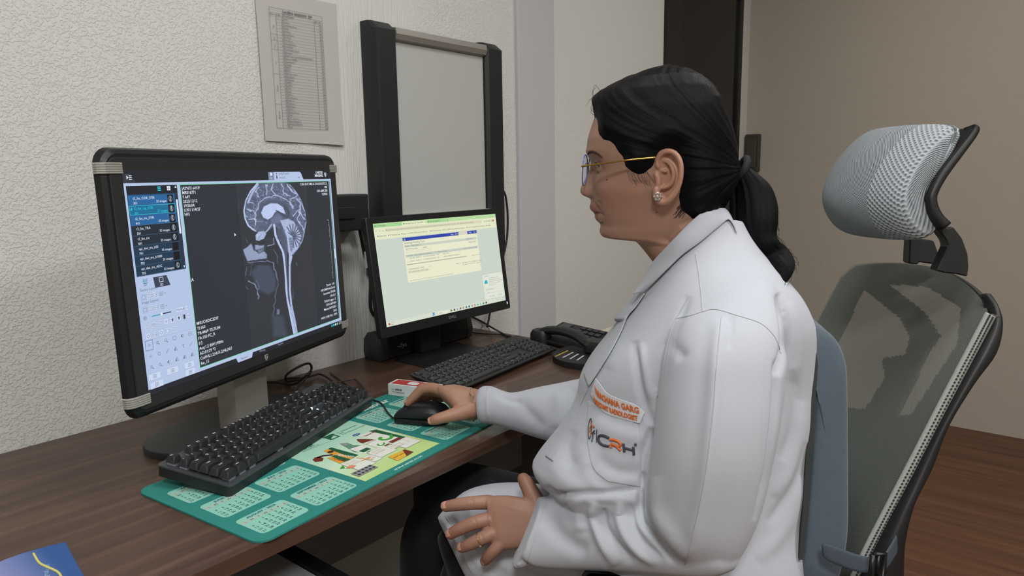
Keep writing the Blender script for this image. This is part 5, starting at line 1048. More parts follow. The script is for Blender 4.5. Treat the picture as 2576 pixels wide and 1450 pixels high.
# nails
nm = mat('nail', 'b58a7c', .25, spec=.6)
def nail(tip, pre, up, w_, l_, back=.0, r=.0078):
    t = tip-pre; t /= np.linalg.norm(t); n = up-t*(t@up); n /= np.linalg.norm(n); s_ = np.cross(t, n); V = []; Fc = []; a_, b2 = 8, 6
    for i in range(a_+1):
        for j in range(b2+1):
            u, v = i/a_*2-1, j/b2*2-1; ww = w_*math.sqrt(max(0, 1-max(0, abs(u)-.3)**2*1.2)); c = tip+t*(u*l_+back)+s_*(v*ww)+n*(r*math.sqrt(max(.05, 1-(v*ww/r)**2*.9))-.0006*u*u-.0012*max(0, u)**2); V.append(c)
    for i in range(a_):
        for j in range(b2): a = i*(b2+1)+j; Fc.append((a, a+1, a+b2+2, a+b2+1))
    return V, Fc
up_h = -D_*.75+np.array([0, 0, .7])
for k in KN: L_, r = KN[k]; V_, Fc_ = nail(P(*L_[-1]), P(*L_[-2]), up_h*(1 if k != 'x' else 1), .0058, .0062, -.0005, r[-1]+.0002); B().add(V_, Fc_).build('fingernail', nm, person, smooth=True)
for tip, pre, r, u_ in ((P(1086, 1059, 1.277), P(1118, 1050, 1.277), .0080, -D_*.9+np.array([0, 0, .35])), (P(1317, 1206, 1.102), P(1335, 1238, 1.095), .0088, -D_+np.array([0, 0, .5])), (P(1026, 1014, 1.352), P(1044, 996, 1.350), .0072, fw+np.array([0, 0, .9]))):
    V_, Fc_ = nail(tip, pre, u_, .0062, .0070, -.001, r+.0002); B().add(V_, Fc_).build('fingernail', nm, person, smooth=True)
# eyes
for sd in (1, -1):
    c = eyeball_c(sd); b_ = bmesh.new(); bmesh.ops.create_uvsphere(b_, u_segments=28, v_segments=18, radius=.0107)
    for v in b_.verts: v.co = Vector(c)+v.co
    e = link('eye', from_bm('eye', b_, True), mat('eye_white', 'a59f9c', .2, spec=.6), person)
    gz = HX*.97-HZ*.22; gz /= np.linalg.norm(gz)
    for nm_, r_, o_, cc in (('iris', .0054, .0096, '2e1c14'), ('pupil', .0024, .0108, '050505')):
        a_ = np.cross(gz, HZ); a_ /= np.linalg.norm(a_); b2 = np.cross(a_, gz); V_ = [c+gz*(o_+.0008)]+[c+gz*(o_-.0003)+(a_*math.cos(t)+b2*math.sin(t))*r_ for t in np.linspace(0, 2*PI, 20, endpoint=False)]
        B().add(V_, [(0, i+1, (i+1) % 20+1) for i in range(20)]).build(nm_, mat('eye_'+nm_, cc, .15, spec=.7), e, smooth=True)
    pts = []
    for a in np.linspace(-1.1, 1.15, 12):
        el_ = .44*max(0, math.cos(a*1.28))**.8-.03; pts.append(c+HX*.0132*math.cos(a)*math.cos(el_)+HYv*sd*.0132*math.sin(a)+HZ*.0132*math.sin(el_))
    B().tube(pts, [.0004]+[.0009]*10+[.0006], 6).build('eyelashes', mat('hair_dark', '0c0d10', .4), person, smooth=True)
hairm = mat('hair', '06070a', .55, spec=.12)
# brow
bp = spline([(1480, 388), (1484, 383), (1492, 382), (1502, 386), (1510, 392), (1516, 397.5)], 4); 
bb = B(); q = [hit(bvh_body, x, y, .0004) for x, y in bp]; q = [p for p in q if p is not None]
bb.tube(q, list(np.interp(np.linspace(0, 1, len(q)), [0, .2, .6, 1], [.0010, .0019, .0015, .0004])), 8); bb.build('eyebrow', mat('brow', '2a1f1b', .8), person, smooth=True)
# moles
for x, y, r in ((1527, 452, .0010), (1515.5, 560, .0011), (1652, 534, .0009), (1308, 1241, .0009)):
    h_ = hit(bvh_body, x, y, .0002)
    if h_ is not None: b_ = bmesh.new(); bmesh.ops.create_icosphere(b_, subdivisions=2, radius=r); bmesh.ops.translate(b_, vec=Vector(h_), verts=b_.verts); link('mole', from_bm('mole', b_, True), mat('mole', '3a2620', .6), person)
# ---------------- hair
poly = [hl(x, y, .066) for x, y in ((1496, 288), (1499, 300), (1500, 322), (1504, 338), (1517, 352), (1534, 356), (1546, 366), (1557, 384), (1568, 394), (1574, 420), (1588, 433), (1608, 442), (1624, 437), (1640, 421), (1649, 404), (1659, 387), (1672, 378.5), (1686, 375.5), (1703, 381), (1712, 398), (1716, 421), (1715, 456), (1707, 496), (1713, 527), (1740, 552), (1800, 575), (1920, 575), (1920, 120), (1450, 120), (1470, 280))]
def sdf(x, z):
    ins = False; d = 1e9; n = len(poly)
    for i in range(n):
        x1, z1 = poly[i]; x2, z2 = poly[(i+1) % n]
        if (z1 > z) != (z2 > z) and x < (x2-x1)*(z-z1)/(z2-z1)+x1: ins = not ins
        vx, vz = x2-x1, z2-z1; t = min(1, max(0, ((x-x1)*vx+(z-z1)*vz)/(vx*vx+vz*vz))); d = min(d, math.hypot(x-x1-t*vx, z-z1-t*vz))
    return d if ins else -d
zs2 = np.concatenate([np.linspace(zmax, zmax-.02, 14)[:-1], np.linspace(zmax-.02, zt_(575), 120)]); n2 = 240; G = np.array(head_grid(zs2, n2, False)); L3 = np.stack([(G-HO)@HX, (G-HO)@HYv, (G-HO)@HZ], -1)
tieX, tieZ = hl(1850, 428, 0); H_out = np.zeros_like(L3); keep = np.zeros(L3.shape[:2], bool); ang_ = np.zeros(L3.shape[:2]); rad_ = np.zeros(L3.shape[:2])
cen = np.array([I1(mid_p, 0), 0, 0.0])
dth = np.random.default_rng(5).normal(size=400)
def n1d(v): i = int(math.floor(v)) % 398; f = v-math.floor(v); f = f*f*(3-2*f); return dth[i]*(1-f)+dth[i+1]*f
for i in range(L3.shape[0]):
    for j in range(n2):
        x, y, z = L3[i, j]; s_ = sdf(x, z); keep[i, j] = s_ > -.004
        nr = np.array([x-cen[0]*.5, y, (z-.0)*.9 if z > 0 else z*.15]); nr /= np.linalg.norm(nr)+1e-9
        u = min(1, max(0, (s_+.003)/.024)); th = -.0015+.0135*(u*u*(3-2*u))**.75
        th += .004*g(x-hl(1520, 262)[0], .03)*g(z-hl(1520, 262)[1], .02)     # small lift over the forehead
        a = math.atan2(z-tieZ, x-tieX); r = math.hypot(x-tieX, z-tieZ); q_ = a*60+abs(y)*180; ang_[i, j] = q_; rad_[i, j] = r
        th += (.00050*n1d(q_*.9+50)+.0007*n1d(q_*.22+9))*min(1, u*2)
        H_out[i, j] = np.array([x, y, z])+nr*th
    # (rows run from the crown downwards)
W_ = HO+H_out[..., 0:1]*HX+H_out[..., 1:2]*HYv+H_out[..., 2:3]*HZ; nR = W_.shape[0]; Fq = []
for i in range(nR-1):
    for j in range(n2):
        k = (j+1) % n2
        if keep[i, j] and keep[i, k] and keep[i+1, j] and keep[i+1, k]: Fq.append((i*n2+j, i*n2+k, (i+1)*n2+k, (i+1)*n2+j))
Fq.append(tuple(range(n2-1, -1, -1)))
me = mesh('hair', W_.reshape(-1, 3), Fq, True)
uv = me.uv_layers.new(name='strand'); li = np.empty(len(me.loops), np.int32); me.loops.foreach_get('vertex_index', li)
uvv = np.stack([ang_.ravel()[li]*.02, rad_.ravel()[li]*4], 1); uv.data.foreach_set('uv', uvv.ravel())
nt, bs = fab_nodes(hairm); bs.inputs['Anisotropic'].default_value = .5
um = nt.nodes.new('ShaderNodeUVMap'); um.uv_map = 'strand'; mp = nt.nodes.new('ShaderNodeMapping'); mp.inputs['Scale'].default_value = (220, 3, 1); nn = nt.nodes.new('ShaderNodeTexNoise'); nn.inputs['Scale'].default_value = 1; nn.inputs['Detail'].default_value = 3
bpn = nt.nodes.new('ShaderNodeBump'); bpn.inputs['Strength'].default_value = .5; bpn.inputs['Distance'].default_value = .0012
nt.links.new(um.outputs[0], mp.inputs[0]); nt.links.new(mp.outputs[0], nn.inputs['Vector']); nt.links.new(nn.outputs['Fac'], bpn.inputs['Height']); nt.links.new(bpn.outputs[0], bs.inputs['Normal'])
rc = nt.nodes.new('ShaderNodeMapRange'); rc.inputs[3].default_value = .38; rc.inputs[4].default_value = .58; nt.links.new(nn.outputs['Fac'], rc.inputs[0]); nt.links.new(rc.outputs[0], bs.inputs['Roughness'])
bm_ = bmesh.new(); bm_.from_mesh(me); bmesh.ops.delete(bm_, geom=[v for v in bm_.verts if not v.link_faces], context='VERTS'); bmesh.ops.recalc_face_normals(bm_, faces=bm_.faces); bm_.to_mesh(me); bm_.free(); me.shade_smooth()
hair = link('hair', me, hairm, person)
hs_ = mat('hair_strand', '101114', .4, spec=.4)
# ponytail
pony = [((1850, 425, 1.0), (1881, 424, 1.0), .014), ((1848, 448, 1.0), (1902, 440, 1.0), .022), ((1850, 480, 1.0), (1932, 470, 1.0), .030), ((1852, 520, .995), (1948, 512, .995), .034), ((1854, 560, .99), (1951, 555, .99), .034), ((1868, 598, .985), (1948, 590, .985), .030), ((1888, 628, .98), (1955, 608, .98), .026), ((1905, 655, .98), (1975, 622, .98), .022), ((1922, 670, .965), (1990, 642, .965), .018), ((1944, 680, .95), (1998, 662, .95), .013), ((1961, 694, .94), (1992, 690, .94), .009), ((1955, 710, .935), (1974, 714, .935), .005), ((1946, 717, .935), (1954, 723, .935), .002)]
q = spline([[*a, *b_, c] for a, b_, c in pony], 7); n = 72; rg = []
for i, r in enumerate(q):
    R0 = ring(r[:3], r[3:6], r[6], n, 2.1); c = sum(R0)/n
    rg.append([c+(p-c)*(1+.035*n1d(j*.5+3+i*.02)+.02*n1d(j*1.3+70+i*.03)) for j, p in enumerate(R0)])
V_, Fc_ = loft(rg); me = mesh('ponytail', V_, Fc_, True); uv = me.uv_layers.new(name='strand'); li = np.empty(len(me.loops), np.int32); me.loops.foreach_get('vertex_index', li); jj = li % n; jj = np.minimum(jj, n-jj); uv.data.foreach_set('uv', np.stack([jj*.05, (li//n)*.03], 1).ravel())
pt_ = link('ponytail', me, hairm, person)
rs = np.random.default_rng(12); S = B()
def strand(pts, r=.00028): S.tube(spline([P(*p) for p in pts], 5), r, 4, cap=False)
for k in range(46):      # loose ends round the ponytail
    i = rs.integers(6, len(q)-4); r = q[i]; sgn = 1 if rs.random() < .72 else 0; a0 = np.array(r[3:6] if sgn else r[:3]); r2 = q[min(i+rs.integers(4, 14), len(q)-1)]; a2 = np.array(r2[3:6] if sgn else r2[:3]); o_ = rs.uniform(2, 12)*(1 if sgn else -.6)
    strand([a0-[5*(1 if sgn else -1), 0, 0], (a0+a2)/2+[o_*.8, 0, rs.uniform(-.02, .02)], a2+[o_, rs.uniform(-3, 6), 0]])
for k in range(34):      # flyaways over the crown and the forehead
    u = rs.random(); x = 1492+u*230; y = np.interp(x, [1490, 1500, 1545, 1590, 1640, 1700, 1760], [275, 246, 222, 203, 184, 178, 196]); L_ = rs.uniform(14, 40)
    strand([(x, y+7, 1.0+rs.uniform(-.03, .02)), (x-L_*.4, y-rs.uniform(0, 5)+L_*.12, 1.0), (x-L_, y+rs.uniform(-3, 9)+L_*.42, 1.0)], .0002)
for pts in ([(1500, 268, .98), (1490, 240, .98), (1497, 214, .98), (1510, 230, .98)], [(1502, 262, .99), (1494, 248, .99), (1492, 230, .99), (1500, 218, .99)], [(1496, 285, .99), (1487, 276, .99), (1488, 266, .99)], [(1500, 292, .98), (1487, 284, .98), (1491, 274, .98), (1496, 280, .98)], [(1498, 276, .98), (1489, 262, .98), (1495, 254, .98)]): strand(pts, .00026)
for k in range(26):      # wisps below the sideburn and at the nape
    x = 1576+k*2.1+rs.uniform(-1, 1); a = P(x, 424, .925); h0 = hit(bvh_body, x, 430, .0008); h1 = hit(bvh_body, x+rs.uniform(4, 14), 444+rs.uniform(0, 12), .0008)
    h2 = hit(bvh_body, x+rs.uniform(14, 26), 452+rs.uniform(2, 18), .0008)
    if h0 is not None and h1 is not None and h2 is not None: S.tube([h0, h1, h2], .00010, 4, cap=False)
for k in range(22):
    x = 1712+rs.uniform(0, 20); y = 500+rs.uniform(0, 30); L_ = [hit(bvh_body, x-d_*rs.uniform(.5, 1), y+d_*.9, .0012) for d_ in (0, 10, 22)]
    if all(h_ is not None for h_ in L_): S.tube(L_, .00022, 4, cap=False)
o = S.build('loose_hairs', hs_, person, smooth=True); o['kind'] = 'stuff'
tc_ = P(1866, 427, 1.0); ax = P(1890, 436, 1.0)-P(1845, 420, 1.0); ax /= np.linalg.norm(ax); u_ = np.cross(ax, D_); u_ /= np.linalg.norm(u_); v_ = np.cross(ax, u_)
B().tube([tc_+(u_*math.cos(a)+v_*math.sin(a))*.0165 for a in np.linspace(0, 2*PI, 25)], .0052, 8, cap=False).build('hair_tie', mat('hair_tie', '14151a', .8), person, smooth=True)
# ---------------- glasses (worn: a thing of its own)
gold = mat('gold', 'b4914e', .25, metal=.9); rim = mat('lens_edge', '5a62b0', .2, spec=.6)
gls = tag(empty('eyeglasses', hw(*(hl(1470, 418)[0], 0, hl(1470, 418)[1]))), 'rimless gold glasses with blue lens edges on the woman\'s face', 'glasses')
lgm = bpy.data.materials.new('lens'); lgm.use_nodes = True; nt = lgm.node_tree; bs = nt.nodes['Principled BSDF']; bs.inputs['Base Color'].default_value = (.8, .85, 1, 1); bs.inputs['Roughness'].default_value = .02; bs.inputs['Alpha'].default_value = .16; bs.inputs['Specular IOR Level'].default_value = .8
lx, lz = hl(1477, 427, .0325)
for sd in (1, -1):
    pts = []
    for a in np.linspace(0, 2*PI, 33):
        c, s = math.cos(a), math.sin(a); yy = .0255*math.copysign(abs(c)**.85, c); zz = .0215*math.copysign(abs(s)**.85, s); pts.append(hw(lx+.0035-zz*.06-abs(yy)*.02-(.004 if False else 0)-0, sd*(yy+.0325), lz+zz-.001))
    L_ = B(); c_ = sum(pts[:-1])/32; L_.add(pts[:-1]+[c_+HX*.0015], [(i, (i+1) % 32, 32) for i in range(32)]); L_.build('lens', lgm, gls, smooth=True)
    B().tube(pts, .0009, 6, cap=False).build('lens_edge', rim, gls, smooth=True)
hx1, hz1 = hl(1464.5, 418.5, .058)
for sd in (1, -1):
    h0 = hw(hx1, sd*.058, hz1); tp = [h0, hw(hl(1478, 416.5, .066)[0], sd*.0665, hl(1478, 416.5, .066)[1]), hw(hl(1520, 411, .076)[0], sd*.0765, hl(1520, 411, .076)[1]), hw(hl(1580, 403, .085)[0], sd*.0845, hl(1580, 403, .085)[1]), hw(hl(1650, 396, .082)[0], sd*.081, hl(1650, 396, .082)[1])]
    B().tube(spline(tp, 8), [.0016]*9+[.0012]*24, 8).build('temple', gold, gls, smooth=True)
    B().tube([h0, hw(hx1-.001, sd*.052, hz1+.0006), hw(lx+.002, sd*.048, hz1)], .0011, 6).build('hinge', gold, gls, smooth=True)
    B().tube([hw(lx, sd*.014, lz+.001), hw(lx-.006, sd*.011, lz-.002), hw(lx-.009, sd*.0105, lz-.007)], .0007, 6).build('nose_pad', gold, gls, smooth=True)
B().tube([hw(lx+.003, .0085, lz+.006), hw(lx+.006, 0, lz+.009), hw(lx+.003, -.0085, lz+.006)], .0011, 6).build('bridge', gold, gls, smooth=True)
# earring
er = tag(empty('earring', P(1653.5, 496, .925)), 'round floral diamond stud earring on the visible ear lobe', 'earring'); eh = hit(bvh_body, 1653.5, 496, .0022)
gem = mat('diamond', 'cfc6c0', .12, metal=.6, spec=.8); esil = mat('silver_setting', 'a89c92', .3, metal=.9)
t1, t2 = HX, HZ
def ball(c, r, sub=1):
    b_ = bmesh.new(); bmesh.ops.create_icosphere(b_, subdivisions=sub, radius=r); bmesh.ops.translate(b_, vec=Vector(c), verts=b_.verts); return b_
B().rings([[eh+(t1*math.cos(a)+t2*math.sin(a))*r+HYv*o_ for a in np.linspace(0, 2*PI, 20, endpoint=False)] for r, o_ in ((.0052, -.002), (.0060, 0), (.0048, .0012))]).build('setting', esil, er, smooth=.6)
for k in range(6): a = k*PI/3; B().bm(ball(eh+(t1*math.cos(a)+t2*math.sin(a))*.0042+HYv*.0012, .0019)).build('petal_stone', gem, er)
B().bm(ball(eh+HYv*.0022, .0022)).build('centre_stone', gem, er)
# finger ring on the ring finger, thread bracelet on the right wrist
fr = tag(empty('finger_ring', P(1206, 1352, 1.06)), 'thin gold ring with a small stone on the spread hand', 'ring')
a, b_ = P(1212, 1355, 1.075), P(1184, 1369, 1.079); ax = b_-a; ax /= np.linalg.norm(ax); c = a+(b_-a)*.12; u_ = np.cross(ax, D_); u_ /= np.linalg.norm(u_); v_ = np.cross(ax, u_)
B().tube([c+(u_*math.cos(t)+v_*math.sin(t))*.0108 for t in np.linspace(0, 2*PI, 29)], .0007, 6, cap=False).build('band', gold, fr, smooth=True)
st = c+(-D_*.65-U_*.72)*.0112; B().bm(ball(st, .0021)).build('stone', gem, fr)
for k in range(4): B().bm(ball(st+(U_*math.cos(k*PI/2+.4)+R_*math.sin(k*PI/2+.4))*.0018, .0006)).build('claw', gold, fr)
wr = tag(empty('thread_bracelet', P(1198, 1020, 1.31)), 'beige knotted thread bracelet at the wrist above the mouse', 'bracelet'); thr = mat('thread', 'a48a72', .8)
for k in (-1, 0, 1):
    rgk = ring((1184+k*3, 977.5, 1.33), (1190+k*2, 1058, 1.304), .0275, 32, 2.4); B().tube(rgk+[rgk[0]], .0009, 6, cap=False).build('thread', thr, wr, smooth=True)
B().tube(spline([P(1186, 994, 1.30), P(1180, 985, 1.29), P(1184, 990, 1.285), P(1190, 1000, 1.285), P(1193, 984, 1.285)], 6), .0009, 6).build('loose_end', thr, wr, smooth=True)

# ---------------- the white coat
cparts = []
cparts.append(sloft([((1725, 560, 1.005), (1860, 562, 1.005), .052), ((1690, 610, 1.01), (1882, 600, 1.01), .065), ((1652, 665, 1.03), (1912, 655, 1.03), .105), ((1622, 715, 1.04), (1948, 705, 1.04), .14), ((1585, 770, 1.05), (1984, 755, 1.05), .165), ((1540, 835, 1.055), (2014, 820, 1.055), .172), ((1492, 895, 1.06), (2024, 890, 1.06), .17), ((1462, 950, 1.065), (2030, 960, 1.065), .165), ((1449, 1010, 1.07), (2035, 1040, 1.07), .163), ((1408, 1080, 1.075), (2034, 1120, 1.075), .163), ((1352, 1150, 1.08), (2032, 1200, 1.08), .165), ((1340, 1185, 1.085), (2030, 1250, 1.085), .168), ((1375, 1225, 1.09), (2026, 1310, 1.09), .172), ((1430, 1270, 1.095), (2022, 1370, 1.095), .18), ((1440, 1360, 1.1), (2012, 1430, 1.1), .19), ((1450, 1440, 1.1), (2005, 1500, 1.1), .19), ((1500, 1560, 1.1), (1990, 1580, 1.1), .17)], 4, 56))
# near sleeve: shoulder to elbow
cparts.append(sloft([((1790, 690, .985), (1900, 670, .985), .05), ((1735, 745, .955), (1935, 720, .955), .075), ((1690, 810, .925), (1960, 800, .925), .085), ((1672, 880, .905), (1964, 870, .905), .083), ((1664, 960, .895), (1960, 960, .895), .080), ((1655, 1050, .89), (1948, 1060, .89), .078), ((1645, 1140, .89), (1930, 1160, .89), .074), ((1632, 1230, .90), (1905, 1270, .90), .070), ((1630, 1310, .91), (1868, 1360, .91), .064), ((1660, 1370, .925), (1830, 1412, .925), .055), ((1700, 1400, .93), (1800, 1432, .93), .035)], 4, 44))
# near forearm sleeve: elbow to cuff
cparts.append(sloft([((1830, 1330, .915), (1828, 1420, .915), .045), ((1770, 1270, .915), (1775, 1438, .915), .060), ((1690, 1245, .935), (1705, 1438, .935), .066), ((1600, 1240, .965), (1610, 1434, .96), .064), ((1520, 1246, .995), (1515, 1430, .985), .062), ((1450, 1248, 1.02), (1430, 1428, 1.010), .058), ((1400, 1250, 1.045), (1352, 1427, 1.035), .054), ((1357, 1254, 1.062), (1288, 1425, 1.052), .050)], 4, 44))
# far sleeve: shoulder, elbow, cuff at the mouse
cparts.append(sloft([((1600, 780, 1.19), (1760, 760, 1.19), .06), ((1520, 860, 1.22), (1720, 880, 1.22), .07), ((1470, 945, 1.24), (1640, 1000, 1.24), .068), ((1440, 957, 1.25), (1500, 1135, 1.24), .064), ((1355, 974, 1.27), (1375, 1108, 1.26), .055), ((1292, 988, 1.29), (1312, 1089, 1.28), .047), ((1262, 982, 1.30), (1268, 1076, 1.29), .042), ((1236, 972, 1.308), (1238, 1068, 1.298), .040), ((1210, 974, 1.315), (1212, 1065, 1.305), .039), ((1199, 990, 1.32), (1202, 1057, 1.31), .037)], 4, 40))
# coat skirt over the near thigh
cparts.append(sloft([((1100, 1302, 1.195), (1182, 1462, 1.180), .010), ((1118, 1282, 1.20), (1204, 1490, 1.182), .045), ((1165, 1241, 1.20), (1258, 1510, 1.185), .078), ((1230, 1221, 1.205), (1325, 1530, 1.185), .085), ((1310, 1217, 1.20), (1400, 1550, 1.175), .088), ((1400, 1228, 1.19), (1480, 1570, 1.165), .09), ((1520, 1262, 1.175), (1600, 1590, 1.15), .095), ((1660, 1300, 1.15), (1720, 1600, 1.13), .11), ((1800, 1330, 1.12), (1850, 1610, 1.10), .12)], 4, 44))
cotton = mat('coat_cotton', 'b4b9c2', .8, spec=.12, sheen=.15)
coat = fuse('lab_coat', cparts, .0028, 4, .5, cotton)
coat.parent = person; coat.matrix_parent_inverse = person.matrix_basis.inverted()
me = coat.data
strokes(me, [([(1372, 1248), (1420, 1243), (1470, 1240), (1540, 1238), (1606, 1228)], 7, -.0050), ([(1400, 1262), (1480, 1258), (1560, 1258), (1600, 1262)], 10, .003),
 # sleeve: pressed ridge, wrinkles at the elbow
 ([(1812, 800), (1800, 930), (1792, 1040), (1772, 1200), (1745, 1330), (1722, 1425)], 20, .0075),
 ([(1616, 1190), (1612, 1250), (1614, 1310), (1650, 1352), (1695, 1420)], 8, -.0085), ([(1640, 1200), (1645, 1280), (1680, 1340), (1730, 1400)], 20, .006),
 ([(1500, 1262), (1491, 1290), (1497, 1320), (1518, 1372), (1552, 1424)], 13, .0075), ([(1520, 1280), (1519, 1315), (1545, 1364), (1592, 1418)], 10, -.0065), ([(1562, 1262), (1558, 1300), (1572, 1345), (1606, 1387), (1652, 1420)], 13, .0075), ([(1590, 1270), (1592, 1320), (1620, 1370), (1668, 1412)], 10, -.006),
 ([(1380, 1280), (1395, 1330), (1440, 1372), (1480, 1390)], 22, -.006), ([(1352, 1268), (1340, 1320), (1315, 1420)], 5, .0012), ([(1440, 1262), (1455, 1300), (1462, 1340)], 18, .004),
 # shoulder and back
 ([(1955, 738), (1972, 800), (1976, 860), (1968, 900), (1955, 945)], 9, -.0095), ([(1985, 760), (2005, 830), (2008, 900), (1990, 960)], 16, .0025), ([(1952, 905), (1952, 1000), (1944, 1090), (1928, 1200), (1898, 1310)], 7, -.008),
 ([(1990, 930), (2004, 1010), (1992, 1090), (1965, 1160)], 13, -.0035), ([(2014, 1010), (2014, 1100), (1990, 1180), (1948, 1250)], 18, .004), ([(2022, 1110), (2010, 1190), (1975, 1260), (1930, 1320)], 12, -.0035), ([(2020, 1200), (2000, 1280), (1960, 1350), (1905, 1410)], 20, .0035),
 ([(1835, 790), (1838, 830), (1830, 880)], 10, -.0018), ([(1735, 745), (1700, 830), (1672, 930), (1655, 1010)], 10, -.0035), ([(1672, 860), (1700, 880), (1722, 905)], 16, -.0035),
 # chest folds beside the sleeve
 ([(1597, 858), (1604, 920), (1614, 985), (1640, 1075)], 10, -.0045), ([(1608, 862), (1622, 940), (1640, 1010)], 12, .003), ([(1560, 820), (1548, 880), (1530, 930)], 18, .0015), ([(1640, 1075), (1618, 1150), (1613, 1230)], 9, -.007),
 ([(1480, 1170), (1510, 1215), (1560, 1230), (1612, 1222)], 16, -.003), ([(1470, 1120), (1480, 1190), (1530, 1235), (1600, 1240)], 18, .0025), ([(1500, 1150), (1550, 1185), (1615, 1190)], 18, -.004), ([(1400, 1110), (1390, 1160), (1420, 1210), (1480, 1235)], 22, .003), ([(1490, 1060), (1540, 1085), (1625, 1110)], 20, .0035),
 ([(1440, 1080), (1430, 1130), (1440, 1180)], 15, -.003),
 # far sleeve
 ([(1255, 985), (1275, 1005), (1310, 1010)], 8, -.004), ([(1300, 1000), (1330, 1040), (1370, 1080)], 16, -.004), ([(1400, 985), (1410, 1030), (1400, 1080)], 18, .004), ([(1222, 985), (1226, 1055)], 5, .0015), ([(1440, 975), (1448, 1030)], 12, -.003),
 # skirt
 ([(1130, 1300), (1170, 1360), (1200, 1400), (1250, 1450)], 10, -.005), ([(1180, 1270), (1200, 1330), (1240, 1400), (1300, 1445)], 12, .004), ([(1290, 1395), (1340, 1435), (1420, 1447)], 8, -.005), ([(1370, 1225), (1400, 1245), (1420, 1250)], 8, -.005), ([(1108, 1302), (1140, 1350), (1172, 1410), (1195, 1450)], 4, .0016), ([(1118, 1298), (1150, 1346), (1182, 1402), (1206, 1446)], 3, -.0014)])
bvh_coat = BVHTree.FromObject(coat, bpy.context.evaluated_depsgraph_get())
cot2 = cotton; thread_m = mat('seam_thread', 'b6b8c0', .8)
# collar: a turned-down strip round the neck with its fall edge on the shoulder
inner = [(1592, 742, 1.005), (1618, 700, 1.000), (1643, 658, .992), (1690, 607, .962), (1740, 556, .950), (1778, 527, .952), (1812, 521, .975), (1826, 532, 1.01), (1812, 540, 1.05)]
outer = [(1622, 742), (1650, 716), (1690, 676), (1722, 645), (1765, 612), (1800, 580), (1828, 557), (1842, 570), (1850, 590)]
nI = 8; qi = spline(inner, nI); qo = spline(outer, nI); rows_c = []; K_ = 9
for a, b_ in zip(qi, qo):
    A3 = P(*a); h_ = hit(bvh_coat, b_[0], b_[1], .0040); t_o = None
    if h_ is None: h_ = P(b_[0], b_[1], a[2]-.02)
    td = projv([h_])[2][0]
    if td > 1.06: h_ = P(b_[0], b_[1], 1.0)
    row = []
    for k in range(K_+1):
        u = k/K_; p = A3*(1-u)+h_*u; bul = .0055*math.sin(PI*u)**.8; p = p-D_*bul*.8+U_*bul*.35; row.append(p)
    rows_c.append(row)
def thick_patch(name, rows_, th, m, parent, smooth=True):
    V = [p for r in rows_ for p in r]; nc = len(rows_[0]); Fc = []
    for i in range(len(rows_)-1):
        for j in range(nc-1): a = i*nc+j; Fc.append((a, a+1, a+nc+1, a+nc))
    o = link(name, mesh(name, V, Fc, True), m, parent)
    return mods_apply(o, [('SOLIDIFY', dict(thickness=th, offset=0)), ('SUBSURF', dict(levels=1, render_levels=1))])
collar = thick_patch('collar', rows_c, .0022, cotton, coat)
# inner stand at the back of the collar
stand = [[P(1824+u*14, 548+u*10+k*7, 1.0+.0*k-.012*math.sin(u*PI)) for k in range(4)] for u in np.linspace(0, 1, 5)]
# lapel tip and front edge
lap_i = [(1600, 738), (1570, 772), (1545, 802), (1552, 815), (1530, 850), (1495, 892), (1468, 940)]; lap_o = [(1628, 740), (1604, 775), (1583, 800), (1570, 830), (1545, 880), (1515, 930), (1485, 975)]
rows_l = []
for a, b_ in zip(spline(lap_i, 5), spline(lap_o, 5)):
    ho = hit(bvh_coat, b_[0], b_[1], .0030); hi_ = hit(bvh_coat, a[0]+4, a[1], .004)
    if ho is None: continue
    if hi_ is None or abs(projv([hi_])[2][0]-projv([ho])[2][0]) > .12: hi_ = P(a[0], a[1], projv([ho])[2][0]+.035)
    hi2 = P(a[0], a[1], projv([hi_])[2][0]); rows_l.append([hi2*(1-u)+ho*u-D_*.004*math.sin(PI*u) for u in np.linspace(0, 1, 6)])
thick_patch('lapel', rows_l, .0018, cotton, coat)
def seam(pts, r=.0005, name='seam', m=thread_m, off=.0004, bv=None):
    L_ = on(bv or bvh_coat, pts, off, 8)
    segs, cur = [], []
    for p in L_:
        if cur and np.linalg.norm(p-cur[-1]) > .03: segs.append(cur); cur = []
        cur.append(p)
    segs.append(cur); b_ = B()
    for s_ in segs:
        if len(s_) > 1: b_.tube(s_, r, 5)
    return b_.build(name, m, coat, smooth=True)
seam([(1750, 640), (1758, 690), (1764, 740), (1768, 785)]); seam([(1700, 802), (1735, 795), (1768, 785), (1800, 779), (1860, 796), (1915, 815), (1950, 850), (1964, 890)])
seam([(1735, 742), (1690, 830), (1668, 930), (1655, 1000)]); seam([(1545, 830), (1512, 912), (1465, 1010), (1422, 1100), (1398, 1150)]); seam([(1120, 1296), (1152, 1346), (1185, 1400), (1210, 1448)]); seam([(1376, 1254), (1366, 1290), (1325, 1420)]); seam([(1815, 800), (1802, 930), (1794, 1040), (1774, 1200), (1747, 1330), (1724, 1420)], .0006)
seam([(1225, 975), (1223, 1015), (1227, 1066)]); seam([(1680, 690), (1640, 735), (1612, 760)], .0006)
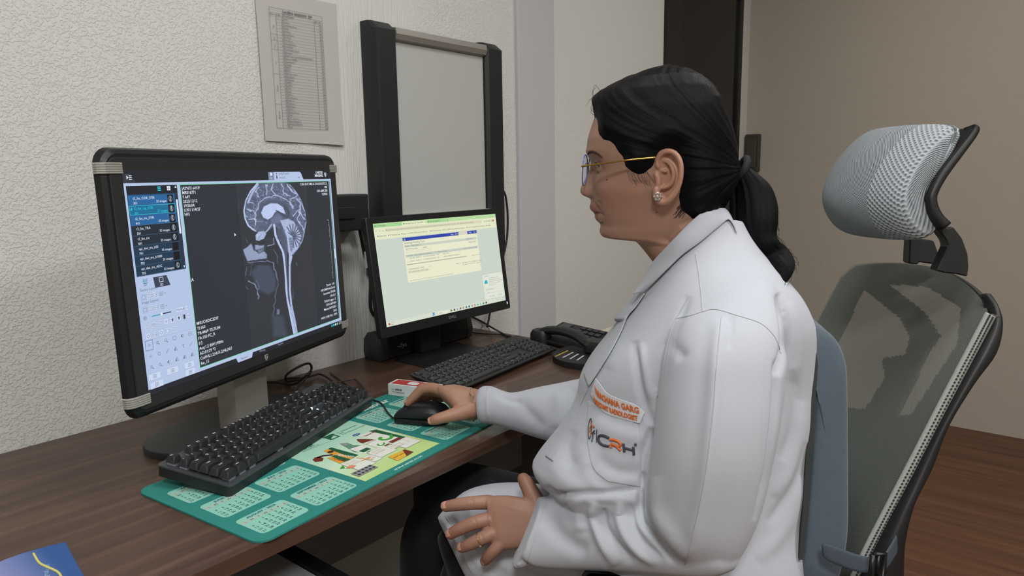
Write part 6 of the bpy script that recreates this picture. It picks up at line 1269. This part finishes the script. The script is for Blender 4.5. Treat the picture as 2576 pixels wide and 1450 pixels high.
# pocket with its hem, button holes
def on_patch(corners, n_, off):
    (a, b_, c, d_) = [np.array(q, float) for q in corners]; rows_ = []
    for i in range(n_+1):
        u = i/n_; row = []
        for j in range(n_+1):
            v = j/n_; p = (a*(1-u)+b_*u)*(1-v)+(d_*(1-u)+c*u)*v; h_ = hit(bvh_coat, p[0], p[1], off)
            row.append(h_)
        rows_.append(row)
    good = all(h_ is not None for r in rows_ for h_ in r); return rows_ if good else None
def curved_patch(L_, R__, n_, off):
    A_, B_ = spline(L_, 8), spline(R__, 8); m_ = n_; rows_ = []
    for i in range(m_+1):
        k = i/m_*(len(A_)-1); i0 = min(int(k), len(A_)-2); f = k-i0; a = A_[i0]*(1-f)+A_[i0+1]*f; k = i/m_*(len(B_)-1); i0 = min(int(k), len(B_)-2); f = k-i0; b_ = B_[i0]*(1-f)+B_[i0+1]*f
        row = [hit(bvh_coat, *(a*(1-u)+b_*u), off) for u in np.linspace(0, 1, m_+1)]
        if all(h_ is not None for h_ in row): rows_.append(row)
    return rows_
thick_patch('breast_pocket', curved_patch([(1480, 1008), (1477, 1060), (1478, 1110), (1492, 1178), (1530, 1212)], [(1606, 1068), (1610, 1100), (1612, 1150), (1612, 1190), (1612, 1226)], 22, .0008), .0010, cotton, coat)
for pts in ([(1478, 951), (1490, 954)], [(1374, 1148), (1392, 1161)]): seam(pts, .0010, 'buttonhole', mat('hole_dark', '8a8c98', .8), .0006)
# name tag sewn above the pocket, embroidered words
TGq = [(1502, 951), (1622, 1035), (1606, 1066), (1488, 998)]
thick_patch('name_tag', curved_patch([(1501, 951), (1513, 968), (1531, 990), (1562, 1004), (1600, 1018), (1622, 1038)], [(1488, 992), (1503, 1018), (1525, 1041), (1560, 1053), (1590, 1061), (1611, 1066)], 24, .0018), .0010, mat('tag_white', 'c9ccd2', .7), coat)
def embroider_curve(body, x0, x1, y0, y1, h0, m, name, bold, off=.0032, thick=.0008):
    V, Fc = glyphs(body, bold); V = np.array(V); w_ = V[:, 0].max(); out = []
    for x, y in V:
        u, v = min(1, max(0, x/w_)), y/.7; q = u**1.55; px_q, py_q = x0+(x1-x0)*q, y0+(y1-y0)*q**.48; px_q += -v*2.0; py_q -= v*h0
        h_ = hit(bvh_coat, px_q, py_q, off); out.append(h_ if h_ is not None else P(px_q, py_q, .95))
    o = link(name, mesh(name, out, Fc), m, coat); return mods_apply(o, [('SOLIDIFY', dict(thickness=thick, offset=0))])
org = mat('thread_orange', 'c8692f', .6); gry = mat('thread_grey', '3a3f48', .6)
def embroider(body, p0, p1, p2, p3, m, name, bold=.01, off=.0046, thick=.0008):
    V, Fc = glyphs(body, bold); V = np.array(V); w_ = V[:, 0].max(); Q = [np.array(q, float) for q in (p0, p1, p2, p3)]; out = []
    for x, y in V:
        u, v = x/w_, y/.7; p = (Q[0]*(1-u)+Q[1]*u)*(1-v)+(Q[3]*(1-u)+Q[2]*u)*v; q = hit(bvh_coat, p[0], p[1], off); out.append(q if q is not None else P(p[0], p[1], .95))
    return mods_apply(link(name, mesh(name, out, Fc), m, coat), [('SOLIDIFY', dict(thickness=thick, offset=0))])
embroider_curve('DR.RACHANA GARG', 1503, 1610, 983, 1040, 15.5, org, 'embroidered_name', .02)
embroider_curve('CONSULTANT RADIOLOGIST', 1499, 1607, 1004, 1059, 13, org, 'embroidered_title', .025)
def logo_line(pts, r, m, name):
    L_ = on(bvh_coat, pts, .0022, 6); return B().tube(L_, r, 6).build(name, m, coat, smooth=True)
cv = lambda x, y: (1380+x/4.832, 920+y/4.832)
logo_line([cv(525, 645), cv(505, 700), cv(496, 800), cv(500, 885), cv(515, 885), cv(530, 800), cv(540, 700), cv(528, 648)], .0007, gry, 'logo_outline')
logo_line([cv(527, 690), cv(540, 720), cv(515, 770), cv(530, 830), cv(525, 870)], .0009, org, 'logo_ribbon'); logo_line([cv(575, 790), cv(555, 820), cv(548, 900)], .0008, gry, 'logo_figure'); logo_line([cv(535, 830), cv(555, 810), cv(578, 830)], .0007, gry, 'logo_figure'); logo_line([cv(560, 735), cv(566, 748)], .0014, org, 'logo_dot'); logo_line([cv(538, 905), cv(541, 925)], .0012, mat('thread_teal', '3a6a80', .6), 'logo_dot')
logo_line([cv(600, 780), cv(592, 940)], .0007, gry, 'logo_bar')
logo_line([cv(745, 880), cv(690, 855), cv(640, 850), cv(618, 885), cv(630, 935), cv(670, 968), cv(742, 985)], .0019, gry, 'letter_c')
logo_line([cv(755, 900), cv(820, 905), cv(870, 935), cv(882, 968), cv(850, 985), cv(800, 965), cv(768, 950)], .0019, org, 'letter_r'); logo_line([cv(765, 955), cv(768, 1002)], .0019, org, 'letter_r'); logo_line([cv(830, 980), cv(885, 1035)], .0019, org, 'letter_r')
logo_line([cv(918, 945), cv(928, 1052)], .0019, gry, 'letter_h'); logo_line([cv(1035, 985), cv(1042, 1085)], .0019, gry, 'letter_h'); logo_line([cv(925, 1000), cv(1040, 1030)], .0017, gry, 'letter_h')
embroider('\u00ae', cv(1040, 972), cv(1078, 978), cv(1080, 945), cv(1042, 940), gry, 'registered_mark', 0, .0022)
# trousers
tr = []
tr.append(sloft([((1040, 1225, 1.40), (1085, 1420, 1.40), .05), ((1065, 1185, 1.39), (1130, 1400, 1.385), .078), ((1150, 1164, 1.37), (1230, 1400, 1.36), .085), ((1300, 1195, 1.32), (1380, 1430, 1.31), .095), ((1480, 1240, 1.25), (1560, 1480, 1.24), .10), ((1700, 1290, 1.2), (1760, 1540, 1.2), .11)], 4, 36))
tr.append(sloft([((1045, 1262, 1.385), (1190, 1250, 1.385), .06), ((1012, 1340, 1.375), (1185, 1340, 1.375), .068), ((1006, 1450, 1.37), (1175, 1450, 1.37), .066), ((1010, 1800, 1.36), (1160, 1800, 1.36), .06), ((1020, 2200, 1.36), (1150, 2200, 1.36), .058)], 3, 30))
tr.append(sloft([((1100, 1350, 1.25), (1150, 1480, 1.24), .03), ((1125, 1325, 1.245), (1190, 1520, 1.235), .058), ((1230, 1290, 1.225), (1310, 1540, 1.215), .062), ((1450, 1310, 1.19), (1520, 1580, 1.18), .07), ((1750, 1360, 1.13), (1800, 1620, 1.12), .09)], 3, 36))
tr.append(sloft([((1115, 1420, 1.25), (1290, 1420, 1.24), .04), ((1100, 1500, 1.25), (1280, 1500, 1.24), .055), ((1080, 1800, 1.24), (1250, 1800, 1.2), .06), ((1070, 2250, 1.22), (1220, 2250, 1.22), .056)], 3, 30))
trm = mat('trousers', '15181b', .8, spec=.2, sheen=.1)
trz = fuse('trousers', tr, .005, 6, .5, trm); trz.parent = person; trz.matrix_parent_inverse = person.matrix_basis.inverted()
for (x, y, t) in ((1085, 2250, 1.36), (1145, 2350, 1.21)):
    c = onz(x, y, .05) if False else np.array([P(x, y, t)[0], P(x, y, t)[1], .0]); az = math.atan2(fw[1], fw[0])
    B(flat(c, az)).rings([[(px_, py_, z) for px_, py_ in rrect(.25*k, .085*k, .04*k, 5, .03, 0)] for z, k in ((.001, .95), (.02, 1), (.05, .9), (.075, .55))]).build('shoe', mat('shoe_black', '131416', .4), person, smooth=.8)
    B().tube([np.array([c[0], c[1], .04]), np.array([c[0], c[1], .16])], [.038, .045], 16).build('trouser_cuff', trm, person, smooth=True)
# ================================================================== OFFICE CHAIR
ch = empty('office_chair', (1.2, .25, 0), 'grey mesh office chair with tall headrest, behind the seated woman', 'chair')
NE = spline([(2487, 790), (2440, 880), (2372, 1010), (2300, 1150), (2230, 1285), (2172, 1400), (2120, 1520), (2075, 1640)], 8)
near = np.array([P(x, y, .95) for x, y in NE]); Lv = P(2125, 668, 1.42)-P(2487, 790, .95); Lv[2] = 0; Lw = np.linalg.norm(Lv); Lu = Lv/Lw
Fw = np.cross([0, 0, 1], -Lu); Fw /= np.linalg.norm(Fw)
if Fw @ R_ > 0: Fw = -Fw
sl = near[-1]-near[0]; sl /= np.linalg.norm(sl); Bk = np.cross(sl, Lu); Bk /= np.linalg.norm(Bk)
if Bk @ Fw > 0: Bk = -Bk      # pointing to the rear of the chair
def top_drop(u): return -.050*math.sin(PI*min(1, max(0, u)))**.8+.035*max(0, 1-u/.12)**2*0+.020*max(0, 1-(1-u)/.06)**2
def S(u, v, off=0):
    k = v*(len(near)-1); i = min(int(k), len(near)-2); p = near[i]*(1-(k-i))+near[i+1]*(k-i)
    return p+Lu*Lw*u+sl*top_drop(u)*(1-v)**2*1.0+Bk*(.030*math.sin(PI*u)+off)
NU, NV = 36, 60; V = []; UV = []
for j in range(NV+1):
    for i in range(NU+1): V.append(S(i/NU, j/NV)); UV.append((i/NU*.47, j/NV*.95))
Fc = [(j*(NU+1)+i, j*(NU+1)+i+1, (j+1)*(NU+1)+i+1, (j+1)*(NU+1)+i) for j in range(NV) for i in range(NU)]
me = mesh('mesh_back', V, Fc, True); uv = me.uv_layers.new(name='weave'); li = np.empty(len(me.loops), np.int32); me.loops.foreach_get('vertex_index', li); uv.data.foreach_set('uv', np.array(UV)[li].ravel())
wv = bpy.data.materials.new('mesh_weave'); wv.use_nodes = True; nt = wv.node_tree; bs = nt.nodes['Principled BSDF']; N = nt.nodes.new; L = nt.links.new
bs.inputs['Base Color'].default_value = (*lin('7e847e'), 1); bs.inputs['Roughness'].default_value = .6
um = N('ShaderNodeUVMap'); um.uv_map = 'weave'; sp = N('ShaderNodeSeparateXYZ'); L(um.outputs[0], sp.inputs[0])
def M_(op, a, b_=None, c=None):
    n = N('ShaderNodeMath'); n.operation = op
    for k, q in enumerate((a, b_, c)):
        if q is None: continue
        if isinstance(q, (int, float)): n.inputs[k].default_value = q
        else: L(q, n.inputs[k])
    return n.outputs[0]
sx_ = M_('SINE', M_('MULTIPLY', sp.outputs['X'], 2*PI/.0040)); sy_ = M_('SINE', M_('MULTIPLY', sp.outputs['Y'], 2*PI/.0040)); hole = M_('GREATER_THAN', M_('MULTIPLY', sx_, sy_), .22)
tr_ = N('ShaderNodeBsdfTransparent'); mx = N('ShaderNodeMixShader'); L(hole, mx.inputs[0]); L(bs.outputs[0], mx.inputs[1]); L(tr_.outputs[0], mx.inputs[2]); L(mx.outputs[0], nt.nodes['Material Output'].inputs[0])
link('mesh_back', me, wv, ch)
plas = mat('chair_black', '17181a', .45, spec=.4); plate = mat('chair_plate', '34372f', .6)
# rear plate with two window-like openings
H1 = [(2176, 728), (2272, 804), (2297, 857), (2285, 897), (2228, 905), (2232, 957), (2184, 1034), (2100, 1030), (2070, 940)]
H2 = [(2232, 715), (2337, 723), (2426, 780), (2418, 870), (2300, 1050), (2262, 1050), (2340, 885), (2368, 845), (2325, 785)]
def inside(x, y, Q_):
    c = False
    for (x1, y1), (x2, y2) in zip(Q_, Q_[1:]+Q_[:1]):
        if (y1 > y) != (y2 > y) and x < (x2-x1)*(y-y1)/(y2-y1)+x1: c = not c
    return c
NU2, NV2 = 90, 140; V = [S(.03+.95*i/NU2, .01+.95*j/NV2, .018) for j in range(NV2+1) for i in range(NU2+1)]; X2, Y2, _ = projv(V); Fc = []
for j in range(NV2):
    for i in range(NU2):
        a = j*(NU2+1)+i; cx_, cy_ = (X2[a]+X2[a+NU2+2])/2, (Y2[a]+Y2[a+NU2+2])/2
        if not inside(cx_, cy_, H1) and not inside(cx_, cy_, H2): Fc.append((a, a+1, a+NU2+2, a+NU2+1))
o = link('rear_plate', mesh('rear_plate', V, Fc, True), plate, ch); mods_apply(o, [('SOLIDIFY', dict(thickness=.006, offset=1))])
# pale perforated border along the near edge
bd = mat('border_mesh', '90958f', .65, bump=(500, .5, .001)); hm = mat('border_hole', '23262a', .8)
V = []; nn_ = 100
for k in range(nn_+1):
    v = .0+k/nn_
    for q in (0, .25, .5, .75, 1): V.append(S(-.004-.008*math.sin(PI*q), v, -.006+.016*q))
Fc = [(k*5+q, k*5+q+1, k*5+q+6, k*5+q+5) for k in range(nn_) for q in range(4)]
o = link('border_strip', mesh('border_strip', V, Fc, True), bd, ch); mods_apply(o, [('SOLIDIFY', dict(thickness=.002, offset=0))])
hb = B()
for k in range(112):
    for q in (0, 1):
        v = .008+(k+.5*q)*.0087; c = S(-.0142, v, -.0005+.005*q); d1 = sl*.0017; d2 = Bk*.0015
        ringp = [c+d1*math.cos(a)+d2*math.sin(a) for a in np.linspace(0, 2*PI, 8, endpoint=False)]; hb.add(ringp, [tuple(range(8))])
hb.build('border_holes', hm, ch)['kind'] = 'stuff'
# black frame behind: near member, far member, top rim
def sec2(a, b_, t, hd): return ((*a, t), (*b_, t), hd, 2.6)
V_, Fc_ = sloft([sec2((2470, 742), (2486, 738), .97, .008), sec2((2484, 775), (2502, 768), .962, .012), sec2((2482, 812), (2511, 818), .958, .016), sec2((2456, 868), (2494, 890), .955, .018), sec2((2404, 962), (2440, 962), .955, .018), sec2((2345, 1072), (2376, 1064), .955, .018), sec2((2285, 1188), (2335, 1170), .955, .02), sec2((2228, 1296), (2290, 1252), .955, .024), sec2((2178, 1395), (2266, 1345), .955, .028), sec2((2130, 1490), (2262, 1450), .955, .03), sec2((2090, 1600), (2255, 1600), .96, .035)], 4, 24)
B().add(V_, Fc_).build('back_frame', plas, ch, smooth=True)
B().tube([S(u, 0, .010)+sl*.004 for u in np.linspace(-.005, 1.0, 40)], .0065, 10).build('top_rim', plas, ch, smooth=True)
B().tube([S(1.0, v, .012) for v in np.linspace(0, 1, 40)], .009, 10).build('side_rim', plas, ch, smooth=True)
# headrest
nearH = [(2420, 309), (2385, 328), (2340, 372), (2303, 424), (2280, 478), (2276, 520), (2288, 560), (2312, 592), (2344, 609), (2368, 590), (2334, 549), (2328, 507), (2340, 462), (2367, 416), (2407, 371), (2438, 318)]
q = spline(nearH, 3, closed=True); R0 = np.array([P(x, y, .99) for x, y in q]); cH = R0.mean(0); rg = []
for dd, fwd, k in ((0, 0, .78), (.006, .004, .93), (.018, .012, 1.0), (.05, .026, 1.03), (.10, .042, 1.04), (.15, .047, 1.04), (.20, .040, 1.03), (.25, .022, 1.0), (.275, .010, .93), (.285, .004, .75)):
    rg.append([tuple(cH+(p-cH)*k+Lu*dd+Fw*fwd) for p in R0])
V_, Fc_ = loft(rg); me = mesh('headrest_cushion', V_, Fc_, True)
hw_ = mat('headrest_weave', '8f979c', .75, spec=.25); nt, bs = fab_nodes(hw_); N = nt.nodes.new; L = nt.links.new
uv = me.uv_layers.new(name='weave'); nq = len(q); per = np.concatenate([[0], np.cumsum(np.linalg.norm(np.diff(R0, axis=0), axis=1))]); dds = [0, .006, .018, .05, .1, .15, .2, .25, .275, .285]
li = np.empty(len(me.loops), np.int32); me.loops.foreach_get('vertex_index', li); uv.data.foreach_set('uv', np.stack([np.array(per)[li % nq], np.array(dds)[li//nq]], 1).ravel())
um = N('ShaderNodeUVMap'); um.uv_map = 'weave'; sp = N('ShaderNodeSeparateXYZ'); L(um.outputs[0], sp.inputs[0])
fine = M_('MULTIPLY', M_('SINE', M_('MULTIPLY', sp.outputs['X'], 2*PI/.0034)), M_('SINE', M_('MULTIPLY', sp.outputs['Y'], 2*PI/.0030)))
coarse = M_('MULTIPLY', M_('SINE', M_('MULTIPLY', sp.outputs['X'], 2*PI/.0080)), M_('SINE', M_('MULTIPLY', sp.outputs['Y'], 2*PI/.0080))); sel = M_('LESS_THAN', sp.outputs['Y'], .055)
hgt = M_('ADD', M_('MULTIPLY', fine, M_('SUBTRACT', 1, sel)), M_('MULTIPLY', coarse, sel)); bp2 = N('ShaderNodeBump'); bp2.inputs['Strength'].default_value = .9; bp2.inputs['Distance'].default_value = .0010; L(hgt, bp2.inputs['Height']); L(bp2.outputs[0], bs.inputs['Normal'])
cr2 = N('ShaderNodeMapRange'); cr2.inputs[1].default_value = -.95; cr2.inputs[2].default_value = -.3; L(hgt, cr2.inputs[0]); mc_ = N('ShaderNodeMix'); mc_.data_type = 'RGBA'; mc_.inputs['A'].default_value = (*lin('4e565c'), 1); mc_.inputs['B'].default_value = (*lin('a0a8ad'), 1); L(cr2.outputs[0], mc_.inputs['Factor']); L(mc_.outputs['Result'], bs.inputs['Base Color'])
hc = link('headrest_cushion', me, hw_, ch); mods_apply(hc, [('SUBSURF', dict(levels=1, render_levels=1))])
fr_o = spline([(2441, 316), (2456, 325), (2450, 345), (2414, 395), (2378, 444), (2354, 486), (2351, 510), (2363, 538), (2385, 560)], 4); fr_i = spline([(2436, 318), (2434, 330), (2420, 352), (2385, 396), (2350, 443), (2328, 486), (2325, 510), (2335, 548), (2360, 580)], 4)
sec = [ring((*a, .992), (*b_, .992), .012, 16, 3) for a, b_ in zip(fr_o, fr_i)]; V_, Fc_ = loft(sec); B().add(V_, Fc_).build('headrest_frame', plas, ch, smooth=True)
sh = B()
for dd in (.02, .07, .12, .17, .22, .265):
    pass
B().rings([[tuple(np.array(P(x, y, .992))+Lu*dd-Fw*.004) for x, y in ((2436, 322), (2440, 322), (2400, 392), (2366, 442), (2344, 486), (2342, 510), (2354, 545), (2376, 580), (2366, 584), (2338, 548), (2330, 507), (2342, 462), (2368, 416), (2408, 371))] for dd in (.0, .28)]).build('headrest_shell', plas, ch, smooth=.6)
for k, (dd, shape) in enumerate(((0.012, [(2360, 578), (2399, 571), (2422, 601), (2436, 640), (2438, 672), (2435, 697), (2405, 690), (2378, 688), (2357, 682), (2370, 655), (2386, 620), (2380, 604)]), (.0, [(2290, 598), (2350, 606), (2362, 640), (2367, 668), (2312, 660), (2311, 666), (2287, 664), (2288, 630)]))):
    tt = 1.0 if k == 0 else 1.13; V = [P(x, y, tt)+Lu*o_ for o_ in (0, .022) for x, y in shape]; n = len(shape); b_ = bmesh.new(); vs = [b_.verts.new(v) for v in V]; b_.faces.new(vs[:n]); b_.faces.new(vs[n:][::-1])
    for i in range(n): b_.faces.new((vs[i], vs[(i+1) % n], vs[n+(i+1) % n], vs[n+i]))
    bmesh.ops.recalc_face_normals(b_, faces=b_.faces); bmesh.ops.bevel(b_, geom=b_.edges[:], offset=.002, segments=1, affect='EDGES', clamp_overlap=True); B().bm(b_).build('headrest_bracket', plas, ch)
# seat, armrests, base
hipc = P(1790, 1520, 1.12); sc_ = np.array([hipc[0], hipc[1], .0])+Fw*.06
az = math.atan2(Fw[1], Fw[0]); Ms = flat((sc_[0], sc_[1], 0), az); sm = mat('seat_fabric', '2a2d30', .85)
B(Ms).rings([[(x, y, z) for x, y in rrect(.50+g_, .50+g_, .10, 6)] for z, g_ in ((.415, -.06), (.425, -.01), (.455, 0), (.475, -.02), (.482, -.07))]).build('seat', sm, ch, smooth=True)
B(Ms).box((-.14, -.12, .385), (.12, .12, .414), .004).build('seat_plate', plas, ch)
B(Ms).tube([(0, 0, .384), (0, 0, .10)], .028, 16).build('gas_column', mat('column_grey', '3c3e40', .35, metal=.6), ch)
for k in range(5):
    a = k*2*PI/5+.3; e_ = (math.cos(a)*.30, math.sin(a)*.30)
    lg_ = B(Ms).tube([(math.cos(a)*.02, math.sin(a)*.02, .105), (e_[0]*.6, e_[1]*.6, .095), (e_[0], e_[1], .075)], [.026, .020, .014], 10).build('base_leg', plas, ch, smooth=True)
    B(Ms).tube([(e_[0]-math.sin(a)*.02, e_[1]+math.cos(a)*.02, .028), (e_[0]+math.sin(a)*.02, e_[1]-math.cos(a)*.02, .028)], .027, 14).build('caster', plas, lg_)
B().tube([near[-1]+Lu*Lw*.5+Bk*.06, np.array([sc_[0], sc_[1], .40])-Fw*.22, np.array([sc_[0], sc_[1], .40])-Fw*.08], .022, 10).build('back_bar', plas, ch, smooth=True)
arm_a, arm_b = P(1475, 1455, .955), P(1935, 1452, .915); zA = (arm_a[2]+arm_b[2])/2-.020
ax = arm_a-arm_b; ax[2] = 0; La = np.linalg.norm(ax); az2 = math.atan2(ax[1], ax[0]); mid = (arm_a+arm_b)/2
B(flat((mid[0], mid[1], 0), az2)).rings([[(x, y, z) for x, y in rrect(La+.02+g_, .085+g_, .035, 6)] for z, g_ in ((zA-.024, -.02), (zA-.018, 0), (zA, 0), (zA+.010, -.008), (zA+.013, -.03))]).build('armrest_pad', mat('armrest', '1a1c1f', .6), ch, smooth=True)
B().tube(spline([mid+np.array([0, 0, -.03]), mid+np.array([0, 0, -.16])+Lu*.02, np.array([sc_[0], sc_[1], .42])-Lu*.235], 5), [.024]*11, 10).build('armrest_post', plas, ch, smooth=True)
# ---------------- lumbar cushion strapped to the chair
lc = empty('lumbar_cushion', P(2080, 1400, 1.1), 'blue-grey velvet lumbar cushion strapped to the chair behind the white coat', 'cushion')
profC = [(2014, 820), (2050, 818), (2088, 834), (2118, 862), (2136, 905), (2141, 960), (2143, 1100), (2144, 1240), (2142, 1380), (2112, 1500), (2070, 1530), (2022, 1500), (2022, 1409), (2036, 1248), (2048, 1086), (2056, 960), (2046, 880), (2030, 840)]
q = spline(profC, 3, closed=True); R0 = np.array([P(x, y, .945) for x, y in q]); cH = R0.mean(0); rg = []
for dd, bk_o, k in ((0, .0, .80), (.006, 0, .93), (.018, 0, .99), (.04, .0, 1.0), (.10, .012, .98), (.20, .020, .96), (.30, .014, .98), (.36, .002, 1.0), (.385, 0, .97), (.395, 0, .8)):
    rg.append([tuple(cH+(p-cH)*np.array([k, k, .5+.5*k])+Lu*dd-Fw*bk_o) for p in R0])
V_, Fc_ = loft(rg); vel = mat('velvet', '4d5964', .9, spec=.15, sheen=.35, bump=(180, .35, .001), var=.10, vscale=40); o = link('pad', mesh('pad', V_, Fc_, True), vel, lc); mods_apply(o, [('SUBSURF', dict(levels=1, render_levels=1))])
web = mat('strap_web', '3c4650', .8, bump=(600, .5, .0006)); rows_ = []
for a, b_, t in ((( 2064, 1362), (2068, 1406), .925), ((2110, 1378), (2108, 1424), .922), ((2160, 1398), (2150, 1440), .915), ((2200, 1404), (2190, 1446), .910)): rows_.append([P(*a, t)*(1-u)+P(*b_, t)*u for u in np.linspace(0, 1, 4)])
thick_patch('strap', rows_, .003, web, lc)
rows_ = []
for a, b_, t in (((2222, 1398), (2218, 1446), .910), ((2240, 1372), (2242, 1420), .915), ((2260, 1334), (2264, 1376), .935), ((2272, 1318), (2274, 1356), .96)): rows_.append([P(*a, t)*(1-u)+P(*b_, t)*u for u in np.linspace(0, 1, 4)])
thick_patch('strap', rows_, .003, web, lc)
bq = [P(x, y, .908) for x, y in ((2196, 1396), (2226, 1394), (2222, 1452), (2190, 1452), (2196, 1396))]; B().tube(bq, .0035, 8).build('buckle', mat('buckle', '101214', .35), lc, smooth=True)
B().tube([P(2210, 1395, .908), P(2206, 1452, .908)], .0028, 8).build('buckle_bar', mat('buckle', '101214'), lc, smooth=True)

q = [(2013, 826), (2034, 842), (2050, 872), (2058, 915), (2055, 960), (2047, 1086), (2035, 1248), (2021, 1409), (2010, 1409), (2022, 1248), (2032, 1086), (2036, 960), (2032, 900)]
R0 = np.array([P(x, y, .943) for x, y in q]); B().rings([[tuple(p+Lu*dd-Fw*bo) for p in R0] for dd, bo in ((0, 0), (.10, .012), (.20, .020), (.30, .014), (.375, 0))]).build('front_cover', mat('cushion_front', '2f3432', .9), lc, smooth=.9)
bpy.context.view_layer.update()
